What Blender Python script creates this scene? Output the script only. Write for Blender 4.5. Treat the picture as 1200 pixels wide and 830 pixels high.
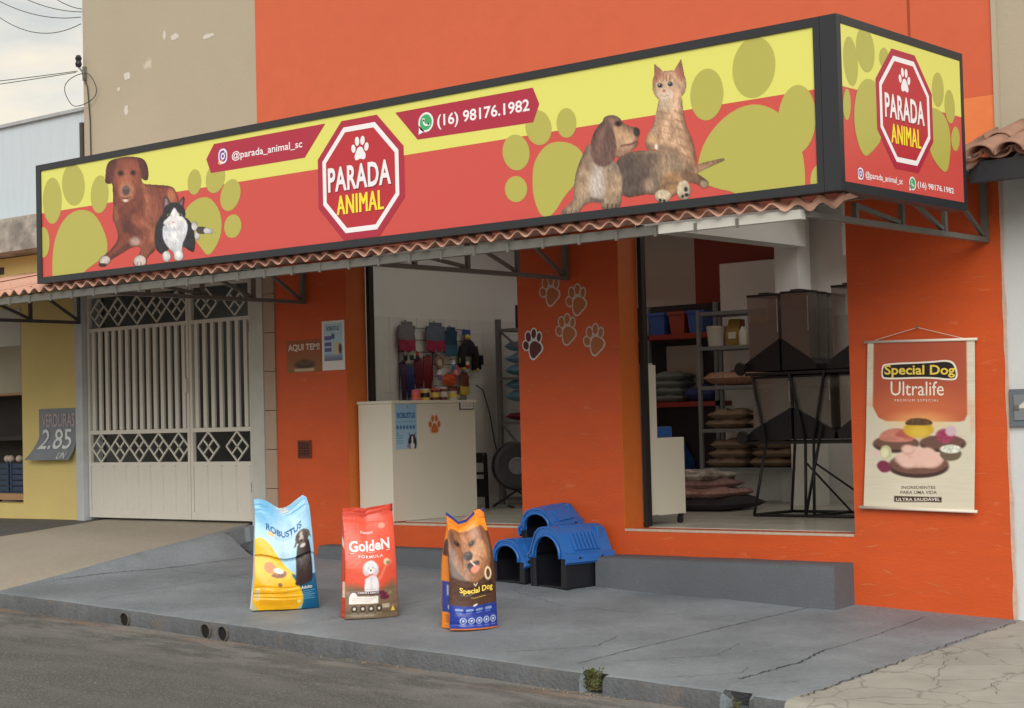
import bpy, bmesh, math, random
import numpy as np
from mathutils import Matrix, Vector, noise as mnoise

for _o in list(bpy.data.objects):
    bpy.data.objects.remove(_o, do_unlink=True)
SC = bpy.context.scene
COL = SC.collection
R = math.radians
random.seed(7)
NRNG = np.random.RandomState(11)

# ------------------------------------------------------------------ camera
cam_d = bpy.data.cameras.new('camera')
cam = bpy.data.objects.new('camera', cam_d)
COL.objects.link(cam)
YAW, PITCH, ROLL = 0.6971, 0.0386, -0.025
_f = Vector((-math.sin(YAW) * math.cos(PITCH), math.cos(YAW) * math.cos(PITCH), math.sin(PITCH)))
_r = Vector((math.cos(YAW), math.sin(YAW), 0))
_u = _r.cross(_f)
_r2 = _r * math.cos(ROLL) + _u * math.sin(ROLL)
_u2 = -_r * math.sin(ROLL) + _u * math.cos(ROLL)
cam.matrix_world = Matrix(((_r2.x, _u2.x, -_f.x, 9.0), (_r2.y, _u2.y, -_f.y, -11.0), (_r2.z, _u2.z, -_f.z, 1.40), (0, 0, 0, 1)))
cam_d.sensor_width = 36
cam_d.lens = 36 * 2054.7 / 1200
cam_d.clip_start = 0.1
cam_d.clip_end = 2000
SC.camera = cam

# ------------------------------------------------------------------ world: late afternoon, thin bright cloud cover
SUN_EL, SUN_AZ = R(29), R(-40)          # azimuth measured from -Y (street side) towards +X when negative
wd = bpy.data.worlds.new('World')
SC.world = wd
wd.use_nodes = True
nt = wd.node_tree
nt.nodes.clear()
n_out = nt.nodes.new('ShaderNodeOutputWorld')
n_bg = nt.nodes.new('ShaderNodeBackground')
n_bg.inputs['Strength'].default_value = 0.12
n_sky = nt.nodes.new('ShaderNodeTexSky')
n_sky.sky_type = 'NISHITA'
n_sky.sun_disc = False
n_sky.sun_elevation = SUN_EL
sun_dir = Vector((math.sin(-SUN_AZ) * math.cos(SUN_EL), -math.cos(SUN_AZ) * math.cos(SUN_EL), math.sin(SUN_EL)))
n_sky.sun_rotation = math.atan2(sun_dir.x, sun_dir.y)
n_tc = nt.nodes.new('ShaderNodeTexCoord')
n_map = nt.nodes.new('ShaderNodeMapping')
n_map.inputs['Scale'].default_value = (1.6, 1.6, 5.0)
n_n = nt.nodes.new('ShaderNodeTexNoise')
n_n.inputs['Scale'].default_value = 4.5
n_n.inputs['Detail'].default_value = 7
n_n.inputs['Roughness'].default_value = 0.55
n_ramp = nt.nodes.new('ShaderNodeValToRGB')
e = n_ramp.color_ramp.elements
e[0].position = 0.36
e[0].color = (0.62, 0.645, 0.66, 1)
e[1].position = 0.62
e[1].color = (0.97, 0.88, 0.74, 1)
_e = e.new(0.48)
_e.color = (0.77, 0.76, 0.73, 1)
n_mul = nt.nodes.new('ShaderNodeMixRGB')
n_mul.blend_type = 'MULTIPLY'
n_mul.inputs['Fac'].default_value = 1
n_mul.inputs[2].default_value = (4.95, 4.7, 4.2, 1)
n_mix = nt.nodes.new('ShaderNodeMixRGB')
n_mix.inputs['Fac'].default_value = 0.90
L = nt.links.new
L(n_tc.outputs['Generated'], n_map.inputs['Vector'])
L(n_map.outputs['Vector'], n_n.inputs['Vector'])
L(n_n.outputs['Fac'], n_ramp.inputs['Fac'])
L(n_ramp.outputs['Color'], n_mul.inputs[1])
L(n_sky.outputs['Color'], n_mix.inputs[1])
L(n_mul.outputs['Color'], n_mix.inputs[2])
L(n_mix.outputs['Color'], n_bg.inputs['Color'])
L(n_bg.outputs['Background'], n_out.inputs['Surface'])

# ------------------------------------------------------------------ sun behind thin cloud
sl = bpy.data.lights.new('sun', 'SUN')
sl.energy = 1.5
sl.angle = R(40)
sl.color = (1.0, 0.965, 0.91)
so = bpy.data.objects.new('sun', sl)
COL.objects.link(so)
so.location = (6, -14, 14)
so.rotation_euler = sun_dir.to_track_quat('Z', 'Y').to_euler()

SC.view_settings.view_transform = 'Standard'
SC.view_settings.look = 'None'
SC.view_settings.exposure = 0.84
SC.view_settings.gamma = 1
SC.view_settings.use_curve_mapping = False
SC.cycles.max_bounces = 8
SC.cycles.diffuse_bounces = 5
SC.cycles.transparent_max_bounces = 12
SC.cycles.use_denoising = True

# ------------------------------------------------------------------ materials
def lin(c):
    c = np.asarray(c, float) / 255.0
    return np.where(c <= 0.04045, c / 12.92, ((c + 0.055) / 1.055) ** 2.4)

MATS = {}
def mat(name, col, rough=0.6, var=0.0, vscale=4.0, bump=0.0, bscale=40.0, spec=0.5, metal=0.0, stretch=(1, 1, 1),
        col2=None, blotch=0.0, blscale=1.2, spots=None, bdist=0.01):
    """node material: base colour + fine variation + broad blotches + bump, in object space"""
    if name in MATS:
        return MATS[name]
    m = bpy.data.materials.new(name)
    m.use_nodes = True
    t = m.node_tree
    b = t.nodes['Principled BSDF']
    b.inputs['Roughness'].default_value = rough
    b.inputs['Metallic'].default_value = metal
    b.inputs['Specular IOR Level'].default_value = spec
    k = t.links.new
    tc = t.nodes.new('ShaderNodeTexCoord')
    mp = t.nodes.new('ShaderNodeMapping')
    mp.inputs['Scale'].default_value = stretch
    k(tc.outputs['Object'], mp.inputs['Vector'])
    c = tuple(col) + (1,)
    cur = None
    rgb = t.nodes.new('ShaderNodeRGB')
    rgb.outputs[0].default_value = c
    cur = rgb.outputs[0]
    def layer(fac_socket, colour, amount, blend='MIX'):
        nonlocal cur
        mx = t.nodes.new('ShaderNodeMixRGB')
        mx.blend_type = blend
        ml = t.nodes.new('ShaderNodeMath')
        ml.operation = 'MULTIPLY'
        ml.inputs[1].default_value = amount
        k(fac_socket, ml.inputs[0])
        k(ml.outputs[0], mx.inputs['Fac'])
        k(cur, mx.inputs[1])
        mx.inputs[2].default_value = tuple(colour) + (1,)
        cur = mx.outputs[0]
    def nz(scale, detail=5, lo=0.35, hi=0.65, rgh=0.6):
        n = t.nodes.new('ShaderNodeTexNoise')
        n.inputs['Scale'].default_value = scale
        n.inputs['Detail'].default_value = detail
        n.inputs['Roughness'].default_value = rgh
        k(mp.outputs['Vector'], n.inputs['Vector'])
        r = t.nodes.new('ShaderNodeMapRange')
        r.inputs[1].default_value = lo
        r.inputs[2].default_value = hi
        k(n.outputs['Fac'], r.inputs[0])
        return n, r.outputs[0]
    if var:
        _, f = nz(vscale)
        dark = col2 if col2 else tuple(x * (1 - 0.55) for x in col)
        layer(f, dark, var)
    if blotch:
        _, f = nz(blscale, 6, 0.42, 0.72)
        layer(f, tuple(min(1, x * 1.5 + 0.04) for x in col), blotch)
        _, f = nz(blscale * 0.6 + 0.13, 6, 0.48, 0.75)
        layer(f, tuple(x * 0.5 for x in col), blotch)
    if spots:
        _, f = nz(spots[1], 4, spots[3] if len(spots) > 3 else 0.62, (spots[3] if len(spots) > 3 else 0.62) + 0.06, 0.7)
        layer(f, spots[0], spots[2])
    k(cur, b.inputs['Base Color'])
    if bump:
        n, _ = nz(bscale, 4)
        bp = t.nodes.new('ShaderNodeBump')
        bp.inputs['Strength'].default_value = bump
        bp.inputs['Distance'].default_value = bdist
        k(n.outputs['Fac'], bp.inputs['Height'])
        k(bp.outputs['Normal'], b.inputs['Normal'])
    MATS[name] = m
    return m

def mat_s(name, srgb, **kw):
    return mat(name, tuple(float(v) for v in lin(srgb)), **kw)

def vmat(name, rough=0.4, spec=0.5, bump=0.0, bscale=60, bdist=0.004):
    """printed material: colour comes from the mesh's colour attribute"""
    if name in MATS:
        return MATS[name]
    m = bpy.data.materials.new(name)
    m.use_nodes = True
    t = m.node_tree
    b = t.nodes['Principled BSDF']
    b.inputs['Roughness'].default_value = rough
    b.inputs['Specular IOR Level'].default_value = spec
    a = t.nodes.new('ShaderNodeAttribute')
    a.attribute_name = 'Col'
    t.links.new(a.outputs['Color'], b.inputs['Base Color'])
    if bump:
        n = t.nodes.new('ShaderNodeTexNoise')
        n.inputs['Scale'].default_value = bscale
        tc = t.nodes.new('ShaderNodeTexCoord')
        t.links.new(tc.outputs['Object'], n.inputs['Vector'])
        bp = t.nodes.new('ShaderNodeBump')
        bp.inputs['Strength'].default_value = bump
        bp.inputs['Distance'].default_value = bdist
        t.links.new(n.outputs['Fac'], bp.inputs['Height'])
        t.links.new(bp.outputs['Normal'], b.inputs['Normal'])
    MATS[name] = m
    return m

ORANGE = mat('orange_stucco', (0.60, 0.084, 0.011), rough=0.5, var=0.30, vscale=4, bump=0.22, bscale=30, stretch=(0.7, 1, 2.4),
             col2=(0.42, 0.065, 0.018), blotch=0.10, blscale=0.9, spots=((0.66, 0.20, 0.08), 6.0, 0.4), bdist=0.012)
ORANGE_UP = mat('orange_upper_stucco', (0.58, 0.114, 0.046), rough=0.42, var=0.10, vscale=5, bump=0.15, bscale=20, blotch=0.05, blscale=0.5)
ORANGE_FRESH = mat('orange_fresh_stucco', (0.72, 0.21, 0.065), rough=0.5, var=0.25, vscale=8, bump=0.2, bscale=26, col2=(0.62, 0.14, 0.04))
ORANGE_JAMB = mat('orange_jamb_paint', (0.62, 0.15, 0.025), rough=0.5, var=0.12, vscale=7, bump=0.25, bscale=40)
BEIGE = mat('beige_render', (0.40, 0.358, 0.272), rough=0.8, var=0.12, vscale=2.0, bump=0.2, bscale=30, blotch=0.08, blscale=0.7,
            spots=((0.66, 0.62, 0.55), 1.7, 0.55, 0.665), col2=(0.33, 0.28, 0.2))
YELLOW_W = mat('yellow_render', (0.62, 0.50, 0.19), rough=0.75, var=0.18, vscale=4, bump=0.4, bscale=50, col2=(0.5, 0.41, 0.17), blotch=0.08)
BLUE_W = mat('pale_blue_render', (0.52, 0.60, 0.67), rough=0.7, var=0.10, vscale=3, bump=0.15, bscale=30, stretch=(4, 1, 0.5))
WHITE_W = mat('white_render', (0.60, 0.63, 0.64), rough=0.7, var=0.10, vscale=3, bump=0.15, bscale=30, blotch=0.04)
OLDCONC = mat('weathered_concrete', (0.42, 0.40, 0.36), rough=0.9, var=0.75, vscale=4.5, bump=0.6, bscale=30, col2=(0.06, 0.06, 0.055), blotch=0.25, blscale=3)
INWALL = mat('interior_white_paint', (0.82, 0.85, 0.83), rough=0.6, var=0.05, vscale=3, bump=0.08, bscale=30)
INRED = mat('interior_red_paint', (0.27, 0.035, 0.018), rough=0.6, var=0.12, vscale=4)
INGREY = mat('interior_grey_paint', (0.50, 0.47, 0.42), rough=0.7, var=0.06)
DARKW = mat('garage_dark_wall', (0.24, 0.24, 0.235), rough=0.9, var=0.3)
TILE_W = mat('white_glazed_tile', (0.80, 0.83, 0.80), rough=0.25, var=0.05, vscale=2)
FLOOR_T = mat('floor_tile', (0.54, 0.53, 0.47), rough=0.28, var=0.2, vscale=3, blotch=0.06)
SIDEW = mat('painted_sidewalk', (0.222, 0.258, 0.292), rough=0.6, var=0.42, vscale=24, bump=0.8, bscale=60, col2=(0.14, 0.162, 0.185), blotch=0.48, blscale=1.3,
            spots=((0.34, 0.335, 0.32), 34.0, 0.45, 0.63), bdist=0.014)
STEPM = mat('painted_step', (0.096, 0.110, 0.128), rough=0.7, var=0.3, vscale=9, bump=0.5, bscale=50, col2=(0.075, 0.08, 0.09), blotch=0.1)
RAMP = mat('driveway_concrete', (0.38, 0.345, 0.285), rough=0.85, var=0.4, vscale=22, bump=0.4, bscale=60, blotch=0.14, blscale=0.9, col2=(0.28, 0.25, 0.2))
DARKPAVE = mat('dark_pavement', (0.10, 0.10, 0.10), rough=0.85, var=0.3, bump=0.4, bscale=60)
STEEL = mat('grey_steel', (0.145, 0.143, 0.13), rough=0.5, var=0.3, vscale=12, col2=(0.09, 0.085, 0.075), spots=((0.13, 0.06, 0.03), 14, 0.5, 0.66))
STEEL_W = mat('pale_steel', (0.58, 0.58, 0.54), rough=0.45, var=0.15, vscale=10)
GATE = mat('gate_cream_paint', (0.62, 0.61, 0.56), rough=0.45, var=0.16, vscale=7, col2=(0.42, 0.40, 0.34), spots=((0.16, 0.09, 0.05), 16, 0.5, 0.69))
GATE_COL = mat('gate_column_paint', (0.50, 0.51, 0.48), rough=0.6, var=0.2, vscale=5, bump=0.2, bscale=30, blotch=0.1)
PINKTILE = mat('pink_column_tile', (0.42, 0.31, 0.23), rough=0.5, var=0.15, vscale=6)
ROOFPINK = mat('painted_fibre_cement', (0.60, 0.345, 0.26), rough=0.75, var=0.3, vscale=6, bump=0.3, bscale=60, col2=(0.46, 0.25, 0.18), blotch=0.14, blscale=2)
FRAME = mat('anthracite_frame', (0.014, 0.017, 0.024), rough=0.38, var=0.1, vscale=3, spec=0.6)
CLAY = mat('clay_tile', (0.36, 0.20, 0.14), rough=0.85, var=0.5, vscale=9, bump=0.4, bscale=60, col2=(0.16, 0.10, 0.08), blotch=0.2, blscale=4)
BLACK = mat('black_plastic', (0.012, 0.013, 0.017), rough=0.45, var=0.1)
BLACKM = mat('black_paint_steel', (0.014, 0.014, 0.016), rough=0.5)
CRACK = mat('crack_dirt', (0.055, 0.058, 0.06), rough=1.0)
WIREM = mat('black_wire', (0.03, 0.03, 0.03), rough=0.6)
CREAM = mat('cream_laminate', (0.70, 0.67, 0.57), rough=0.4, var=0.04, vscale=2)
WOOD = mat('rough_wood', (0.42, 0.25, 0.14), rough=0.8, var=0.4, vscale=6, stretch=(0.3, 4, 4), bump=0.3, bscale=30)

# ------------------------------------------------------------------ mesh helpers
def wloc(o):
    v = Vector((0, 0, 0))
    while o is not None:
        v += o.location
        o = o.parent
    return v

def link(name, me, material=None, parent=None, smooth=False):
    if material is not None:
        me.materials.clear()
        me.materials.append(material)
    if smooth:
        me.polygons.foreach_set('use_smooth', [True] * len(me.polygons))
    o = bpy.data.objects.new(name, me)
    COL.objects.link(o)
    if parent is not None:
        o.parent = parent
    return o

class MB:
    """collects shapes; build() makes ONE mesh object. World coordinates unless local=True"""
    def __init__(s):
        s.v = []
        s.f = []
    def add(s, vs, fs):
        n = len(s.v)
        s.v.extend([tuple(v) for v in vs])
        s.f.extend([tuple(i + n for i in f) for f in fs])
        return s
    def box(s, x0, x1, y0, y1, z0, z1, bev=0.0):
        if bev <= 0:
            vs = [(x, y, z) for z in (z0, z1) for y in (y0, y1) for x in (x0, x1)]
            fs = [(0, 2, 3, 1), (4, 5, 7, 6), (0, 1, 5, 4), (2, 6, 7, 3), (0, 4, 6, 2), (1, 3, 7, 5)]
            return s.add(vs, fs)
        bm = bmesh.new()
        bmesh.ops.create_cube(bm, size=1)
        for v in bm.verts:
            v.co = Vector(((x0 + x1) / 2 + v.co.x * (x1 - x0), (y0 + y1) / 2 + v.co.y * (y1 - y0), (z0 + z1) / 2 + v.co.z * (z1 - z0)))
        bmesh.ops.bevel(bm, geom=list(bm.edges), offset=bev, segments=2, affect='EDGES', profile=0.5)
        return s.bm(bm)
    def bm(s, bm, M=None):
        bm.verts.ensure_lookup_table()
        bm.verts.index_update()
        vs = [(M @ v.co if M else v.co) for v in bm.verts]
        fs = [tuple(v.index for v in f.verts) for f in bm.faces]
        bm.free()
        return s.add(vs, fs)
    def bar(s, p, q, w, h=None, up=(0, 0, 1)):
        """square bar from p to q"""
        h = h or w
        p, q = Vector(p), Vector(q)
        d = (q - p).normalized()
        u = Vector(up)
        if abs(d.dot(u)) > 0.98:
            u = Vector((0, 1, 0))
        a = d.cross(u).normalized() * w / 2
        b = a.cross(d).normalized() * h / 2
        vs = [p - a - b, p + a - b, p + a + b, p - a + b, q - a - b, q + a - b, q + a + b, q - a + b]
        fs = [(0, 1, 2, 3), (4, 7, 6, 5), (0, 4, 5, 1), (1, 5, 6, 2), (2, 6, 7, 3), (3, 7, 4, 0)]
        return s.add(vs, fs)
    def tube(s, pts, r, seg=8, cap=True):
        pts = [Vector(p) for p in pts]
        rs = r if isinstance(r, (list, tuple)) else [r] * len(pts)
        rings = []
        prev = None
        for i, p in enumerate(pts):
            d = (pts[min(i + 1, len(pts) - 1)] - pts[max(i - 1, 0)]).normalized()
            if prev is None:
                ref = Vector((0, 0, 1)) if abs(d.z) < 0.9 else Vector((1, 0, 0))
                a = d.cross(ref).normalized()
            else:
                a = (prev - d * prev.dot(d)).normalized()
            prev = a
            b = d.cross(a)
            rings.append([p + (a * math.cos(2 * math.pi * j / seg) + b * math.sin(2 * math.pi * j / seg)) * rs[i] for j in range(seg)])
        vs = [v for r_ in rings for v in r_]
        fs = []
        for i in range(len(pts) - 1):
            for j in range(seg):
                fs.append((i * seg + j, i * seg + (j + 1) % seg, (i + 1) * seg + (j + 1) % seg, (i + 1) * seg + j))
        if cap:
            fs.append(tuple(range(seg - 1, -1, -1)))
            fs.append(tuple((len(pts) - 1) * seg + j for j in range(seg)))
        return s.add(vs, fs)
    def lathe(s, prof, seg=20, M=None):
        """prof: (r, z) list about the local z axis"""
        vs = []
        for r, z in prof:
            for j in range(seg):
                v = Vector((r * math.cos(2 * math.pi * j / seg), r * math.sin(2 * math.pi * j / seg), z))
                vs.append(M @ v if M else v)
        fs = []
        for i in range(len(prof) - 1):
            for j in range(seg):
                fs.append((i * seg + j, i * seg + (j + 1) % seg, (i + 1) * seg + (j + 1) % seg, (i + 1) * seg + j))
        fs.append(tuple(range(seg - 1, -1, -1)))
        fs.append(tuple((len(prof) - 1) * seg + j for j in range(seg)))
        return s.add(vs, fs)
    def prism(s, poly, fn, d0, d1):
        """extrude 2D polygon; fn(a, b, d) -> 3D"""
        n = len(poly)
        vs = [fn(a, b, d0) for a, b in poly] + [fn(a, b, d1) for a, b in poly]
        fs = [tuple(range(n)), tuple(range(2 * n - 1, n - 1, -1))]
        for i in range(n):
            j = (i + 1) % n
            fs.append((i, i + n, j + n, j))
        return s.add(vs, fs)
    def build(s, name, material=None, parent=None, smooth=False, local=False):
        me = bpy.data.meshes.new(name)
        off = Vector((0, 0, 0)) if (local or parent is None) else wloc(parent)
        me.from_pydata([Vector(v) - off for v in s.v], [], s.f)
        bm = bmesh.new()
        bm.from_mesh(me)
        bmesh.ops.recalc_face_normals(bm, faces=bm.faces)
        bm.to_mesh(me)
        bm.free()
        me.update()
        return link(name, me, material, parent, smooth)

def auto_smooth(o, ang=40):
    me = o.data
    bm = bmesh.new()
    bm.from_mesh(me)
    for f in bm.faces:
        f.smooth = True
    for ed in bm.edges:
        if len(ed.link_faces) == 2 and ed.calc_face_angle(0) > R(ang):
            ed.smooth = False
    bm.to_mesh(me)
    bm.free()
    return o

def box(name, x0, x1, y0, y1, z0, z1, material, parent=None, bev=0.0, local=False):
    return MB().box(x0, x1, y0, y1, z0, z1, bev).build(name, material, parent, local=local)

def tag(o, label=None, cat=None, group=None, kind=None):
    if label:
        o['label'] = label
    if cat:
        o['category'] = cat
    if group:
        o['group'] = group
    if kind:
        o['kind'] = kind
    return o

def thing(name, label, cat, loc=(0, 0, 0), rz=0.0, group=None):
    o = bpy.data.objects.new(name, None)
    o.empty_display_size = 0.1
    COL.objects.link(o)
    o.location = loc
    o.rotation_euler = (0, 0, rz)
    return tag(o, label, cat, group)

def share(o, parent, loc):
    """copy of a piece that shares its mesh"""
    c = o.copy()
    COL.objects.link(c)
    c.parent = parent
    c.location = loc
    return c

def dist_poly(X, Y, pts):
    """signed distance (inside negative) of grid points to a polygon"""
    P = np.asarray(pts, float)
    n = len(P)
    d2 = np.full(X.shape, 1e18)
    ins = np.zeros(X.shape, bool)
    for i in range(n):
        ax, ay = P[i]
        bx, by = P[(i + 1) % n]
        ex, ey = bx - ax, by - ay
        wx, wy = X - ax, Y - ay
        t = np.clip((wx * ex + wy * ey) / (ex * ex + ey * ey + 1e-12), 0, 1)
        d2 = np.minimum(d2, (wx - ex * t) ** 2 + (wy - ey * t) ** 2)
        c = ((ay <= Y) & (by > Y)) | ((by <= Y) & (ay > Y))
        with np.errstate(divide='ignore', invalid='ignore'):
            xi = ax + (Y - ay) * ex / (ey if abs(ey) > 1e-12 else 1e-12)
        ins ^= c & (X < xi)
    d = np.sqrt(d2)
    return np.where(ins, -d, d)

def chaikin(pts, it=2):
    P = [tuple(p) for p in pts]
    for _ in range(it):
        Q = []
        for i in range(len(P)):
            a, b = P[i], P[(i + 1) % len(P)]
            Q.append((a[0] * .75 + b[0] * .25, a[1] * .75 + b[1] * .25))
            Q.append((a[0] * .25 + b[0] * .75, a[1] * .25 + b[1] * .75))
        P = Q
    return P

def vnoise(X, Y, seed=0):
    """smooth value noise in [0,1]"""
    xi = np.floor(X).astype(int)
    yi = np.floor(Y).astype(int)
    fx, fy = X - xi, Y - yi
    fx = fx * fx * (3 - 2 * fx)
    fy = fy * fy * (3 - 2 * fy)
    def h(a, b):
        v = np.sin(a * 127.1 + b * 311.7 + seed * 74.7) * 43758.5453
        return v - np.floor(v)
    return (h(xi, yi) * (1 - fx) + h(xi + 1, yi) * fx) * (1 - fy) + (h(xi, yi + 1) * (1 - fx) + h(xi + 1, yi + 1) * fx) * fy

class Canvas:
    """paints colours onto mesh vertices (prints); coordinates are the print's own drawing units"""
    def __init__(s, X, Y, bg=(128, 128, 128)):
        s.X, s.Y = X, Y
        s.c = np.tile(np.asarray(bg, float), X.shape + (1,))
        s.a = np.zeros(X.shape)
    def put(s, d, col, soft, op=1.0, base=False, grain=0.0, gs=(8, 8), seed=1):
        m = np.clip(0.5 - d / max(soft, 1e-6), 0, 1) * op
        c = np.asarray(col, float) * np.ones(s.X.shape + (1,))
        if grain:
            g = vnoise(s.X / gs[0], s.Y / gs[1], seed) * .6 + vnoise(s.X / gs[0] * 2.3, s.Y / gs[1] * 2.3, seed + 3) * .4
            c = c * (1 + grain * (g - .5) * 2)[..., None]
        s.c = s.c * (1 - m[..., None]) + c * m[..., None]
        if base:
            s.a = np.maximum(s.a, m)
        return s
    def poly(s, pts, col, soft=3, smooth=0, **k):
        if smooth:
            pts = chaikin(pts, smooth)
        return s.put(dist_poly(s.X, s.Y, pts), col, soft, **k)
    def ell(s, cx, cy, rx, ry, col, soft=3, rot=0.0, **k):
        c, n = math.cos(R(rot)), math.sin(R(rot))
        dx, dy = s.X - cx, s.Y - cy
        x, y = dx * c + dy * n, -dx * n + dy * c
        q = np.sqrt((x / rx) ** 2 + (y / ry) ** 2)
        return s.put((q - 1) * min(rx, ry), col, soft, **k)
    def limb(s, pts, col, soft=3, **k):
        d = np.full(s.X.shape, 1e9)
        for (ax, ay, ar), (bx, by, br) in zip(pts[:-1], pts[1:]):
            ex, ey = bx - ax, by - ay
            t = np.clip(((s.X - ax) * ex + (s.Y - ay) * ey) / (ex * ex + ey * ey + 1e-9), 0, 1)
            d = np.minimum(d, np.hypot(s.X - ax - ex * t, s.Y - ay - ey * t) - (ar + (br - ar) * t))
        return s.put(d, col, soft, **k)
    def finish(s, rim=0.3, fur=0.12, L_=(26, 5), ang=70, seed=5):
        """strand grain and darker turning edges, as a photograph of fur has"""
        a = s.a.copy()
        for _ in range(3):
            k = 5
            p = np.pad(a, k, mode='constant')
            cs = np.cumsum(np.cumsum(np.pad(p, ((1, 0), (1, 0))), 0), 1)
            w = 2 * k + 1
            a = (cs[w:, w:] - cs[:-w, w:] - cs[w:, :-w] + cs[:-w, :-w]) / (w * w)
        e_ = np.clip((a - 0.45) / 0.5, 0, 1)
        c, n = math.cos(R(ang)), math.sin(R(ang))
        wx = 14 * (vnoise(s.X / 90, s.Y / 90, seed) - .5)
        u, v = (s.X + wx) * c + s.Y * n, -(s.X + wx) * n + s.Y * c
        g = vnoise(u / L_[0], v / L_[1], seed + 1) * .5 + vnoise(u / L_[0] * 2, v / L_[1] * 1.7, seed + 2) * .5
        g = g * .6 + .4 * vnoise(s.X / 46, s.Y / 46, seed + 7)
        s.c = s.c * (1 - rim + rim * e_)[..., None] * (1 + fur * (g - .5) * 2)[..., None]
        return s
    def rgba(s):
        return np.concatenate([lin(np.clip(s.c, 0, 255)), np.ones(s.X.shape + (1,))], -1)

def set_cols(me, rgba):
    ca = me.color_attributes.new('Col', 'FLOAT_COLOR', 'POINT')
    ca.data.foreach_set('color', np.asarray(rgba, np.float32).ravel())

def hom(M, a, b):
    w = M[6] * a + M[7] * b + M[8]
    return (M[0] * a + M[1] * b + M[2]) / w, (M[3] * a + M[4] * b + M[5]) / w

def print_mesh(name, cv, pos, material, parent, masked=True):
    """cv: painted Canvas on a grid; pos: array (ny, nx, 3) of world points"""
    ny, nx = cv.X.shape
    idx = np.arange(ny * nx).reshape(ny, nx)
    if masked:
        a = cv.a
        am = (a[:-1, :-1] + a[1:, :-1] + a[:-1, 1:] + a[1:, 1:]) / 4
        keep = am > 0.5
    else:
        keep = np.ones((ny - 1, nx - 1), bool)
    q = np.stack([idx[:-1, :-1], idx[:-1, 1:], idx[1:, 1:], idx[1:, :-1]], -1)[keep]
    used = np.unique(q)
    remap = np.full(ny * nx, -1)
    remap[used] = np.arange(len(used))
    q = remap[q]
    P = pos.reshape(-1, 3)[used] - np.array(wloc(parent) if parent else (0, 0, 0))
    me = bpy.data.meshes.new(name)
    me.vertices.add(len(P))
    me.vertices.foreach_set('co', P.astype(np.float32).ravel())
    me.loops.add(q.size)
    me.loops.foreach_set('vertex_index', q.astype(np.int32).ravel())
    me.polygons.add(len(q))
    me.polygons.foreach_set('loop_start', np.arange(0, q.size, 4, dtype=np.int32))
    me.update(calc_edges=True)
    me.validate()
    set_cols(me, cv.rgba().reshape(-1, 4)[used])
    return link(name, me, material, parent, smooth=True)

_TXT = {}
def text_tris(s, bold=0.0, spacing=1.0, shear=0.0):
    """flat lettering as 2D triangles, normalised to its own bounding box"""
    key = (s, bold, spacing, shear)
    if key in _TXT:
        return _TXT[key]
    cu = bpy.data.curves.new('t', 'FONT')
    cu.body = s
    cu.size = 1
    cu.offset = bold
    cu.space_character = spacing
    cu.shear = shear
    cu.resolution_u = 3
    cu.fill_mode = 'FRONT'
    o = bpy.data.objects.new('t', cu)
    COL.objects.link(o)
    dg = bpy.context.evaluated_depsgraph_get()
    dg.update()
    me = bpy.data.meshes.new_from_object(o.evaluated_get(dg))
    vs = np.array([v.co[:2] for v in me.vertices])
    fs = [tuple(p.vertices) for p in me.polygons]
    bpy.data.objects.remove(o)
    bpy.data.curves.remove(cu)
    bpy.data.meshes.remove(me)
    lo, hi = vs.min(0), vs.max(0)
    _TXT[key] = ((vs - lo) / (hi - lo), fs, (hi - lo))
    return _TXT[key]

def lettering(s, fn, material, parent, box_, bold=0.0, spacing=1.0, shear=0.0, name='lettering'):
    """box_ = (a0, b0, a1, b1) in the carrier's 2D coordinates; fn maps (a, b) to 3D"""
    vs, fs, _ = text_tris(s, bold, spacing, shear)
    a0, b0, a1, b1 = box_
    mb = MB()
    mb.add([fn(a0 + v[0] * (a1 - a0), b0 + v[1] * (b1 - b0)) for v in vs], fs)
    return mb.build(name, material, parent)

def flat(name, polys, fn, material, parent):
    """flat printed shape(s)"""
    mb = MB()
    for p in polys:
        mb.add([fn(a, b) for a, b in p], [tuple(range(len(p)))])
    return mb.build(name, material, parent)

def ellpts(cx, cy, rx, ry, rot=0, n=40, a0=0, a1=360):
    o = []
    full = abs(a1 - a0) >= 360
    for i in range(n if full else n + 1):
        t = R(a0 + (a1 - a0) * i / n)
        x, y = rx * math.cos(t), ry * math.sin(t)
        c, s = math.cos(R(rot)), math.sin(R(rot))
        o.append((cx + x * c - y * s, cy + x * s + y * c))
    return o

def clip_poly(pts, a0, a1, b0, b1):
    def cut(P, inside, inter):
        O = []
        for i in range(len(P)):
            p, q = P[i - 1], P[i]
            if inside(q):
                if not inside(p):
                    O.append(inter(p, q))
                O.append(q)
            elif inside(p):
                O.append(inter(p, q))
        return O
    def ix(k, v):
        def f(p, q):
            t = (v - p[k]) / (q[k] - p[k])
            return (p[0] + (q[0] - p[0]) * t, p[1] + (q[1] - p[1]) * t)
        return f
    P = list(pts)
    for k, v, sgn in ((0, a0, 1), (0, a1, -1), (1, b0, 1), (1, b1, -1)):
        if not P:
            return P
        P = cut(P, (lambda p, k=k, v=v, sgn=sgn: (p[k] - v) * sgn >= 0), ix(k, v))
    return P

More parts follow.
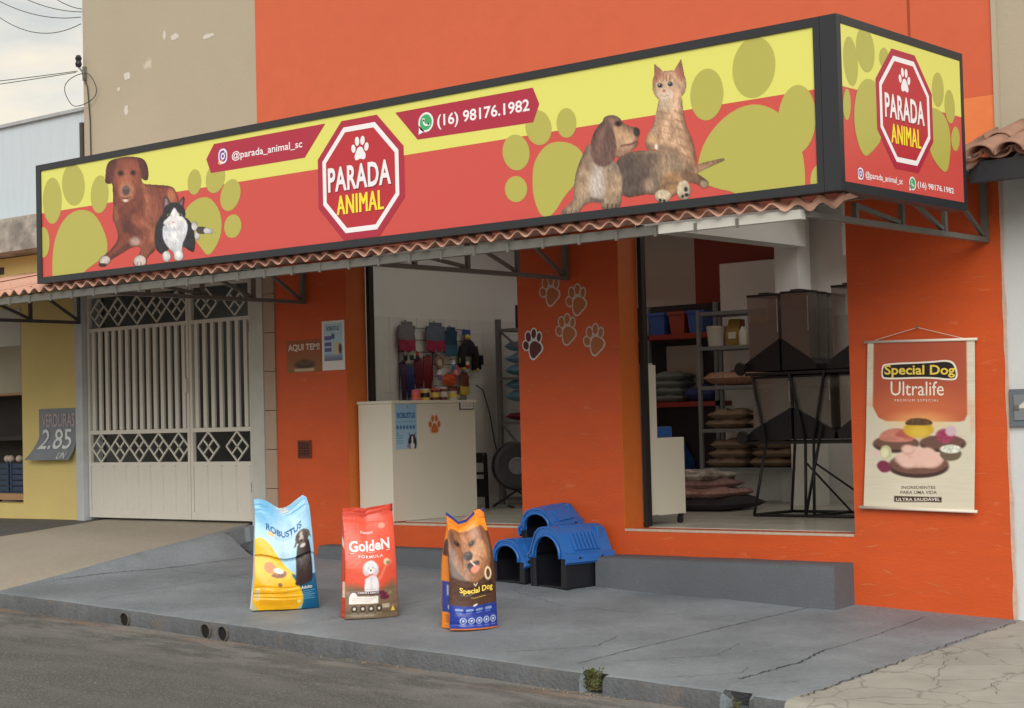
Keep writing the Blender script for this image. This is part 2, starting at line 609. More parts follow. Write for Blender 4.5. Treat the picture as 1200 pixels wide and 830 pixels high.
PAW = [[(0.18, 0.60), None], None]
def paw_shapes(cx, cy, s, rot=0.0):
    """toe ellipses + pad outline of a paw print of overall size s"""
    c, n = math.cos(R(rot)), math.sin(R(rot))
    def T(p):
        return [(cx + s * (x * c - y * n), cy + s * (x * n + y * c)) for x, y in p]
    toes = [ellpts(-0.36, 0.05, 0.115, 0.165, 12, 24), ellpts(-0.15, 0.32, 0.12, 0.18, 5, 24), ellpts(0.15, 0.32, 0.12, 0.18, -5, 24), ellpts(0.36, 0.05, 0.115, 0.165, -12, 24)]
    pad = chaikin([(0, 0.10), (0.13, 0.06), (0.22, -0.10), (0.32, -0.25), (0.27, -0.43), (0.12, -0.42), (0, -0.37), (-0.12, -0.42), (-0.27, -0.43), (-0.32, -0.25), (-0.22, -0.10), (-0.13, 0.06)], 2)
    return [T(t) for t in toes], T(pad)

def zs(x, y):
    return 0.15813 - 0.0355 * x + 0.04 * y
# ================================================================== STRUCTURE: ground, road, pavements
def nz2(x, y, s, sd=0.0):
    return mnoise.noise(Vector((x * s + sd, y * s - sd, sd * 1.7)))

def wflare(x):
    t = min(1, max(0, (-2.95 - x) / 0.45))
    return t * t * (3 - 2 * t)

def hgt(x, y):
    z = zs(x, y)
    if x < -2.9:
        zk = zs(x, -2.93)
        zd = zk + (0.50 - zk) * (y + 2.93) / 2.93
        z = z + wflare(x) * (zd - z)
        if -3.36 < x < -2.7 and y > -0.36:
            z = zs(x, y) - 0.03
    return z + 0.006 * nz2(x, y, 1.3, 3) + 0.0025 * nz2(x, y, 7, 9)

def chip(x):
    """how far the kerb edge is broken back at x"""
    c = 0.0
    for cx, w, a in ((2.80, 0.085, 1.0), (3.76, 0.09, 0.75)):
        d = abs(x - cx) / w
        if d < 1:
            c = max(c, a * min(1, (1 - d) * 3))
    return c

def kerb_rows(x):
    c = chip(x)
    n = 0.010 * nz2(x, 1.0, 5, 2) + 0.009 * nz2(x, 4.0, 21, 5)
    if min(abs(x + 1.479), abs(x + .574), abs(x + .394)) < 0.085:
        n = 0.0
    prof = [(-2.80, 0.0), (-2.895, -0.003), (-2.930, -0.008), (-2.948, -0.020), (-2.956, -0.045), (-2.960, -0.10), (-2.962, -0.24)]
    out = []
    for k, (y, dz) in enumerate(prof):
        yy = y + n * (k > 1)
        zz = hgt(x, max(yy, -2.95)) + dz
        if c > 0.02 and k > 0:
            zz -= c * 0.105 * (1 if 2 <= k <= 5 else 0)
            yy += c * 0.15 * (k >= 2)
        out.append((x, yy, zz))
    return out

def pave(name, xl, xr, nx, material, y_top=0.0, ny=72):
    """xl(y), xr(y) give the side boundaries"""
    vs, fs = [], []
    ys = [y_top + (-2.78 - y_top) * j / (ny - 1) for j in range(ny)]
    cols = nx + 1
    for y in ys:
        for i in range(cols):
            x = xl(y) + (xr(y) - xl(y)) * i / nx
            vs.append((x, y, hgt(x, y)))
    K = 7
    for k in range(K):
        for i in range(cols):
            x = xl(-2.9) + (xr(-2.9) - xl(-2.9)) * i / nx
            vs.append(kerb_rows(x)[k])
    for j in range(ny + K - 1):
        for i in range(nx):
            a = j * cols + i
            fs.append((a, a + cols, a + cols + 1, a + 1))
    o = MB().add(vs, fs).build(name, material)
    auto_smooth(o, 35)
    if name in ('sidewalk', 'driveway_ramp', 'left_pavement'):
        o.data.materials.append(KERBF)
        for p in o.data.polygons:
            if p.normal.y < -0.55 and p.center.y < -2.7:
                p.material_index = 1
    return tag(o, kind='structure')
KERBF = mat('shaded_grimy_kerb_face', (0.098, 0.108, 0.12), rough=0.85, var=0.5, vscale=9, bump=0.8, bscale=40, col2=(0.075, 0.078, 0.08), blotch=0.3, blscale=3,  # base darkened to stand for shade on the kerb front, plus brown dirt spots
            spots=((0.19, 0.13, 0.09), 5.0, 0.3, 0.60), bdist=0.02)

def xb(y):
    return -3.20 - 0.11 * (y + 2.93)
sidewalk = pave('sidewalk', xb, lambda y: 4.10 + 0.02 * math.sin(y * 5) + 0.015 * nz2(0, y, 9), 250, SIDEW, 0.02, 76)
ramp = pave('driveway_ramp', lambda y: -5.75 + 0.1 * y, xb, 60, RAMP, 0.35, 60)
leftp = pave('left_pavement', lambda y: -16.0, lambda y: -5.75 + 0.1 * y, 40, DARKPAVE, 0.1, 30)

# right neighbour's pavement: cracked bare concrete
def cracked_mat():
    m = mat('cracked_concrete', (0.36, 0.35, 0.315), rough=0.9, var=0.3, vscale=5, bump=0.4, bscale=60, blotch=0.25, blscale=2.0, col2=(0.25, 0.235, 0.2))
    t = m.node_tree
    k = t.links.new
    b = t.nodes['Principled BSDF']
    tc = t.nodes.new('ShaderNodeTexCoord')
    n = t.nodes.new('ShaderNodeTexNoise')
    n.inputs['Scale'].default_value = 3
    n.inputs['Detail'].default_value = 5
    k(tc.outputs['Object'], n.inputs['Vector'])
    mx = t.nodes.new('ShaderNodeMixRGB')
    mx.inputs[0].default_value = 0.22
    k(tc.outputs['Object'], mx.inputs[1])
    k(n.outputs['Color'], mx.inputs[2])
    v = t.nodes.new('ShaderNodeTexVoronoi')
    v.feature = 'DISTANCE_TO_EDGE'
    v.inputs['Scale'].default_value = 3.1
    k(mx.outputs[0], v.inputs['Vector'])
    r = t.nodes.new('ShaderNodeMapRange')
    r.inputs[1].default_value = 0.004
    r.inputs[2].default_value = 0.020
    r.inputs[3].default_value = 0.42
    r.inputs[4].default_value = 0
    k(v.outputs['Distance'], r.inputs[0])
    old = b.inputs['Base Color'].links[0].from_socket
    m2 = t.nodes.new('ShaderNodeMixRGB')
    k(r.outputs[0], m2.inputs[0])
    k(old, m2.inputs[1])
    m2.inputs[2].default_value = (0.09, 0.08, 0.07, 1)
    k(m2.outputs[0], b.inputs['Base Color'])
    return m
rightp = pave('right_pavement', lambda y: 4.10 + 0.02 * math.sin(y * 5) + 0.015 * nz2(0, y, 9), lambda y: 16.0, 120, cracked_mat(), 0.02, 40)

def road_mat():
    m = mat('worn_asphalt', (0.122, 0.125, 0.127), rough=0.85, var=0.8, vscale=60, bump=1.0, bscale=90, col2=(0.055, 0.053, 0.05), blotch=0.12, blscale=1.3, bdist=0.012,
            spots=((0.42, 0.40, 0.37), 70.0, 0.75, 0.585))
    t = m.node_tree
    k = t.links.new
    b = t.nodes['Principled BSDF']
    tc = t.nodes.new('ShaderNodeTexCoord')
    sp = t.nodes.new('ShaderNodeSeparateXYZ')
    k(tc.outputs['Object'], sp.inputs[0])
    old = b.inputs['Base Color'].links[0].from_socket
    # streaks along the street (tyre polish, patched strips) and rusty soil washed along the gutter
    mp = t.nodes.new('ShaderNodeMapping')
    mp.inputs['Scale'].default_value = (0.8, 2.2, 1)
    k(tc.outputs['Object'], mp.inputs[0])
    n = t.nodes.new('ShaderNodeTexNoise')
    n.inputs['Scale'].default_value = 1.6
    n.inputs['Detail'].default_value = 6
    k(mp.outputs[0], n.inputs['Vector'])
    r = t.nodes.new('ShaderNodeMapRange')
    r.inputs[1].default_value = 0.44
    r.inputs[2].default_value = 0.68
    r.inputs[4].default_value = 0.30
    k(n.outputs['Fac'], r.inputs[0])
    m1 = t.nodes.new('ShaderNodeMixRGB')
    k(r.outputs[0], m1.inputs[0])
    k(old, m1.inputs[1])
    m1.inputs[2].default_value = (0.20, 0.203, 0.20, 1)
    g = t.nodes.new('ShaderNodeMapRange')          # gutter strip: y from -2.96 to -3.30
    g.inputs[1].default_value = -3.34
    g.inputs[2].default_value = -2.98
    k(sp.outputs['Y'], g.inputs[0])
    n2 = t.nodes.new('ShaderNodeTexNoise')
    n2.inputs['Scale'].default_value = 2.4
    n2.inputs['Detail'].default_value = 6
    k(mp.outputs[0], n2.inputs['Vector'])
    r2 = t.nodes.new('ShaderNodeMapRange')
    r2.inputs[1].default_value = 0.5
    r2.inputs[2].default_value = 0.62
    k(n2.outputs['Fac'], r2.inputs[0])
    mu = t.nodes.new('ShaderNodeMath')
    mu.operation = 'MULTIPLY'
    k(g.outputs[0], mu.inputs[0])
    k(r2.outputs[0], mu.inputs[1])
    mm = t.nodes.new('ShaderNodeMath')
    mm.operation = 'MULTIPLY'
    mm.inputs[1].default_value = 0.7
    k(mu.outputs[0], mm.inputs[0])
    m2 = t.nodes.new('ShaderNodeMixRGB')
    k(mm.outputs[0], m2.inputs[0])
    k(m1.outputs[0], m2.inputs[1])
    m2.inputs[2].default_value = (0.36, 0.22, 0.14, 1)
    # pale worn strip beside the gutter, broken up by noise
    g3 = t.nodes.new('ShaderNodeMapRange')
    g3.inputs[1].default_value = -4.3
    g3.inputs[2].default_value = -3.3
    k(sp.outputs['Y'], g3.inputs[0])
    n3 = t.nodes.new('ShaderNodeTexNoise')
    n3.inputs['Scale'].default_value = 1.3
    n3.inputs['Detail'].default_value = 9
    n3.inputs['Roughness'].default_value = 0.7
    k(mp.outputs[0], n3.inputs['Vector'])
    r3 = t.nodes.new('ShaderNodeMapRange')
    r3.inputs[1].default_value = 0.46
    r3.inputs[2].default_value = 0.56
    r3.inputs[4].default_value = 0.6
    k(n3.outputs['Fac'], r3.inputs[0])
    mu3 = t.nodes.new('ShaderNodeMath')
    mu3.operation = 'MULTIPLY'
    k(g3.outputs[0], mu3.inputs[0])
    k(r3.outputs[0], mu3.inputs[1])
    m3 = t.nodes.new('ShaderNodeMixRGB')
    k(mu3.outputs[0], m3.inputs[0])
    k(m2.outputs[0], m3.inputs[1])
    m3.inputs[2].default_value = (0.27, 0.27, 0.262, 1)
    k(m3.outputs[0], b.inputs['Base Color'])
    return m
def road():
    vs, fs = [], []
    xs = [-60, -30, -16] + [-8 + 0.12 * i for i in range(150)] + [16, 30, 60]
    ys = [-2.90, -2.97, -3.05, -3.15, -3.3, -3.5, -3.75, -4, -4.3, -4.7, -5.2, -6, -7, -8, -9, -10, -11]
    for y in ys:
        for x in xs:
            z = zs(x, -2.95) - 0.115 + 0.012 * max(0, min(1, (-2.97 - y) / 0.3)) + 0.035 * min(1, max(0, (-3.2 - y) / 4))
            z += 0.006 * nz2(x, y, 1.1, 7) + 0.003 * nz2(x, y, 5, 1)
            vs.append((x, y, z))
    n = len(xs)
    for j in range(len(ys) - 1):
        for i in range(n - 1):
            a = j * n + i
            fs.append((a, a + n, a + n + 1, a + 1))
    o = MB().add(vs, fs).build('road', road_mat(), smooth=True)
    return tag(o, kind='structure')
road()
g = MB()
g.add([(x, y, zs(x, -2.95) - 0.45 - (0.1 if y < -3 else 0)) for x, y in ((-400, -400), (400, -400), (400, 400), (-400, 400))], [(0, 1, 2, 3)])
tag(g.build('ground', mat('bare_earth', (0.16, 0.13, 0.10), rough=0.95, var=0.4, vscale=0.5)), kind='structure')

# cracks and expansion joints in the painted pavement
def ribbon(mb, pts, w, jit=0.012, seed=0, sub=10, dz=0.004):
    rr = random.Random(seed)
    P = []
    for (a, b), (c, d) in zip(pts[:-1], pts[1:]):
        n = max(2, int(math.hypot(c - a, d - b) / 0.03))
        for i in range(n):
            t = i / n
            P.append((a + (c - a) * t + rr.uniform(-jit, jit), b + (d - b) * t + rr.uniform(-jit, jit)))
    P.append(pts[-1])
    L_, R_ = [], []
    for i, (x, y) in enumerate(P):
        q = P[min(i + 1, len(P) - 1)]
        o = P[max(i - 1, 0)]
        dx, dy = q[0] - o[0], q[1] - o[1]
        l = math.hypot(dx, dy) or 1
        ww = w * rr.uniform(0.3, 1.0) / 2 * 0.75
        L_.append((x - dy / l * ww, y + dx / l * ww))
        R_.append((x + dy / l * ww, y - dx / l * ww))
    n = len(P)
    vs = [(x, y, hgt(x, y) + dz) for x, y in L_] + [(x, y, hgt(x, y) + dz) for x, y in R_]
    mb.add(vs, [(i, i + 1, n + i + 1, n + i) for i in range(n - 1)])
for i, (pts, w, j) in enumerate([
        ([(2.54, -2.75), (2.60, -1.3), (2.66, -0.28)], 0.013, 0.003),
        ([(3.58, -2.62), (3.60, -2.3), (3.62, -2.05), (3.55, -1.6)], 0.022, 0.012),
        ([(3.55, -1.6), (3.56, -1.0), (3.50, -0.2)], 0.010, 0.009),
        ([(1.95, -2.70), (2.30, -2.25), (2.2, -1.9)], 0.010, 0.012),
        ([(2.72, -2.6), (3.1, -2.1), (3.0, -1.7)], 0.006, 0.012),
        ([(0.35, -0.75), (1.2, -1.15), (1.8, -1.1)], 0.006, 0.012),
        ([(-3.17, -2.4), (-3.02, -1.4), (-2.95, -0.5)], 0.011, 0.003),
        ([(-2.1, -2.75), (-2.13, -1.6), (-2.15, -0.5)], 0.007, 0.003),
        ([(-2.9, -1.4), (-2.1, -1.36), (-1.0, -1.5), (-0.5, -1.45)], 0.006, 0.004),
        ([(0.10, -2.75), (0.12, -1.6), (0.1, -0.8)], 0.007, 0.003),
        ([(3.2, -2.85), (3.5, -2.45), (3.45, -2.3)], 0.007, 0.012),
        ([(3.7, -2.75), (3.9, -2.5)], 0.008, 0.012)]):
    mb = MB()
    ribbon(mb, pts, w, j, seed=i)
    mb.build('crack', CRACK, sidewalk)
mb = MB()
for i, (pts, w) in enumerate([([(4.12, -2.85), (4.11, -2.3), (4.105, -1.6)], 0.022), ([(4.105, -1.5), (4.09, -0.9), (4.10, -0.1)], 0.014)]):
    ribbon(mb, pts, w, 0.014, seed=40 + i, dz=0.006)
mb.build('crack', CRACK, rightp)
mb = MB()
for i in range(5):
    x = 4.25 + i * 0.16 + random.uniform(-.05, .05)
    y = random.uniform(-1.6, -0.3)
    ribbon(mb, [(x, y), (x + random.uniform(-.2, .3), y - random.uniform(.2, .6)), (x + random.uniform(0, .5), y - random.uniform(.5, 1.0))], 0.005, 0.02, seed=60 + i)
mb.build('crack', CRACK, rightp)

# ================================================================== SHOP BUILDING
shop = thing('shop_building', 'orange and beige painted corner shop building with two open doorways and a garage gate', 'building', (0, 0, 0))
shop['label'] = 'large shop building, orange front with two open doorways, beige wall above the gate'

def wall_cells(name, xs, zz, hole, y0, y1, material, parent):
    """wall sheet with openings made of grid cells; hole(i, j) True leaves the cell open"""
    mb = MB()
    nx, nz_ = len(xs) - 1, len(zz) - 1
    def H(i, j):
        return i < 0 or j < 0 or i >= nx or j >= nz_ or hole(i, j)
    for i in range(nx):
        for j in range(nz_):
            if hole(i, j):
                continue
            a, b, c, d = xs[i], xs[i + 1], zz[j], zz[j + 1]
            mb.add([(a, y0, c), (b, y0, c), (b, y0, d), (a, y0, d)], [(0, 1, 2, 3)])
            mb.add([(a, y1, c), (b, y1, c), (b, y1, d), (a, y1, d)], [(3, 2, 1, 0)])
            if H(i - 1, j):
                mb.add([(a, y0, c), (a, y1, c), (a, y1, d), (a, y0, d)], [(3, 2, 1, 0)])
            if H(i + 1, j):
                mb.add([(b, y0, c), (b, y1, c), (b, y1, d), (b, y0, d)], [(0, 1, 2, 3)])
            if H(i, j - 1):
                mb.add([(a, y0, c), (b, y0, c), (b, y1, c), (a, y1, c)], [(3, 2, 1, 0)])
            if H(i, j + 1):
                mb.add([(a, y0, d), (b, y0, d), (b, y1, d), (a, y1, d)], [(0, 1, 2, 3)])
    me_v = mb
    o = bpy.data.meshes.new(name)
    off = wloc(parent)
    o.from_pydata([Vector(v) - off for v in me_v.v], [], me_v.f)
    bm = bmesh.new()
    bm.from_mesh(o)
    bmesh.ops.remove_doubles(bm, verts=bm.verts, dist=1e-5)
    bmesh.ops.recalc_face_normals(bm, faces=bm.faces)
    bm.to_mesh(o)
    bm.free()
    return link(name, o, material, parent)

FZ = 0.545                                                         # shop floor level
wall_cells('facade_wall', [-3.05, -2.13, -0.14, 0.88, 2.89, 4.055], [-0.6, FZ, 2.93, 3.19],
           lambda i, j: j == 1 and i in (1, 3), 0.0, 0.25, ORANGE, shop)
# brighter painted reveals of the two doorways (thin paint layers proud of the wall ends)
for x in (-2.13, 0.88):
    box('door_reveal', x, x + 0.006, 0.004, 0.246, FZ, 2.92, ORANGE_JAMB, shop)
# upper storey: orange, fresher patch, beige
box('upper_wall', -3.25, 3.30, 0.0, 0.25, 3.19, 6.6, ORANGE_UP, shop)
box('upper_wall', 3.30, 4.04, 0.0, 0.25, 3.50, 6.6, ORANGE_UP, shop)
box('repainted_patch', 3.30, 4.04, 0.0, 0.25, 3.19, 3.50, ORANGE_FRESH, shop)
box('beige_wall', -5.90, -3.25, 0.004, 0.25, 3.0, 6.6, BEIGE, shop)
box('beige_pilaster', 4.04, 4.075, -0.015, 0.25, 3.19, 6.6, BEIGE, shop)
box('beige_pilaster', 4.075, 5.4, 0.02, 0.25, 3.10, 6.6, BEIGE, shop)
box('parapet_cap', -5.95, 5.4, -0.03, 0.28, 6.6, 6.68, OLDCONC, shop)
# hairline crack and peeled spots on the upper wall
mb = MB()
for (x0, z0, x1, z1) in ((3.42, 6.2, 3.44, 4.4), (3.44, 4.4, 3.43, 3.6)):
    mb.box(min(x0, x1) - 0.004, max(x0, x1) + 0.004, -0.003, 0.0, z1, z0)
mb.build('wall_crack', mat('crack_shade', (0.30, 0.06, 0.03), rough=1), shop)
for cx, cz, rx, rz_ in ((-5.18, 4.98, 0.06, 0.05), (-4.42, 5.25, 0.075, 0.035), (-3.92, 5.18, 0.09, 0.025), (-5.32, 4.86, 0.03, 0.025), (-3.33, 3.83, 0.05, 0.05), (-4.58, 5.30, 0.03, 0.05), (-5.2, 4.62, 0.04, 0.06)):
    pts = []
    for i in range(14):
        t = 2 * math.pi * i / 14
        k_ = random.uniform(0.6, 1.15)
        pts.append((cx + rx * k_ * math.cos(t), cz + rz_ * k_ * math.sin(t)))
    flat('peeled_patch', [pts], lambda a, b: (a, 0.0015, b), mat('bare_plaster', (0.62, 0.60, 0.54), rough=0.9, var=0.2, vscale=30), shop)
MB().box(-3.62, -3.40, 0.0005, 0.004, 4.02, 4.075).build('dark_scar', mat('dark_scar', (0.12, 0.10, 0.08), rough=0.9, var=0.5, vscale=30), shop)

# bare plaster edge between the orange front and the white neighbour
mb = MB()
L_, R_ = [], []
for i in range(60):
    z = -0.35 + i * 0.06
    L_.append((4.045 + 0.008 * nz2(z, 1, 5, 3) + 0.003 * nz2(z, 1, 19, 3), -0.003, z))
    R_.append((4.068 + 0.014 * nz2(z, 7, 4, 8) + 0.006 * nz2(z, 3, 17, 1), -0.003, z))
mb.add(L_ + R_, [(i, 60 + i, 60 + i + 1, i + 1) for i in range(59)])
mb.build('bare_plaster_edge', mat('bare_plaster_edge', (0.60, 0.42, 0.33), rough=0.9, var=0.3, vscale=20), shop)

# pale scuffs and trowel ridges in the paint of the right pier, pillar and sill
SCUFF = mat('paint_scuff', (0.66, 0.17, 0.055), rough=0.6, var=0.3, vscale=30)
rr_ = random.Random(21)
for k_ in range(34):
    if k_ < 20:
        cx, cz = rr_.uniform(2.95, 4.0), rr_.uniform(0.1, 1.2) if k_ < 14 else rr_.uniform(1.9, 2.4)
    elif k_ < 28:
        cx, cz = rr_.uniform(-0.05, 0.8), rr_.uniform(0.6, 2.4)
    else:
        cx, cz = rr_.uniform(1.0, 2.8), rr_.uniform(0.38, 0.5)
    l_, w_ = rr_.uniform(0.015, 0.07), rr_.uniform(0.002, 0.005)
    sl_ = rr_.uniform(-0.25, 0.25)
    up_, dn_ = [], []
    for i in range(7):
        t = i / 6
        x_ = cx + (t - .5) * l_ * 2
        z_ = cz + sl_ * (t - .5) * l_ * 2 + 0.004 * math.sin(t * 5 + k_)
        h_ = w_ * math.sin(math.pi * (0.08 + 0.84 * t)) * rr_.uniform(.6, 1.1)
        up_.append((x_, z_ + h_))
        dn_.append((x_, z_ - h_))
    flat('paint_scuff', [up_ + dn_[::-1]], lambda a, b: (a, -0.0012, b), SCUFF, shop)
# interior shell
box('interior_floor', -3.0, 4.05, 0.25, 4.35, FZ - 0.25, FZ, FLOOR_T, shop)
sideL = box('side_wall', -3.2, -3.0, 0.25, 4.35, FZ - 0.25, 3.45, INWALL, shop)
box('side_wall', 4.0, 4.05, 0.25, 4.35, FZ, 3.45, INWALL, shop)
box('back_wall', -3.0, -1.25, 4.25, 4.35, FZ, 3.45, INGREY, shop)
box('back_wall', -1.25, -0.06, 4.25, 4.35, FZ, 3.45, INRED, shop)
box('back_wall', -0.06, 4.0, 4.25, 4.35, FZ, 3.45, INWALL, shop)
box('back_panel', -0.86, -0.06, 4.12, 4.25, FZ, 2.96, INWALL, shop)
box('column', -0.06, 0.20, 3.88, 4.12, FZ, 3.45, INWALL, shop)
box('ceiling_beam', 0.06, 0.30, 0.25, 3.88, 3.03, 3.45, INWALL, shop)
def slab_holes(name, xs, ys, hole, z0, z1, material, parent):
    mb = MB()
    nx_, ny_ = len(xs) - 1, len(ys) - 1
    def H(i, j):
        return i < 0 or j < 0 or i >= nx_ or j >= ny_ or hole(i, j)
    for i in range(nx_):
        for j in range(ny_):
            if hole(i, j):
                continue
            a, b, c, d = xs[i], xs[i + 1], ys[j], ys[j + 1]
            mb.add([(a, c, z0), (b, c, z0), (b, d, z0), (a, d, z0)], [(3, 2, 1, 0)])
            mb.add([(a, c, z1), (b, c, z1), (b, d, z1), (a, d, z1)], [(0, 1, 2, 3)])
            if H(i - 1, j):
                mb.add([(a, c, z0), (a, d, z0), (a, d, z1), (a, c, z1)], [(0, 1, 2, 3)])
            if H(i + 1, j):
                mb.add([(b, c, z0), (b, d, z0), (b, d, z1), (b, c, z1)], [(3, 2, 1, 0)])
            if H(i, j - 1):
                mb.add([(a, c, z0), (b, c, z0), (b, c, z1), (a, c, z1)], [(0, 1, 2, 3)])
            if H(i, j + 1):
                mb.add([(a, d, z0), (b, d, z0), (b, d, z1), (a, d, z1)], [(3, 2, 1, 0)])
    return mb.build(name, material, parent)
# upper floor left out, two unseen roof openings added to brighten the room
slab_holes('ceiling', [-3.2, -2.4, -0.7, 0.5, 3.3, 4.05], [0.25, 0.9, 3.5, 4.35], lambda i, j: j == 1 and i in (1, 3), 3.45, 3.6, INWALL, shop)
box('ceiling_beam', 0.62, 3.99, 4.02, 4.25, 2.93, 3.45, INWALL, shop)
box('door_housing', -2.6, 0.1, 0.26, 0.55, 2.98, 3.42, INWALL, shop)
# floor tiles
proto = MB().box(0.004, 0.446, 0.004, 0.446, 0, 0.004).build('floor_tile', FLOOR_T, shop)
proto.location = (-2.98, 0.26, FZ)
for i in range(15):
    for j in range(9):
        if i or j:
            share(proto, shop, (-2.98 + i * 0.45, 0.26 + j * 0.45, FZ))
# wall tiles on the left side wall
proto = MB().box(0, 0.005, 0.0015, 0.1985, 0.0015, 0.1485, 0.002).build('tile', TILE_W, sideL)
first = True
for j in range(12):
    for i in range(14):
        loc = (-3.0, 0.85 + i * 0.2, FZ + 0.122 + j * 0.15)
        if first:
            proto.location = loc
            first = False
        else:
            share(proto, sideL, loc)
# thin threshold strips
for a, b in ((-2.13, -0.14), (0.88, 2.89)):
    box('threshold', a + 0.01, b - 0.01, -0.004, 0.02, FZ - 0.012, FZ + 0.006, mat('threshold_strip', (0.55, 0.45, 0.36), rough=0.6, var=0.3, vscale=20), shop)
    box('shutter_guide', a + 0.012, a + 0.05, 0.25, 0.31, FZ, 2.93, BLACKM, shop)
    box('shutter_guide', b - 0.05, b - 0.012, 0.25, 0.31, FZ, 2.93, BLACKM, shop)
# garage behind the gate
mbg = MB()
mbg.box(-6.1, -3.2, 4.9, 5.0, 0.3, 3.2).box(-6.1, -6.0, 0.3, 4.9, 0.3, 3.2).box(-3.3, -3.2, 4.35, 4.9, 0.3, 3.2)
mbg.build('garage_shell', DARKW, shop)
slab_holes('garage_roof', [-6.1, -5.4, -4.2, -3.2], [0.26, 2.2, 3.8, 5.0], lambda i, j: i == 1 and j == 1, 3.2, 3.3, DARKW, shop)  # unseen roof opening added to brighten the garage
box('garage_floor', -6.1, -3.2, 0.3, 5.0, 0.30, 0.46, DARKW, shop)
# gate columns
box('gate_column', -6.075, -5.955, -0.03, 0.22, 0.30, 3.0, mat('bluish_column', (0.47, 0.51, 0.54), rough=0.6, var=0.25, vscale=4, bump=0.2, bscale=30), shop)
box('gate_column', -3.395, -3.21, -0.02, 0.22, 0.15, 3.0, GATE_COL, shop)
box('gate_lintel', -5.955, -3.395, 0.06, 0.22, 2.83, 3.0, GATE_COL, shop)
pk = 0.0
for k_ in range(8):
    z0 = 0.12 + k_ * 0.36
    box('column_tile', -3.205, -3.055, -0.012, 0.1, z0 + 0.003, min(z0 + 0.357, 3.0), PINKTILE, shop)

# painted paw prints on the pillar: white outline with fill
PAWOUT = mat('paw_white_outline', (0.62, 0.50, 0.44), rough=0.5)
PAWFILL = mat('paw_orange_fill', (0.42, 0.13, 0.035), rough=0.5, var=0.1)
PAWDARK = mat('paw_maroon_fill', (0.10, 0.012, 0.016), rough=0.5)
WHITE_P = mat('white_print', (0.74, 0.74, 0.76), rough=0.4)
def paw_decal(cx, cz, s, rot, fill, parent, outline=PAWOUT, fn=None, y=-0.002):
    fn0 = fn or (lambda d: (lambda a, b: (a, y - d, b)))
    c, n = math.cos(R(rot)), math.sin(R(rot))
    def T(P):
        return [(cx + s * (x * c - yy * n), cz + s * (x * n + yy * c)) for x, yy in P]
    toes = [(-0.34, 0.02, 0.135, 0.165, 20), (-0.20, 0.33, 0.125, 0.185, 6), (0.07, 0.42, 0.115, 0.18, -8), (0.31, 0.27, 0.10, 0.17, -14)]
    pad = [(0.05, 0.17), (0.22, 0.10), (0.40, -0.02), (0.42, -0.22), (0.20, -0.38), (0.02, -0.52), (-0.14, -0.46), (-0.20, -0.20), (-0.14, 0.06)]
    o1 = flat('paw_print', [T(ellpts(a, b, r1 + 0.055, r2 + 0.055, q, 20)) for a, b, r1, r2, q in toes[:1]], fn0(0), outline, parent)
    d = 0.0006
    for a, b, r1, r2, q in toes[1:]:
        flat('paw_outline', [T(ellpts(a, b, r1 + 0.055, r2 + 0.055, q, 20))], fn0(d), outline, o1)
        d += 0.0004
    big = chaikin([(0.05 + (a - 0.05) * 1.22, -0.12 + (b + 0.12) * 1.18) for a, b in pad], 2)
    flat('paw_outline', [T(big)], fn0(d), outline, o1)
    d += 0.0006
    flat('paw_fill', [T(ellpts(a, b, r1, r2, q, 20)) for a, b, r1, r2, q in toes] + [T(chaikin(pad, 2))], fn0(d), fill, o1)
    return o1
for (x, z, f, l) in ((0.208, 2.437, PAWFILL, None), (0.475, 2.345, PAWFILL, None), (0.364, 2.115, PAWFILL, None), (0.643, 2.020, PAWFILL, None), (0.017, 2.016, PAWDARK, 'paw print filled in dark maroon')):
    o_ = paw_decal(x, z, 0.215, 3, f, shop, outline=WHITE_P if l else PAWOUT)
    if l:
        o_['label'] = l
# ================================================================== STEPS
def step(name, x0, x1, yf, z1, label):
    mb = MB()
    n = int((x1 - x0) / 0.08)
    prof = [(0.002, z1), (yf + 0.03, z1 - 0.002), (yf + 0.008, z1 - 0.012), (yf, z1 - 0.035), (yf - 0.004, z1 - 0.2), (yf - 0.004, -0.1)]
    vs = []
    for i in range(n + 1):
        x = x0 + (x1 - x0) * i / n
        for (y, z) in prof:
            vs.append((x, y + 0.004 * nz2(x, z, 6, 4), z + 0.004 * nz2(x, y, 5, 2)))
    K = len(prof)
    fs = [(i * K + k, i * K + k + 1, (i + 1) * K + k + 1, (i + 1) * K + k) for i in range(n) for k in range(K - 1)]
    a = len(vs)
    vs += [(x0, 0.002, -0.1), (x1, 0.002, -0.1)]
    fs.append(tuple([a] + list(range(K - 1, -1, -1))))
    fs.append(tuple([a + 1] + [n * K + k for k in range(K)]))
    o = mb.add(vs, fs).build(name, STEPM)
    auto_smooth(o, 50)
    return tag(o, label, 'step')
step('concrete_step', 0.80, 2.87, -0.275, 0.352, 'grey painted concrete step below the right doorway, beside the dog houses')
step('concrete_step', -2.38, 0.78, -0.16, 0.350, 'grey painted concrete step below the left doorway, behind the feed bags')

# broken slab edge by the gate column
for k_, (x, y, s, l) in enumerate(((-3.22, -0.14, 0.13, 'larger dark broken concrete lump in the gap beside the gate column'), (-2.99, -0.22, 0.10, 'smaller dark broken concrete lump in the gap near the orange wall'))):
    bm = bmesh.new()
    bmesh.ops.create_icosphere(bm, subdivisions=2, radius=s)
    for v in bm.verts:
        q = v.co.copy()
        v.co = Vector((q.x * 1.25, q.y * 0.8, q.z * 0.6)) * (1 + 0.35 * mnoise.noise(q * 11 + Vector((k_ * 5, 0, 0))))
    o = MB().bm(bm, Matrix.Translation((x, y, zs(x, y) + 0.02))).build('concrete_rubble', STEPM)
    tag(o, l, 'rubble', 'broken concrete beside the gate')

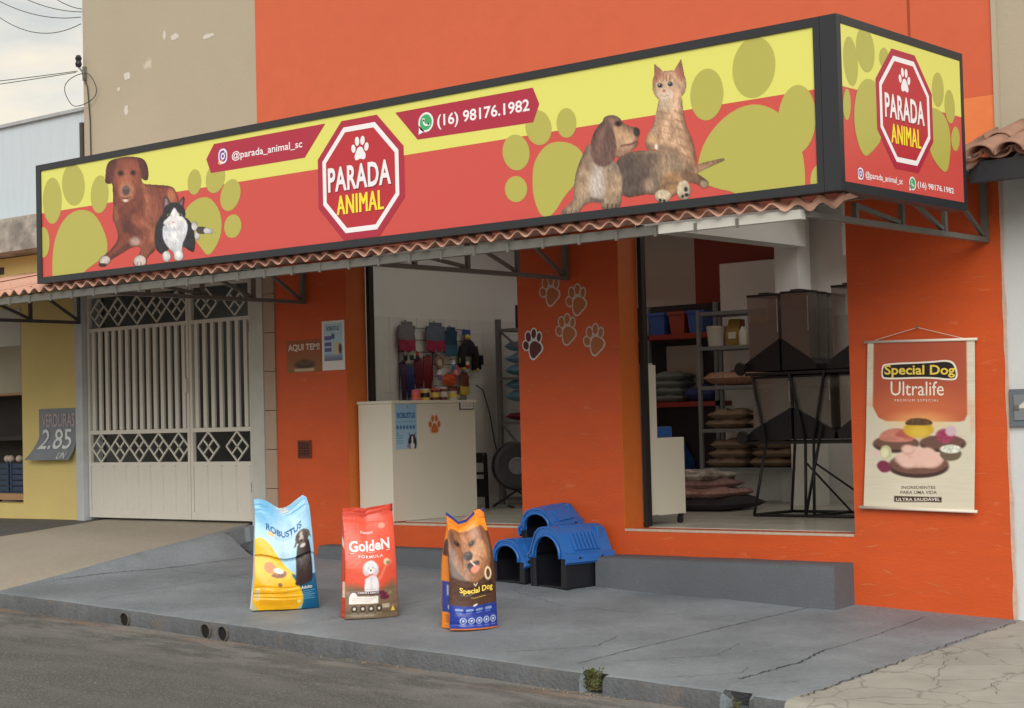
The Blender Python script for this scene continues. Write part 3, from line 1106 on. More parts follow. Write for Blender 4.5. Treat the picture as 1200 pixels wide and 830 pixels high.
# ================================================================== METAL GATE
gate = thing('metal_gate', 'cream metal garage gate with vertical bars and two rows of diamond lattice', 'gate', (-4.7, 0.05, 0.50))
GY = 0.05
def leaf(name, x0, x1, nbar, ndia, npan):
    st = 0.035
    fr = MB()
    for a in (x0, x1 - st):
        fr.box(a, a + st, GY - 0.02, GY + 0.02, 0.53, 2.81)
    for z0, z1 in ((0.53, 0.605), (1.055, 1.09), (1.375, 1.415), (2.425, 2.46), (2.775, 2.81)):
        fr.box(x0 + st, x1 - st, GY - 0.018, GY + 0.018, z0, z1)
    f = fr.build(name, GATE, gate)
    w = x1 - x0 - 2 * st
    pitch = w / nbar
    pb = MB().box(-0.024, 0.024, -0.014, 0.014, 0, 1.01, 0.004).build('bar', GATE, f, local=True)
    for i in range(nbar):
        loc = (x0 + st + pitch * (i + 0.5) - gate.location.x, 0, 1.415 - gate.location.z)
        if i == 0:
            pb.location = loc
        else:
            share(pb, f, loc)
    pw = w / npan
    pp = MB().add([(0.004, 0.008, 0), (pw - 0.012, 0.008, 0), (pw - 0.012, 0.004, 0), (pw - 0.024, -0.017, 0), (0.010, -0.017, 0), (0.004, 0.002, 0),
                   (0.004, 0.008, 0.45), (pw - 0.012, 0.008, 0.45), (pw - 0.012, 0.004, 0.45), (pw - 0.024, -0.017, 0.45), (0.010, -0.017, 0.45), (0.004, 0.002, 0.45)],
                  [(0, 1, 2, 3, 4, 5), (11, 10, 9, 8, 7, 6)] + [(i, i + 6, (i + 1) % 6 + 6, (i + 1) % 6) for i in range(6)]).build('panel', GATE, f, local=True)
    for i in range(npan):
        loc = (x0 + st + pw * i - gate.location.x, 0, 0.605 - gate.location.z)
        if i == 0:
            pp.location = loc
        else:
            share(pp, f, loc)
    dw = w / ndia
    h = 0.285
    dm = MB()
    hw, hh = min(dw * 0.49, 0.155), h / 2
    C = [(-hw, 0), (0, hh), (hw, 0), (0, -hh)]
    def B3(p, q, t=0.014):
        dm.bar((p[0], 0, p[1]), (q[0], 0, q[1]), 0.014, t, up=(0, 1, 0))
    for i in range(4):
        B3(C[i], C[(i + 1) % 4], 0.016)
    B3((-hw / 2, hh / 2), (hw / 2, -hh / 2))
    B3((-hw / 2, -hh / 2), (hw / 2, hh / 2))
    if dw > 0.33:
        pass
    pd = dm.build('diamond', GATE, f, local=True)
    k = 0
    for zc in (1.2325, 2.6175):
        for i in range(ndia):
            loc = (x0 + st + dw * (i + 0.5) - gate.location.x, 0, zc - gate.location.z)
            if k == 0:
                pd.location = loc
            else:
                share(pd, f, loc)
            k += 1
    return f
leaf('gate_leaf', -5.945, -4.335, 14, 5, 8)
door_l = leaf('wicket_door', -4.325, -3.425, 7, 2, 4)
# door lock, hinges, ground plate
MB().box(-4.375, -4.345, GY - 0.05, GY - 0.021, 1.76, 1.90, 0.004).build('lock_box', GATE, gate)
for z in (0.80, 2.3):
    MB().tube([(-3.43, GY - 0.028, z), (-3.43, GY - 0.028, z + 0.09)], 0.014, 8).build('hinge', STEEL, gate)
# roller shutter slats seen above the gate
for k_ in range(3):
    box('housing_slat', -5.93, -3.42, 0.02, 0.05, 2.84 + k_ * 0.05, 2.882 + k_ * 0.05, GATE_COL, gate)

# ================================================================== AWNING: corrugated sheets on steel brackets
aw = thing('awning', 'pinkish corrugated awning on grey steel brackets running below the sign', 'awning', (0, 0, 2.5))
EY, EZ, WZ = -2.42, 2.594, 3.085
PITCH_C = 0.145
def roof_z(y):
    return EZ + (WZ - EZ) * (y - EY) / (0 - EY)
def sheet(x0, n, sag, tear=False):
    sub = 8
    nx = n * sub
    ys = [EY, EY + 0.04, EY + 0.3, EY + 0.8, EY + 1.4, EY + 1.9, -0.01]
    vs = []
    for y in ys:
        for i in range(nx + 1):
            x = x0 + i / sub * PITCH_C
            z = roof_z(y) + (0.021 + 0.006 * nz2(round(x / PITCH_C), 3, 0.9, 2)) * math.cos(2 * math.pi * x / PITCH_C) + sag + 0.004 * nz2(x, y, 3, 4)
            yy = y
            if y == EY:
                yy += 0.020 * nz2(x, 0, 9, 6) + 0.03 * max(0, nz2(x, 2, 1.3, 1))
                if tear:
                    q = (x - 3.72) / 0.36
                    if q > 0:
                        z -= 0.05 * min(1, q) * (1 - 0.6 * q)
                        yy += 0.06 * q
            vs.append((x, yy, z))
    m = len(vs)
    vs += [(a, b, c - 0.011) for a, b, c in vs]
    w = nx + 1
    fs = []
    for j in range(len(ys) - 1):
        for i in range(nx):
            a = j * w + i
            fs.append((a, a + 1, a + w + 1, a + w))
            fs.append((m + a, m + a + w, m + a + w + 1, m + a + 1))
    for i in range(nx):
        fs.append((i, m + i, m + i + 1, i + 1))
    o = MB().add(vs, fs).build('roof_sheet', ROOFPINK, aw)
    auto_smooth(o, 50)
    return o
x = -7.975
i = 0
while x < 4.0:
    sheet(x, 7 if x < 3.3 else 5, 0.0045 * (i % 2) + 0.003 * math.sin(i * 2.1), tear=x > 3.0)
    x += 7 * PITCH_C - 0.0 if x < 3.3 else 9
    i += 1
# hook bolts standing on the crests
pb = MB().tube([(0, 0, 0), (0, 0, 0.045)], 0.006, 6).tube([(0, 0, 0.0), (0, 0, 0.012)], [0.016, 0.004], 8).build('hook_bolt', ROOFPINK, aw, local=True)
k = 0
xx = math.ceil(-7.9 / PITCH_C) * PITCH_C
while xx < 4.0:
    loc = (xx, EY + 0.07, roof_z(EY + 0.07) + 0.025 - 2.5)
    if k == 0:
        pb.location = loc
    else:
        share(pb, aw, loc)
    k += 1
    xx += 2 * PITCH_C
# eave beam, purlins
box('eave_beam', -7.9, 2.95, -2.375, -2.325, 2.503, 2.560, STEEL, aw)
box('eave_beam', 2.95, 3.93, -2.377, -2.323, 2.505, 2.558, STEEL_W, aw)
box('purlin', -7.9, 3.93, -1.24, -1.19, 2.735, 2.785, STEEL, aw)
box('purlin', -7.9, 3.93, -0.18, -0.13, 2.945, 2.995, STEEL, aw)
# clips below the beam
pb = box('beam_clip', -0.008, 0.008, -0.012, 0.0, 0, 0.055, STEEL, aw, local=True)
for k in range(40):
    loc = (-7.8 + k * 0.29, -2.376, 2.49 - 2.5)
    if k == 0:
        pb.location = loc
    else:
        share(pb, aw, loc)
# brackets
def bracket(xc, m):
    zb = 2.532
    b0 = MB().box(xc - 0.022, xc + 0.022, -2.325, -0.004, zb - 0.016, zb + 0.016).build('bracket', m, aw)
    t = 0.03
    MB().box(xc - 0.02, xc + 0.02, -0.045, -0.004, zb + 0.017, 2.985).build('wall_post', m, b0)
    MB().bar((xc, -2.33, 2.585), (xc, -0.05, roof_z(-0.05) - 0.06), 0.036, 0.036).build('top_chord', m, b0)
    for y in (-0.62, -1.20, -1.78):
        MB().box(xc - 0.015, xc + 0.015, y - 0.016, y + 0.016, zb + 0.017, roof_z(y) - 0.085).build('web_post', m, b0)
    for ya, za, yb, zb2 in ((-0.60, roof_z(-0.60) - 0.09, -0.06, zb + 0.03), (-1.18, roof_z(-1.18) - 0.09, -0.65, zb + 0.03), (-1.80, roof_z(-1.8) - 0.09, -1.23, zb + 0.03)):
        MB().bar((xc, ya, za), (xc, yb, zb2), 0.024, 0.026).build('web_diagonal', m, b0)
bracket(3.95, STEEL)
bracket(0.385, STEEL)
bracket(-2.65, STEEL)
bracket(-5.985, mat('dark_steel', (0.075, 0.07, 0.065), rough=0.6, var=0.3))

# ================================================================== SHOP SIGN
sign = thing('shop_sign', 'long red and yellow pet shop sign box with dogs, cats and an octagon logo', 'sign', (0.5, -2.45, 2.63))
SX0, SX1, SZ0, SZ1, SYF, SYB = -3.225, 4.243, 2.630, 3.609, -2.45, -0.90
fr = MB()
fw = 0.05
fr.box(SX0, SX1 - 0.15, SYF - 0.012, SYF + 0.10, SZ0, SZ0 + fw).box(SX0, SX1 - 0.15, SYF - 0.012, SYF + 0.10, SZ1 - fw, SZ1)
fr.box(SX0, SX0 + 0.062, SYF - 0.012, SYF + 0.10, SZ0 + fw, SZ1 - fw)
fr.box(SX1 - 0.15, SX1 - 0.108, SYF - 0.012, SYF + 0.10, SZ0, SZ1)
fr.build('front_frame', FRAME, sign)
MB().box(SX1 - 0.105, SX1, SYF - 0.013, SYF + 0.035, SZ0, SZ1).build('corner_post', FRAME, sign)
fr = MB()
fr.box(SX1 - 0.10, SX1 + 0.001, SYF + 0.035, SYB, SZ0, SZ0 + fw).box(SX1 - 0.10, SX1 + 0.001, SYF + 0.035, SYB, SZ1 - fw, SZ1)
fr.box(SX1 - 0.10, SX1 + 0.001, SYB - 0.04, SYB + 0.0, SZ0 + fw, SZ1 - fw)
fr.build('side_frame', FRAME, sign)
box('top_plate', SX0 + 0.01, SX1 - 0.15, SYF + 0.10, SYF + 0.32, SZ1 - 0.02, SZ1 - 0.004, FRAME, sign)
for bx_ in (-2.6, 0.39, 2.9):
    MB().bar((bx_, SYF + 0.05, SZ1 - 0.06), (bx_, -0.02, SZ1 - 0.06), 0.04, 0.04).build('stay', STEEL, sign)
SRED = mat_s('sign_red', (204, 79, 73), rough=0.32, spec=0.5)
SYEL = mat_s('sign_yellow', (222, 221, 112), rough=0.32, spec=0.5)
SOLV = mat_s('sign_olive', (180, 176, 86), rough=0.32, spec=0.5)
SMAR = mat_s('sign_maroon', (172, 40, 66), rough=0.32, spec=0.5)
SDKR = mat_s('sign_dark_red', (184, 44, 56), rough=0.32, spec=0.5)
SWHT = mat_s('sign_white', (240, 236, 242), rough=0.32, spec=0.5)
SLET = mat_s('sign_yellow_letters', (245, 225, 60), rough=0.32, spec=0.5)
FP = box('front_panel', SX0 + 0.062, SX1 - 0.15, SYF + 0.0, SYF + 0.02, SZ0 + fw, SZ1 - fw, SRED, sign)
SP = box('side_panel', SX1 - 0.02, SX1 - 0.0015, SYF + 0.036, SYB - 0.04, SZ0 + fw, SZ1 - fw, SRED, sign)
A0, A1, B0, B1 = SX0 + 0.062, SX1 - 0.15, SZ0 + fw, SZ1 - fw
def FN(d):
    return lambda a, b: (a, SYF - 0.0006 - d, b)
SA0, SA1 = SYF + 0.036, SYB - 0.04
def SN(d):
    return lambda a, b: (SX1 - 0.0015 + 0.0006 + d, a, b)
TR = {
    'dog': (0.00165511031, -3.40738698e-05, -2.45541481, 9.20761898e-05, -0.0011438716, 3.63448161, 8.62446535e-05, 1.81607685e-06, 1),
    'pup': (0.00180802289, -3.72218915e-05, 2.25055999, 0.000100582939, -0.00124955178, 3.70989646, 9.42126373e-05, 1.98386083e-06, 1),
    'left': (0.00288270203, -5.9346385e-05, -3.74292344, 0.0001603689, -0.00199227868, 3.91772711, 0.000150212126, 3.16305711e-06, 1),
    'right': (0.0021952084, -4.51929062e-05, 1.76283527, 0.000122122631, -0.0015171415, 3.8413322, 0.000114388138, 2.40870178e-06, 1),
    'side': (0.00281806056, -0.000102821701, -2.41426593, -0.000292342096, -0.00115130729, 3.54728969, -0.000187982793, 1.07836285e-05, 1),
    'banner': (0.00214444379, -5.44529919e-05, 2.97990508, 9.45716087e-05, -0.00165388908, 2.02292199, 9.71421865e-05, 2.04554914e-06, 1),
}
def tp(key, pts):
    return [hom(TR[key], a, b) for a, b in pts]
flat('yellow_band', [[(A0, 3.208), (A1, 3.208), (A1, B1), (A0, B1)]], FN(0), SYEL, FP)
# big olive paw prints
def olive(name, key, pts, d):
    P = clip_poly(tp(key, pts), A0, A1, B0, B1)
    if len(P) > 2:
        OLN[0] += 1
        flat(name, [P], FN(d + OLN[0] * 0.00003), SOLV, FP)
OLN = [0]
for a in ((222, 272, 40, 98, 0), (311, 205, 48, 88, -3), (422, 245, 38, 80, 3), (184, 448, 26, 64, 0), (823, 193, 29, 54, 4), (912, 175, 40, 66, 12), (975, 248, 41, 69, 14), (985, 380, 36, 50, 8)):
    olive('paw_toe', 'left', ellpts(*a), 0.0006)
olive('paw_pad', 'left', chaikin([(338, 305), (405, 325), (455, 430), (455, 500), (420, 525), (350, 575), (320, 640), (225, 640), (220, 520), (235, 420), (275, 340)], 2), 0.0006)
olive('paw_pad', 'left', chaikin([(770, 310), (870, 240), (935, 310), (940, 420), (885, 515), (850, 470), (800, 400)], 2), 0.0006)
for a in ((90, 465, 57, 76, -6), (185, 360, 55, 74, -8), (303, 340, 42, 63, 0), (90, 620, 47, 55, 0), (897, 220, 70, 110, 4), (1096, 105, 90, 130, 8)):
    olive('paw_toe', 'right', ellpts(*a), 0.0006)
olive('paw_toe', 'right', ellpts(1278, 325, 80, 146, 3), 0.0006)
olive('paw_toe', 'right', ellpts(1385, 585, 50, 75, 0), 0.0006)
olive('paw_pad', 'right', chaikin([(158, 590), (165, 500), (225, 420), (320, 420), (380, 470), (380, 560), (300, 640), (245, 735), (195, 740), (165, 660)], 2), 0.0006)
olive('paw_pad', 'right', chaikin([(850, 560), (880, 420), (980, 300), (1100, 250), (1220, 300), (1310, 450), (1315, 700), (1200, 800), (1050, 640), (900, 610)], 2), 0.0006)
# tags with handle and phone number
flat('handle_tag', [[(-0.999, 3.520), (-1.089, 3.416), (-1.038, 3.306), (-0.025, 3.304), (0.19, 3.520)]], FN(0.0012), SMAR, FP)
flat('phone_tag', [[(0.866, 3.506), (2.068, 3.506), (2.118, 3.394), (2.065, 3.285), (1.067, 3.298)]], FN(0.0012), SMAR, FP)
def octagon(cx, cz, r, n=8):
    return [(cx + r * math.cos(R(22.5 + 45 * i)), cz + r * math.sin(R(22.5 + 45 * i))) for i in range(n)]
def ring(P, Q):
    return [[P[i], P[(i + 1) % len(P)], Q[(i + 1) % len(P)], Q[i]] for i in range(len(P))]
def insta(cx, cz, w, h, fn, parent, d):
    o = flat('photo_app_icon', [chaikin([(cx - w * .5, cz - h * .5), (cx + w * .5, cz - h * .5), (cx + w * .5, cz + h * .5), (cx - w * .5, cz + h * .5)], 1)], fn(d), mat_s('icon_violet', (120, 58, 150), rough=0.32), parent)
    flat('icon_warm_corner', [ellpts(cx - w * .25, cz - h * .36, w * .28, h * .16)], fn(d + 0.0004), mat_s('icon_warm', (225, 150, 110), rough=0.32), o)
    def rr(k):
        return chaikin([(cx - w * k, cz - h * k), (cx + w * k, cz - h * k), (cx + w * k, cz + h * k), (cx - w * k, cz + h * k)], 2)
    flat('icon_outline', ring(rr(.47), rr(.36)) + ring(ellpts(cx, cz, w * .22, h * .22, 0, 20), ellpts(cx, cz, w * .12, h * .12, 0, 20)) + [ellpts(cx + w * .22, cz + h * .24, w * .06, h * .05, 0, 10)], fn(d + 0.0008), SWHT, o)
def whats(cx, cz, r, rz_, fn, parent, d):
    o = flat('chat_icon', [ellpts(cx, cz, r, rz_, 0, 30), [(cx - r * 1.02, cz - rz_ * 1.15), (cx - r * .2, cz - rz_ * .9), (cx - r * .9, cz - rz_ * .25)]], fn(d), SWHT, parent)
    flat('icon_disc', [ellpts(cx, cz, r * .8, rz_ * .8, 0, 30)], fn(d + 0.0006), mat_s('icon_green', (60, 170, 105), rough=0.32), o)
    P = ellpts(cx + r * .1, cz + rz_ * .1, r * .5, rz_ * .5, 0, 14, 150, 330)
    Q = ellpts(cx + r * .1, cz + rz_ * .1, r * .30, rz_ * .30, 0, 14, 150, 330)
    flat('icon_handset', [[P[i], P[i + 1], Q[i + 1], Q[i]] for i in range(14)] + [ellpts(cx - r * .30, cz + rz_ * .28, r * .17, rz_ * .17, 0, 12), ellpts(cx + r * .40, cz - rz_ * .24, r * .17, rz_ * .17, 0, 12)], fn(d + 0.001), SWHT, o)
insta(-0.900, 3.417, 0.105, 0.118, FN, FP, 0.0018)
lettering('@parada_animal_sc', FN(0.0022), SWHT, FP, (-0.80, 3.365, -0.048, 3.437), bold=0.012)
whats(1.146, 3.405, 0.068, 0.066, FN, FP, 0.0018)
lettering('(16) 98176.1982', FN(0.0022), SWHT, FP, (1.248, 3.340, 2.038, 3.440), bold=0.020)
def logo(cx, cz, r, fn, parent, d, par, ani, pawc, paws):
    o = flat('logo_octagon', [octagon(cx, cz, r * 1.13)], fn(d), SMAR, parent)
    flat('logo_face', [octagon(cx, cz, r * 0.90)], fn(d + 0.0005), SDKR, o)
    flat('logo_border', ring(octagon(cx, cz, r), octagon(cx, cz, r * 0.905)), fn(d + 0.001), SWHT, o)
    t, p = paw_shapes(pawc[0], pawc[1], paws)
    flat('logo_paw', t + [p], fn(d + 0.0015), SWHT, o)
    DK = mat_s('sign_letter_shadow', (120, 24, 44), rough=0.35)
    s = (par[2] - par[0]) * 0.012
    for txt, bx_, m_ in (('PARADA', par, SWHT), ('ANIMAL', ani, SLET)):
        bo, sp_ = (0.028, 1.06) if txt == 'PARADA' else (0.0, 1.10)
        lettering(txt, fn(d + 0.0013), DK, o, (bx_[0] + s, bx_[1] - s, bx_[2] + s, bx_[3] - s), bold=bo, spacing=sp_, name='lettering_shadow')
        lettering(txt, fn(d + 0.0018), m_, o, bx_, bold=bo, spacing=sp_)
        if txt == 'ANIMAL':                      # heavier strokes: the same word again, a little to each side
            for q, sh_ in enumerate((-0.011, 0.011, 0.0055)):
                w_ = (bx_[2] - bx_[0]) * sh_
                lettering(txt, fn(d + 0.0020 + q * 0.0002), m_, o, (bx_[0] + w_, bx_[1], bx_[2] + w_, bx_[3]), bold=bo, spacing=sp_)
logo(0.522, 3.100, 0.398, FN, FP, 0.0022, (0.207, 3.030, 0.816, 3.200), (0.292, 2.865, 0.738, 2.998), (0.527, 3.300), 0.175)
# side panel print
flat('yellow_band', [[(SA0, 3.210), (SA1, 3.210), (SA1, B1), (SA0, B1)]], SN(0), SYEL, SP)
def solive(name, pts):
    P = clip_poly(tp('side', pts), SA0, SA1, B0, B1)
    if len(P) > 2:
        OLN[0] += 1
        flat(name, [P], SN(0.0003 + OLN[0] * 0.00003), SOLV, SP)
for a in ((48, 170, 34, 118, -5), (118, 115, 43, 108, -6), (205, 150, 22, 45, 0), (30, 375, 18, 75, 0), (462, 305, 28, 82, -2), (518, 385, 24, 80, -4), (545, 538, 20, 58, 0)):
    solive('paw_toe', ellpts(*a))
solive('paw_pad', chaikin([(130, 240), (80, 290), (62, 400), (70, 520), (110, 630), (150, 600), (205, 530), (200, 300)], 2))
solive('paw_pad', chaikin([(415, 390), (470, 395), (512, 460), (525, 560), (510, 705), (470, 680), (415, 590)], 2))
logo(-1.682, 3.157, 0.335, SN, SP, 0.0012, (-1.932, 3.096, -1.442, 3.239), (-1.864, 2.954, -1.500, 3.066), (-1.68, 3.335), 0.15)
insta(-2.242, 2.738, 0.070, 0.072, SN, SP, 0.0012)
lettering('@parada_animal_sc', SN(0.0016), SWHT, SP, (-2.186, 2.710, -1.742, 2.758), bold=0.012)
whats(-1.619, 2.738, 0.042, 0.040, SN, SP, 0.0012)
lettering('(16) 98176.1982', SN(0.0016), SWHT, SP, (-1.557, 2.712, -1.082, 2.757), bold=0.02)

# printed animals
PRN = vmat('sign_print', rough=0.32)
def grid(x0, x1, y0, y1, step_):
    X, Y = np.meshgrid(np.arange(x0, x1 + step_, step_, dtype=float), np.arange(y0, y1 + step_, step_, dtype=float))
    return X, Y
def sign_pos(key, cv, d):
    a, b = hom(TR[key], cv.X, cv.Y)
    a = np.clip(a, A0, A1)
    b = np.clip(b, B0, B1)
    return np.stack([a, np.full_like(a, SYF - 0.0006 - d), b], -1)
def paint_dog():
    X, Y = grid(30, 840, 25, 805, 3)
    c = Canvas(X, Y, (120, 66, 54))
    fur = dict(grain=.16, gs=(7, 26))
    out = [(88, 100), (110, 62), (160, 45), (230, 33), (300, 36), (350, 50), (374, 95), (383, 155), (375, 202), (345, 195), (330, 178), (338, 222), (400, 228), (470, 232), (525, 236), (562, 252), (592, 330), (600, 420), (560, 560), (440, 640), (425, 690), (372, 728), (365, 795), (278, 795), (272, 750), (318, 715), (330, 655), (262, 662), (185, 712), (125, 745), (75, 798), (35, 792), (36, 740), (90, 708), (150, 645), (172, 592), (155, 515), (128, 465), (138, 400), (134, 300), (132, 215), (108, 226), (78, 216), (82, 160)]
    c.poly(out, (122, 66, 54), 5, smooth=1, base=True, **fur)
    c.ell(470, 330, 110, 100, (126, 66, 56), 60, grain=.2, gs=(9, 22))
    c.limb([(410, 240, 20), (440, 400, 22), (420, 480, 18)], (150, 88, 70), 40, op=.7)
    c.ell(545, 300, 32, 52, (196, 118, 84), 26)
    c.limb([(345, 215, 20), (375, 320, 22), (380, 430, 24)], (172, 104, 80), 34, op=.85, **fur)
    c.ell(235, 430, 80, 110, (118, 60, 50), 60, op=.8, **fur)
    c.limb([(150, 400, 18), (150, 480, 22), (185, 560, 20)], (164, 98, 74), 30, op=.8, **fur)
    c.ell(235, 545, 55, 80, (84, 42, 42), 70, op=.85)
    c.limb([(300, 470, 40), (380, 520, 50), (395, 600, 48), (350, 690, 42), (325, 745, 38)], (146, 82, 64), 26, **fur)
    c.limb([(330, 480, 12), (400, 540, 12), (405, 620, 10)], (176, 108, 84), 22, op=.7)
    c.limb([(215, 610, 52), (150, 680, 34), (80, 742, 30)], (124, 64, 52), 22, **fur)
    c.limb([(250, 640, 14), (180, 690, 10), (120, 735, 8)], (78, 38, 40), 18, op=.6)
    c.ell(288, 625, 36, 32, (196, 168, 158), 26, op=.85)
    c.poly([(86, 105), (115, 62), (165, 55), (152, 150), (132, 208), (106, 224), (80, 214)], (92, 46, 46), 12, smooth=1, **fur)
    c.poly([(305, 45), (348, 50), (374, 95), (382, 160), (372, 200), (345, 192), (322, 145), (312, 85)], (94, 46, 46), 12, smooth=1, **fur)
    c.ell(232, 165, 88, 118, (146, 80, 62), 36, **fur)
    c.ell(232, 85, 60, 45, (138, 74, 62), 40, op=.8)
    c.ell(232, 200, 30, 70, (170, 104, 80), 36, op=.7)
    c.ell(228, 275, 56, 66, (184, 120, 94), 26, op=.9, grain=.08, gs=(8, 8))
    for ex in (188, 275):
        c.ell(ex, 150 - (ex > 200) * 5, 25, 22, (112, 60, 50), 14)
        c.ell(ex, 150 - (ex > 200) * 5, 15, 14, (44, 28, 28), 6)
    c.ell(225, 270, 25, 34, (84, 72, 76), 8)
    c.ell(225, 252, 18, 10, (112, 100, 104), 10)
    c.limb([(195, 318, 3), (222, 326, 4), (252, 314, 3)], (70, 42, 40), 5)
    c.ell(222, 340, 20, 10, (214, 190, 180), 8)
    c.ell(320, 760, 44, 40, (228, 214, 208), 7, base=True, grain=.06)
    c.ell(78, 755, 38, 32, (216, 202, 196), 7, base=True, grain=.06)
    c.ell(62, 787, 28, 12, (52, 36, 42), 6, base=True)
    for dx in (-14, 10):
        c.limb([(320 + dx, 765, 3), (318 + dx, 788, 3)], (150, 130, 126), 4)
    # cat
    c.poly([(490, 420), (440, 490), (424, 560), (424, 640), (440, 692), (482, 716), (545, 650), (620, 655), (680, 697), (700, 694), (707, 610), (692, 510), (640, 450)], (40, 40, 48), 6, smooth=1, base=True, grain=.25, gs=(6, 20))
    c.ell(702, 515, 22, 32, (226, 224, 224), 6, base=True)
    c.ell(720, 582, 18, 32, (228, 226, 226), 6, base=True)
    c.limb([(738, 545, 25), (765, 546, 24)], (82, 72, 74), 5, base=True)
    c.limb([(785, 549, 21), (812, 552, 19)], (228, 226, 224), 5, base=True)
    c.poly([(484, 405), (484, 318), (512, 308), (538, 360)], (72, 62, 68), 4, base=True)
    c.poly([(492, 385), (494, 330), (508, 325), (522, 362)], (150, 118, 122), 5)
    c.poly([(588, 352), (624, 306), (632, 330), (620, 405)], (72, 62, 68), 4, base=True)
    c.poly([(598, 358), (620, 325), (622, 350), (614, 385)], (150, 118, 122), 5)
    c.ell(560, 432, 78, 80, (42, 42, 50), 6, base=True, grain=.2, gs=(6, 6))
    c.poly([(562, 380), (588, 428), (640, 468), (652, 505), (620, 530), (560, 535), (492, 512), (480, 490), (524, 452), (540, 420)], (228, 226, 230), 9, smooth=1, base=True)
    c.poly([(484, 500), (560, 530), (640, 485), (657, 515), (642, 590), (612, 650), (626, 742), (560, 760), (558, 705), (520, 672), (484, 612), (478, 570)], (214, 217, 226), 7, smooth=1, base=True, grain=.07, gs=(8, 20))
    c.ell(560, 560, 40, 60, (236, 238, 244), 50, op=.6)
    c.ell(560, 540, 60, 14, (186, 188, 200), 20, op=.7)
    c.ell(507, 728, 30, 38, (232, 230, 232), 6, base=True)
    c.ell(592, 725, 34, 34, (234, 232, 234), 6, base=True)
    for ex in (523, 604):
        c.ell(ex, 440, 13, 10, (150, 150, 130), 5)
        c.ell(ex, 440, 6, 8, (30, 34, 30), 4)
    c.ell(554, 490, 9, 7, (200, 150, 150), 4)
    return c.finish(0.30, 0.22)
cv = paint_dog()
print_mesh('printed_dog_and_cat', cv, sign_pos('dog', cv, 0.0018), PRN, FP)
def paint_pup():
    X, Y = grid(25, 850, 35, 825, 2.8)
    c = Canvas(X, Y, (150, 118, 90))
    fur = dict(grain=.17, gs=(9, 22))
    # kitten
    c.limb([(690, 595, 22), (770, 565, 15), (843, 541, 7)], (186, 146, 112), 6, base=True, **fur)
    c.poly([(526, 215), (510, 300), (494, 370), (462, 420), (452, 470), (470, 495), (520, 490), (600, 570), (700, 610), (712, 560), (692, 450), (655, 370), (642, 300), (634, 210)], (202, 166, 138), 6, smooth=1, base=True, **fur)
    c.ell(555, 330, 42, 95, (202, 172, 142), 50, op=.8, **fur)
    c.limb([(660, 400, 25), (690, 500, 28), (690, 580, 22)], (164, 122, 92), 40, op=.6)
    c.ell(478, 450, 24, 48, (206, 168, 124), 16, op=.8)
    for k in range(6):
        c.limb([(600 + k * 6, 300 + k * 42, 5), (650 + k * 8, 320 + k * 44, 3)], (152, 108, 80), 9, op=.6)
        c.limb([(520, 270 + k * 32, 3), (590, 280 + k * 34, 4)], (160, 118, 90), 9, op=.5)
    c.poly([(494, 118), (540, 100), (600, 96), (648, 112), (660, 165), (652, 208), (618, 240), (572, 258), (534, 252), (502, 226), (486, 180)], (206, 168, 140), 6, smooth=2, base=True, **fur)
    c.poly([(499, 62), (496, 175), (552, 112)], (196, 140, 112), 5, base=True)
    c.poly([(508, 88), (508, 150), (538, 115)], (186, 122, 108), 8)
    c.poly([(594, 104), (632, 38), (648, 120), (636, 158)], (196, 136, 112), 5, base=True)
    c.poly([(610, 104), (630, 66), (638, 118), (630, 136)], (186, 116, 106), 8)
    for dx in (-18, 0, 18):
        c.limb([(560 + dx, 118, 4), (558 + dx * .8, 148, 3)], (158, 108, 82), 7, op=.8)
    c.ell(552, 216, 40, 28, (222, 202, 184), 16)
    c.ell(540, 190, 12, 30, (222, 190, 160), 16, op=.7)
    for ex, ey in ((527, 172), (578, 165)):
        c.ell(ex, ey, 19, 16, (206, 180, 156), 8)
        c.ell(ex, ey, 14, 12, (92, 100, 108), 4)
        c.ell(ex, ey, 8, 9, (26, 26, 32), 4)
        c.ell(ex - 3, ey - 4, 3, 3, (220, 224, 228), 2)
    c.ell(547, 199, 9, 6, (192, 112, 104), 4)
    c.limb([(532, 222, 2), (547, 227, 2), (566, 221, 2)], (160, 122, 106), 5, op=.7)
    c.limb([(440, 480, 16), (520, 478, 18), (600, 500, 20), (680, 585, 20)], (104, 80, 66), 26, op=.55)
    c.limb([(650, 330, 14), (694, 450, 16), (704, 570, 14)], (140, 104, 82), 26, op=.6)
    c.limb([(535, 300, 10), (522, 400, 10), (512, 480, 9)], (148, 112, 90), 16, op=.5)
    c.limb([(585, 330, 8), (592, 430, 9)], (150, 114, 92), 16, op=.5)
    c.ell(555, 268, 36, 26, (214, 192, 170), 26, op=.7)
    c.ell(508, 480, 8, 18, (232, 220, 208), 8)
    # puppy
    c.poly([(315, 520), (400, 498), (500, 494), (590, 508), (660, 590), (700, 622), (650, 655), (605, 722), (520, 752), (500, 705), (330, 738), (298, 640)], (116, 97, 86), 6, smooth=1, base=True, **fur)
    c.ell(390, 610, 100, 90, (88, 74, 70), 90, op=.85, **fur)
    c.limb([(400, 506, 7), (500, 502, 8), (585, 516, 8), (645, 585, 7)], (168, 140, 114), 16, op=.75)
    c.ell(575, 595, 78, 85, (150, 127, 106), 50, **fur)
    c.ell(475, 670, 26, 34, (176, 150, 132), 24, op=.7)
    c.limb([(590, 640, 44), (560, 700, 38)], (160, 124, 90), 14, **fur)
    c.limb([(520, 690, 8), (560, 660, 8), (610, 660, 6)], (108, 84, 66), 14, op=.6)
    c.limb([(655, 622, 26), (715, 640, 24), (750, 662, 20)], (128, 98, 78), 8, base=True, **fur)
    c.ell(748, 665, 22, 20, (196, 168, 140), 10, base=True)
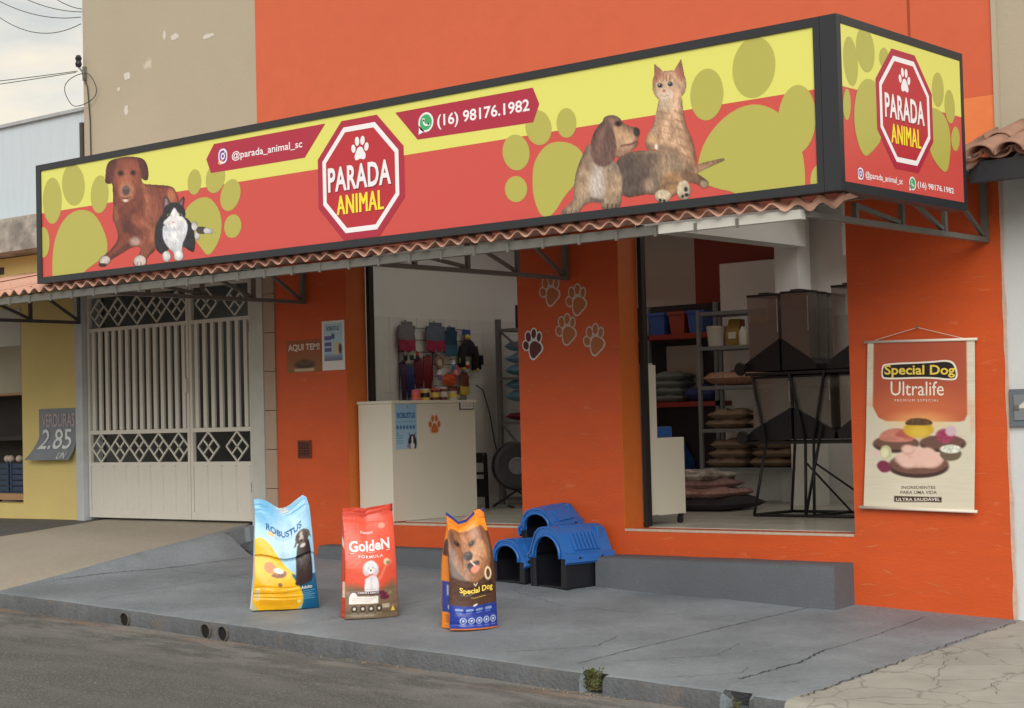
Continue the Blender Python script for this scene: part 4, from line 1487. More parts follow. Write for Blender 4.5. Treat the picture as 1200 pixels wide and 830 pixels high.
    c.ell(540, 725, 40, 33, (206, 190, 164), 7, base=True, grain=.08)
    c.ell(646, 696, 34, 50, (208, 194, 168), 7, base=True, grain=.08)
    for q in ((528, 745, 8, 9), (548, 748, 8, 8), (656, 690, 9, 12), (660, 718, 11, 9), (640, 725, 7, 8)):
        c.ell(*q, (48, 40, 40), 5)
    c.poly([(180, 440), (130, 540), (108, 600), (98, 660), (98, 740), (70, 768), (30, 800), (42, 828), (122, 815), (135, 780), (172, 752), (240, 758), (232, 792), (328, 785), (334, 730), (338, 640), (310, 550)], (152, 132, 116), 6, smooth=1, base=True, **fur)
    c.ell(150, 590, 40, 70, (142, 112, 96), 50, op=.7, **fur)
    c.limb([(155, 640, 48), (130, 720, 38), (85, 790, 36)], (166, 142, 118), 18, **fur)
    c.limb([(295, 640, 42), (292, 720, 40), (282, 765, 42)], (162, 138, 114), 18, **fur)
    c.ell(212, 665, 36, 88, (198, 188, 184), 40, op=.9, grain=.12, gs=(7, 24))
    c.limb([(185, 740, 10), (235, 748, 10)], (96, 76, 68), 16, op=.7)
    for x0 in (265, 288, 308):
        c.limb([(x0, 765, 4), (x0 - 2, 788, 3)], (70, 56, 52), 5, op=.8)
    for x0 in (60, 85, 108):
        c.limb([(x0, 795, 3), (x0 - 3, 815, 3)], (104, 84, 72), 5, op=.8)
    c.poly([(238, 336), (280, 316), (322, 328), (345, 362), (382, 378), (420, 382), (427, 408), (416, 440), (416, 470), (384, 497), (345, 522), (305, 535), (285, 470), (240, 400)], (152, 116, 96), 6, smooth=1, base=True, **fur)
    c.ell(282, 345, 34, 30, (138, 104, 90), 30, op=.7)
    c.ell(345, 442, 52, 46, (196, 160, 130), 24, op=.9, grain=.08)
    c.ell(315, 400, 24, 40, (206, 164, 128), 22, op=.7)
    c.ell(318, 362, 20, 16, (96, 72, 64), 9)
    c.ell(318, 362, 12, 10, (34, 26, 28), 4)
    c.ell(411, 402, 18, 24, (62, 52, 54), 7)
    c.limb([(335, 474, 5), (380, 466, 5), (410, 452, 4)], (96, 68, 60), 8)
    c.ell(362, 486, 38, 14, (176, 140, 116), 12, op=.7)
    c.poly([(262, 330), (205, 385), (178, 460), (180, 530), (210, 572), (260, 580), (300, 545), (312, 470), (292, 385)], (106, 80, 74), 12, smooth=2, base=True, grain=.2, gs=(8, 30))
    c.limb([(240, 400, 12), (220, 480, 14), (230, 540, 12)], (136, 104, 94), 24, op=.6)
    return c.finish(0.30, 0.24)
cv = paint_pup()
print_mesh('printed_puppy_and_kitten', cv, sign_pos('pup', cv, 0.0018), PRN, FP)
# ================================================================== BANNER on the right pier
WOODPR = vmat('banner_print', rough=0.55)
banner = thing('hanging_banner', 'cream and orange cloth advertising banner hung by a string on the right orange wall', 'banner', (3.4, -0.03, 0.72))
def banner_pos(X, Y, d=0.0):
    a, b = hom(TR['banner'], X, Y)
    y = -0.022 - d - 0.003 * np.sin((a - 3.0) * 9) * np.clip((1.85 - b), 0, 1) - 0.02 * np.clip((1.2 - b) / 0.5, 0, 1)
    return np.stack([a, y, b], -1)
def BN(d):
    def f(a, b):
        p = banner_pos(np.array([float(a)]), np.array([float(b)]), d)[0]
        return tuple(p)
    return f
ny, nx = 190, 120
sv, sh = np.meshgrid(np.linspace(0, 1, ny), np.linspace(0, 1, nx), indexing='ij')
TLc, TRc, BRc, BLc = (40, 76), (493, 64), (497, 787), (28, 771)
BX = (TLc[0] * (1 - sh) + TRc[0] * sh) * (1 - sv) + (BLc[0] * (1 - sh) + BRc[0] * sh) * sv
BY = (TLc[1] * (1 - sh) + TRc[1] * sh) * (1 - sv) + (BLc[1] * (1 - sh) + BRc[1] * sh) * sv
c = Canvas(BX, BY, (214, 208, 188))
c.c += ((vnoise(BX / 90, BY / 5, 3) - .5) * 18 + (vnoise(BX / 40, BY / 22, 8) - .5) * 8)[..., None]
c.poly([(-10, 410), (560, 400), (560, 800), (-10, 800)], (206, 200, 180), 60, op=.6)
c.poly([(66, 70), (458, 60), (461, 385), (450, 408), (430, 413), (120, 411), (85, 395), (62, 350)], (176, 84, 58), 3)
c.ell(262, 380, 170, 80, (214, 120, 76), 120, op=.8)
c.poly([(64, 413), (461, 413), (461, 420), (64, 420)], (208, 202, 182), 3)
c.poly([(30, 345), (62, 350), (85, 395), (120, 411), (430, 413), (450, 408), (461, 385), (475, 385), (475, 470), (30, 470)], (210, 204, 184), 3)
c.ell(262, 410, 90, 26, (244, 196, 120), 50, op=.75)
c.ell(160, 508, 96, 36, (70, 46, 42), 5)
c.ell(160, 500, 92, 30, (110, 78, 66), 5)
c.poly([(88, 470), (120, 445), (180, 438), (225, 460), (240, 492), (190, 500), (95, 496)], (196, 126, 108), 6, smooth=1, grain=.12, gs=(30, 6))
c.poly([(150, 470), (180, 440), (222, 462), (236, 490), (180, 478)], (182, 96, 84), 8, smooth=1, grain=.12, gs=(30, 6))
c.ell(358, 506, 98, 36, (72, 48, 44), 5)
c.ell(356, 498, 92, 30, (108, 76, 66), 5)
c.ell(368, 472, 40, 30, (156, 62, 92), 8, grain=.2, gs=(12, 8))
c.ell(392, 452, 24, 22, (204, 176, 188), 8)
c.limb([(275, 462, 5), (320, 466, 6)], (214, 204, 196), 4)
c.ell(255, 446, 64, 34, (206, 168, 50), 5)
c.ell(255, 456, 40, 24, (228, 200, 84), 20, op=.6)
c.poly([(195, 420), (215, 400), (255, 396), (300, 402), (318, 420), (300, 428), (210, 428)], (92, 66, 44), 4, smooth=1, grain=.35, gs=(7, 6))
c.ell(258, 604, 126, 46, (64, 42, 40), 5)
c.ell(258, 590, 124, 44, (112, 78, 66), 5, grain=.1, gs=(40, 6))
c.ell(258, 572, 100, 34, (206, 168, 154), 8)
for q in ((200, 565, 38, 26), (240, 540, 34, 24), (290, 545, 36, 24), (325, 568, 36, 26), (260, 580, 44, 24), (215, 590, 34, 16), (305, 588, 40, 18), (210, 528, 26, 18)):
    c.ell(q[0] + 2, q[1] + 6, q[2], q[3], (184, 140, 128), 8, op=.7)
    c.ell(*q, (226, 188, 174), 10)
c.ell(118, 541, 25, 29, (188, 190, 140), 4)
c.ell(114, 544, 17, 21, (222, 220, 180), 6)
c.ell(80, 548, 15, 15, (224, 190, 188), 4)
c.poly([(80, 590), (105, 572), (140, 590), (142, 620), (110, 630), (86, 612)], (122, 44, 72), 6, smooth=1)
c.ell(392, 548, 46, 30, (106, 92, 74), 5)
c.ell(392, 528, 46, 18, (216, 220, 206), 5, grain=.25, gs=(8, 6))
c.poly([(158, 726), (356, 730), (356, 754), (158, 750)], (70, 44, 40), 2)
cloth = print_mesh('cloth', c, banner_pos(BX, BY), WOODPR, banner, masked=False)
PW = mat_s('banner_white', (236, 230, 218), rough=0.5)
PK = mat_s('banner_black', (34, 26, 24), rough=0.5)
PY = mat_s('banner_yellow', (232, 204, 84), rough=0.5)
PB = mat_s('banner_brown', (70, 56, 50), rough=0.5)
# brand name: white halo, black outline, yellow letters; text is written upwards in drawing units so the box is flipped
def blet(s, b, m_, d, bold, **k):
    return lettering(s, BN(d), m_, cloth, (b[0], b[3], b[2], b[1]), bold=bold, **k)
flat('logo_halo', [chaikin([(100, 180), (110, 165), (300, 158), (385, 148), (415, 170), (424, 230), (395, 240), (300, 228), (110, 236), (98, 222)], 2)], BN(0.0012), PW, cloth)
flat('logo_back', [chaikin([(106, 186), (116, 172), (300, 165), (382, 156), (408, 176), (416, 226), (392, 232), (300, 221), (116, 228), (104, 218)], 2)], BN(0.0018), PK, cloth)
blet('Special Dog', (112, 172, 410, 226), PY, 0.0026, 0.022)
blet('Ultralife', (138, 242, 362, 302), PW, 0.0014, 0.002)
blet('PREMIUM ESPECIAL', (155, 317, 340, 327), PW, 0.0014, 0.0, spacing=1.5)
blet('INGREDIENTES', (188, 684, 330, 696), PB, 0.0014, 0.006)
blet('PARA UMA VIDA', (184, 704, 336, 718), PB, 0.0014, 0.006)
blet('ULTRA SAUDÁVEL', (166, 731, 350, 747), PW, 0.0014, 0.006)
RODM = mat('white_rod', (0.72, 0.66, 0.58), rough=0.4)
def w3(a, b, d):
    p = banner_pos(np.array([float(a)]), np.array([float(b)]), d)[0]
    return tuple(p)
MB().tube([w3(28, 76, 0.004), w3(505, 63, 0.004)], 0.010, 10).build('top_rod', RODM, banner, smooth=True)
MB().tube([w3(12, 773, 0.004), w3(511, 792, 0.004)], 0.011, 10).build('bottom_rod', RODM, banner, smooth=True)
MB().tube([w3(60, 72, 0.004), w3(250, 14, -0.002)], 0.0022, 5).tube([w3(250, 14, -0.002), w3(455, 62, 0.004)], 0.0022, 5).build('string', RODM, banner)
n0 = w3(250, 12, 0.0)
MB().tube([(n0[0], 0.01, n0[2]), (n0[0], -0.04, n0[2])], 0.005, 6).build('nail', STEEL, banner)

# ================================================================== posters and vent on the left orange wall
st = thing('wall_sticker', 'brownish wall sticker reading AQUI TEM with a bowl of kibble', 'sticker', (-2.67, 0, 1.90))
X, Y = np.meshgrid(np.linspace(-2.905, -2.45, 60), np.linspace(1.895, 2.19, 44))
c = Canvas(X, Y, (150, 84, 48))
c.put(Y - 2.02, (146, 98, 50), 0.1)
c.ell(-2.67, 1.965, 0.13, 0.04, (70, 50, 38), 0.02)
c.ell(-2.67, 1.985, 0.09, 0.03, (96, 66, 46), 0.02, grain=.4, gs=(.015, .015))
c.poly([(-2.80, 1.905), (-2.55, 1.905), (-2.54, 1.932), (-2.81, 1.932)], (206, 180, 150), 0.012)
sheet_ = print_mesh('sticker_sheet', c, np.stack([X, np.full_like(X, -0.0015), Y], -1), vmat('sticker_print', rough=0.5), st, masked=False)
lettering('AQUI TEM!', lambda a, b: (a, -0.0025, b), mat_s('sticker_white', (226, 214, 200), rough=0.5), sheet_, (-2.885, 2.085, -2.47, 2.155), bold=0.02)
lettering('A melhor ração para o seu pet', lambda a, b: (a, -0.0025, b), mat_s('sticker_dim', (170, 130, 90), rough=0.5), sheet_, (-2.87, 2.045, -2.47, 2.062)) if False else None

po = thing('wall_poster', 'white framed blue feed poster stuck on the orange wall beside the left doorway', 'poster', (-2.29, 0, 1.90))
box('poster_sheet', -2.432, -2.147, -0.006, -0.001, 1.902, 2.345, mat_s('poster_white', (226, 226, 226), rough=0.4), po)
X, Y = np.meshgrid(np.linspace(-2.405, -2.172, 44), np.linspace(1.985, 2.32, 60))
c = Canvas(X, Y, (150, 196, 222))
c.put(-(Y - 2.06), (176, 208, 226), 0.2)
c.put(Y - 2.03, (110, 120, 150), 0.05)
for zz in (2.19, 2.135, 2.085):
    c.poly([(-2.40, zz - .018), (-2.31, zz - .018), (-2.31, zz + .018), (-2.40, zz + .018)], (96, 84, 150), .006)
c.ell(-2.29, 2.205, .022, .026, (60, 90, 130), .01)
c.poly([(-2.28, 2.04), (-2.215, 2.04), (-2.21, 2.15), (-2.275, 2.155)], (206, 190, 150), .008)
c.ell(-2.20, 2.09, .02, .045, (60, 44, 60), .01)
print_mesh('poster_picture', c, np.stack([X, np.full_like(X, -0.0075), Y], -1), vmat('poster_print', rough=0.35), po, masked=False)
lettering('ROBUSTUS', lambda a, b: (a, -0.0085, b), mat_s('poster_navy', (40, 70, 100), rough=0.4), po, (-2.37, 2.255, -2.21, 2.295), bold=0.015)

vt = thing('wall_vent', 'small rusty ventilation grille set low in the left orange wall', 'vent', (-2.68, 0, 1.09))
VM = mat('rusty_grille', (0.16, 0.045, 0.025), rough=0.8, var=0.6, vscale=40)
fr = MB()
fr.box(-2.775, -2.60, -0.012, -0.001, 1.115, 1.135).box(-2.775, -2.60, -0.012, -0.001, 1.258, 1.278).box(-2.775, -2.757, -0.012, -0.001, 1.135, 1.258).box(-2.618, -2.60, -0.012, -0.001, 1.135, 1.258)
fr.build('frame', VM, vt)
box('backing', -2.757, -2.618, -0.004, -0.001, 1.135, 1.258, mat('vent_dark', (0.03, 0.012, 0.01), rough=0.9), vt)
for k in range(5):
    box('slat', -2.757, -2.618, -0.010, -0.005, 1.142 + k * 0.024, 1.151 + k * 0.024, VM, vt)
for k in range(4):
    box('slat', -2.735 + k * 0.030, -2.728 + k * 0.030, -0.008, -0.0045, 1.135, 1.258, VM, vt)
box('patched_surround', -2.84, -2.55, -0.0008, 0.004, 1.06, 1.31, ORANGE_JAMB if False else ORANGE, vt)

# ================================================================== FEED BAGS
BAGM = vmat('bag_film', rough=0.36, spec=0.5, bump=0.35, bscale=30, bdist=0.006)
def edge_fn(pts):
    xs_ = [p[0] for p in pts]
    ys_ = [p[1] for p in pts]
    return lambda t: np.interp(t, xs_, ys_)
def make_bag(name, label, loc, rz, W, H, D, top, lft, rgt, paint, depth_t, seed, side_col, side_paint=None, lean=0.0, back_col=(150, 150, 150), wr=1.0):
    """front sheet drawn in units (s 0..1 across, t 0..1 up). top(s): relative top height; lft/rgt(t): edges as fraction of W"""
    root = thing(name, label, 'feed bag', loc, rz)
    nf, nsd, nb, nr = 96, 10, 14, 170
    ts = np.linspace(0, 1, nr)
    s_front = np.linspace(0, 1, nf)
    rows = []
    S_, T_, K_ = [], [], []
    for t in ts:
        ring_ = []
        dd = D * depth_t(t)
        l, r = lft(t) * W, rgt(t) * W
        for kind, arr in (('f', s_front), ('r', np.linspace(0, 1, nsd + 2)[1:-1]), ('b', np.linspace(1, 0, nb)), ('l', np.linspace(1, 0, nsd + 2)[1:-1])):
            for s in arr:
                if kind == 'f':
                    x = l + (r - l) * s
                    y = -dd / 2 - 0.30 * dd * (math.sin(math.pi * s) ** 0.8) * (1 if D > 0.1 else 1)
                    ss = s
                elif kind == 'b':
                    x = l + (r - l) * s
                    y = dd / 2 + 0.25 * dd * (math.sin(math.pi * s) ** 0.8)
                    ss = s
                elif kind == 'r':
                    x = r - 0.10 * dd * math.sin(math.pi * s)
                    y = -dd / 2 + dd * s
                    ss = 1
                else:
                    x = l + 0.10 * dd * math.sin(math.pi * s)
                    y = -dd / 2 + dd * s
                    ss = 0
                z = t * H * float(top(ss))
                ring_.append((x, y, z))
                S_.append(s)
                T_.append(t)
                K_.append(kind)
        rows.append(ring_)
    P = np.array(rows)
    n = P.shape[1]
    S_ = np.array(S_).reshape(nr, n)
    T_ = np.array(T_).reshape(nr, n)
    K_ = np.array(K_).reshape(nr, n)
    rs = np.random.RandomState(seed)
    dsp = np.zeros((nr, n))
    ang = np.arctan2(P[..., 1], P[..., 0])
    for k in range(9):
        a, b, ph = rs.uniform(4, 16), rs.uniform(3, 22), rs.uniform(0, 6)
        dsp += rs.uniform(.3, 1) * np.sin(P[..., 0] / W * a + P[..., 2] / H * b + ph)
    dsp *= 0.0022 * wr * (0.35 + np.abs(T_ - .45) * 1.5)
    crease = np.zeros((nr, n))
    for k in range(7):
        tc, sl_, w_, s0 = rs.uniform(.04, .3) if k < 4 else rs.uniform(.86, .98), rs.uniform(-.06, .06), rs.uniform(.006, .016), rs.uniform(0, 1)
        crease -= np.exp(-((T_ - tc - sl_ * (S_ - .5)) / w_) ** 2) * np.clip(1.2 - np.abs(S_ - s0) * 1.6, 0, 1)
    dsp += crease * 0.005 * wr
    sign_ = np.where(K_ == 'f', -1, np.where(K_ == 'b', 1, 0))
    P[..., 1] += dsp * sign_ * -1 * -1
    P[..., 0] += np.where(K_ == 'l', -dsp, np.where(K_ == 'r', dsp, 0)) * .5
    P[..., 1] += lean * P[..., 2]
    c = paint(S_, T_)
    base = np.where((K_ == 'f')[..., None], c.c, np.asarray(side_col, float))
    if side_paint is not None:
        m_ = (K_ == 'l') | (K_ == 'r')
        sc = side_paint(S_, T_)
        base = np.where(m_[..., None], sc.c, base)
    base = np.where((K_ == 'b')[..., None], np.asarray(back_col, float), base)
    idx = np.arange(nr * n).reshape(nr, n)
    nxt = np.roll(idx, -1, axis=1)
    q = np.stack([idx[:-1], nxt[:-1], nxt[1:], idx[1:]], -1).reshape(-1, 4)
    fs = [tuple(int(v) for v in f) for f in q]
    fs.append(tuple(int(v) for v in idx[0][::-1]))
    me = bpy.data.meshes.new('bag_body')
    me.from_pydata([tuple(v) for v in P.reshape(-1, 3)], [], fs)
    bm = bmesh.new()
    bm.from_mesh(me)
    bmesh.ops.recalc_face_normals(bm, faces=bm.faces)
    bm.to_mesh(me)
    bm.free()
    set_cols(me, np.concatenate([lin(np.clip(base, 0, 255)), np.ones((nr, n, 1))], -1).reshape(-1, 4))
    body = link('bag_body', me, BAGM, root, smooth=True)
    front = P[:, :nf]
    def surf(s, t, d=0.0035):
        fi = np.clip(t * (nr - 1), 0, nr - 1.001)
        fj = np.clip(s * (nf - 1), 0, nf - 1.001)
        i, j = int(fi), int(fj)
        a, b = fi - i, fj - j
        p = front[i, j] * (1 - a) * (1 - b) + front[i + 1, j] * a * (1 - b) + front[i, j + 1] * (1 - a) * b + front[i + 1, j + 1] * a * b
        return (p[0], p[1] - d, p[2])
    return root, body, surf
def blabel(s, body, surf, bx_, m_, bold=0.01, d=0.0045, warp=None, **k):
    vs, fs, _ = text_tris(s, bold, k.get('spacing', 1.0), k.get('shear', 0.0))
    mb = MB()
    a0, b0, a1, b1 = bx_
    pts = []
    for v in vs:
        ss, tt = a0 + v[0] * (a1 - a0), b0 + v[1] * (b1 - b0)
        if warp:
            tt += warp(v[0])
        pts.append(surf(ss, tt, d))
    mb.add(pts, fs)
    return mb.build('lettering', m_, body, local=True)
def bflat(name, polys, body, surf, m_, d=0.0035):
    mb = MB()
    for p in polys:
        cx = sum(a for a, b in p) / len(p)
        cy = sum(b for a, b in p) / len(p)
        vs = [surf(cx, cy, d)] + [surf(a, b, d) for a, b in p]
        mb.add(vs, [(0, i + 1, (i + 1) % len(p) + 1) for i in range(len(p))])
    return mb.build(name, m_, body, local=True)

# --- blue and yellow bag (drawn on a 1 x 1 field, x right, y up)
def paint1(S_, T_):
    X, Y = S_ * 360, T_ * 660
    c = Canvas(X, Y, (150, 204, 240))
    c.ell(150, 430, 160, 150, (196, 228, 246), 160, op=.8)
    c.ell(60, 600, 70, 120, (110, 184, 232), 80, op=.8)
    c.poly([(-20, 410), (30, 440), (95, 400), (150, 320), (230, 230), (270, 190), (275, -20), (-20, -20)], (244, 190, 20), 6, smooth=1)
    c.poly([(-20, 200), (200, 160), (260, 100), (270, -20), (-20, -20)], (222, 158, 10), 90, op=.6)
    c.poly([(205, 240), (260, 205), (330, 205), (380, 210), (380, -20), (258, -20), (280, 70), (262, 140)], (14, 98, 140), 6, smooth=1)
    c.poly([(300, 30), (380, 60), (380, -20), (270, -20)], (8, 70, 110), 60, op=.7)
    c.ell(90, 258, 34, 34, (226, 128, 70), 5)
    c.poly([(90, 205), (150, 200), (190, 225), (180, 260), (150, 235), (110, 232)], (136, 82, 54), 8, smooth=1, grain=.2, gs=(14, 8))
    c.ell(140, 248, 30, 18, (226, 222, 214), 7)
    c.ell(148, 160, 13, 13, (126, 90, 40), 5)
    for k in range(4):
        for j in range(2):
            c.limb([(70 + k * 50, 84 + j * 32, 2), (90 + k * 50, 84 + j * 32, 2)], (206, 148, 20), 4, op=.6)
    # sitting dark dog
    c.Y = c.Y + 34
    dk = (44, 32, 34)
    c.poly([(262, 440), (250, 380), (246, 300), (240, 220), (232, 190), (262, 180), (300, 190), (340, 195), (346, 300), (338, 400), (330, 450)], dk, 6, smooth=1, grain=.25, gs=(10, 30))
    c.ell(296, 268, 26, 90, (70, 54, 52), 40, op=.6)
    c.ell(292, 470, 44, 42, (70, 56, 54), 6)
    c.poly([(248, 455), (236, 425), (250, 425), (262, 470)], (92, 74, 66), 6)
    c.poly([(330, 470), (348, 450), (338, 490), (318, 502)], (92, 74, 66), 6)
    c.ell(286, 470, 14, 34, (206, 192, 182), 8, op=.9)
    c.ell(285, 448, 10, 9, (36, 28, 30), 4)
    c.ell(292, 418, 18, 12, (206, 200, 196), 7)
    c.ell(275, 478, 5, 5, (24, 20, 22), 3)
    c.ell(300, 480, 5, 5, (24, 20, 22), 3)
    c.Y = c.Y - 34
    c.poly([(78, 452), (118, 452), (118, 478), (78, 478)], (226, 190, 140), 5)
    c.ell(175, 350, 30, 26, (170, 204, 224), 8, op=.8)
    for k in range(3):
        c.limb([(120, 462 - k * 9, 1.5), (235 - k * 12, 466 - k * 9, 1.5)], (90, 150, 196), 3, op=.7)
    for k in range(5):
        c.limb([(278, 110 - k * 12, 1.6), (340 - (k % 2) * 12, 110 - k * 12, 1.6)], (150, 190, 214), 3, op=.7)
    for k in range(3):
        c.limb([(40, 60 - k * 11, 1.6), (240, 58 - k * 11, 1.6)], (170, 112, 8), 3, op=.6)
    c.poly([(18, 60), (34, 60), (34, 130), (18, 130)], (240, 232, 200), 3)
    for k in range(8):
        c.limb([(20, 66 + k * 8, 1.2), (32, 66 + k * 8, 1.2)], (60, 50, 40), 2)
    return c.finish(0, 0.06)
b1, b1b, s1 = make_bag('feed_bag', 'tall blue and yellow feed bag with a dark dog, leftmost of the three bags', (-0.51, -2.28, zs(-0.51, -2.28) + 0.003), R(54), 0.475, 0.825, 0.15,
    edge_fn([(0, .965), (.1, .97), (.25, .945), (.42, .89), (.5, .875), (.65, .895), (.85, .965), (.93, .99), (1, .97)]),
    edge_fn([(0, -.53), (.06, -.515), (.3, -.47), (.6, -.45), (.9, -.435), (1, -.44)]), edge_fn([(0, .51), (.05, .50), (.3, .455), (.7, .43), (.92, .40), (1, .36)]),
    paint1, lambda t: 0.35 + 0.65 * math.sin(math.pi * min(1, t * 1.5 + .18)) if t < .5 else max(0.06, 0.9 * (1 - t) / .5 * 0.9 + 0.02), 3, (206, 214, 220), back_col=(200, 206, 210), wr=1.5)
NAVY = mat_s('bag_blue_letters', (24, 104, 168), rough=0.35)
blabel('ROBUSTUS', b1b, s1, (.19, .735, .82, .795), NAVY, .03, warp=lambda u: -0.03 * math.sin(math.pi * u) + 0.015 * u)
bflat('grain_mark', [ellpts(.70, .075, .035, .018, 0, 12)], b1b, s1, mat_s('bag_mark', (228, 214, 120), rough=.4))
blabel('Adulto', b1b, s1, (.74, .185, .92, .215), mat_s('bag_white', (232, 234, 238), rough=.4), .01)

# --- red bag with a white poodle
def paint2(S_, T_):
    X, Y = S_ * 330, T_ * 700
    c = Canvas(X, Y, (222, 84, 62))
    c.ell(150, 420, 150, 130, (236, 102, 76), 160, op=.7)
    c.poly([(-10, 640), (340, 640), (340, 720), (-10, 720)], (204, 70, 52), 8, op=.8)
    c.poly([(-10, 215), (60, 205), (120, 190), (190, 165), (340, 250), (340, -10), (-10, -10)], (120, 100, 78), 50, smooth=1)
    c.poly([(-10, 60), (340, 60), (340, -10), (-10, -10)], (108, 92, 72), 30)
    c.limb([(215, 250, 10), (260, 330, 8), (285, 350, 14)], (236, 140, 110), 10, op=.7)
    for k in range(5):
        c.limb([(0, 200 - k * 12, 2), (120, 160 - k * 6, 2)], (150, 130, 104), 6, op=.5)
    w = (232, 230, 234)
    c.poly([(120, 150), (112, 200), (128, 250), (150, 275), (186, 275), (205, 240), (208, 190), (205, 150)], (214, 212, 220), 7, smooth=1, grain=.07, gs=(10, 14))
    c.limb([(135, 240, 18), (135, 160, 14)], w, 8, op=.8)
    c.limb([(180, 240, 18), (185, 160, 14)], w, 8, op=.8)
    c.ell(128, 308, 22, 38, (206, 204, 212), 8)
    c.ell(186, 308, 22, 38, (206, 204, 212), 8)
    c.ell(156, 325, 40, 42, w, 8, grain=.05)
    c.ell(156, 300, 18, 16, (240, 238, 240), 8)
    c.ell(156, 306, 6, 5, (40, 34, 38), 3)
    c.ell(143, 322, 4, 4, (40, 34, 38), 3)
    c.ell(169, 322, 4, 4, (40, 34, 38), 3)
    c.poly([(28, 148), (215, 148), (240, 158), (240, 172), (28, 172)], (84, 30, 52), 3)
    c.poly([(22, 94), (200, 94), (200, 140), (22, 140)], (236, 232, 230), 3)
    c.poly([(205, 120), (262, 112), (275, 140), (230, 172)], (100, 30, 60), 6, smooth=1)
    c.poly([(255, 140), (295, 150), (280, 170)], (140, 128, 96), 6)
    c.ell(48, 142, 22, 22, (238, 236, 234), 3)
    for k in range(4):
        c.ell(54 + k * 50, 62, 19, 20, (40, 34, 32), 4)
        c.ell(54 + k * 50, 62, 9, 10, (206, 200, 190), 5)
    c.poly([(226, 62), (272, 62), (272, 88), (226, 88)], (196, 188, 172), 4, op=.7)
    c.poly([(280, 40), (308, 40), (294, 74)], (222, 196, 70), 3)
    c.ell(262, 350, 20, 20, (226, 206, 170), 4)
    c.ell(272, 342, 14, 12, (150, 130, 90), 5)
    c.ell(248, 575, 22, 18, (236, 150, 126), 4)
    for k in range(3):
        c.limb([(40, 130 - k * 12, 1.4), (185 - k * 20, 130 - k * 12, 1.4)], (120, 90, 84), 3, op=.7)
    for k in range(4):
        c.limb([(38 + k * 50, 32, 1.6), (70 + k * 50, 32, 1.6)], (216, 206, 190), 3, op=.7)
    for q in ((140, 330), (172, 332), (130, 300), (184, 300), (150, 350), (164, 350), (136, 318), (178, 318)):
        c.ell(q[0], q[1], 9, 9, (222, 220, 226), 6, op=.7)
        c.ell(q[0] + 3, q[1] - 4, 6, 5, (186, 184, 196), 5, op=.5)
    return c.finish(0, 0.06)
def side2(S_, T_):
    c = Canvas(S_ * 100, T_ * 700, (196, 62, 46))
    c.poly([(10, 130), (90, 130), (90, 230), (10, 230)], (226, 214, 206), 4)
    c.poly([(0, 400), (100, 470), (100, 530), (0, 440)], (232, 226, 224), 8)
    c.limb([(50, 250, 5), (50, 370, 5)], (110, 30, 30), 4, op=.8)
    return c
b2, b2b, s2 = make_bag('feed_bag', 'red feed bag with a sitting white poodle, middle of the three bags', (0.29, -2.22, zs(0.29, -2.22) + 0.003), R(58), 0.385, 0.775, 0.125,
    edge_fn([(0, .985), (.3, .99), (.45, .975), (.55, .985), (.8, 1.0), (1, 1.015)]),
    edge_fn([(0, -.5), (.2, -.48), (.6, -.465), (.85, -.46), (1, -.47)]), edge_fn([(0, .50), (.2, .49), (.6, .475), (.85, .465), (1, .47)]),
    paint2, lambda t: 1.0 if t < .45 else max(0.05, 1 - ((t - .45) / .5) ** 1.3), 5, (196, 62, 46), side2, back_col=(196, 62, 46), wr=0.8)
BWH = mat_s('bag_white', (236, 232, 234), rough=.4)
blabel('GoldeN', b2b, s2, (.08, .60, .88, .70), BWH, .03, warp=lambda u: 0.012 * u)
bflat('rule', [[(.10, .588), (.88, .600), (.88, .604), (.10, .592)]], b2b, s2, BWH)
blabel('FORMULA', b2b, s2, (.25, .545, .73, .572), BWH, .012, spacing=1.25)
blabel('Premium', b2b, s2, (.32, .765, .56, .79), BWH, .01)
blabel('CARNE E ARROZ', b2b, s2, (.22, .223, .62, .24), BWH, .01)

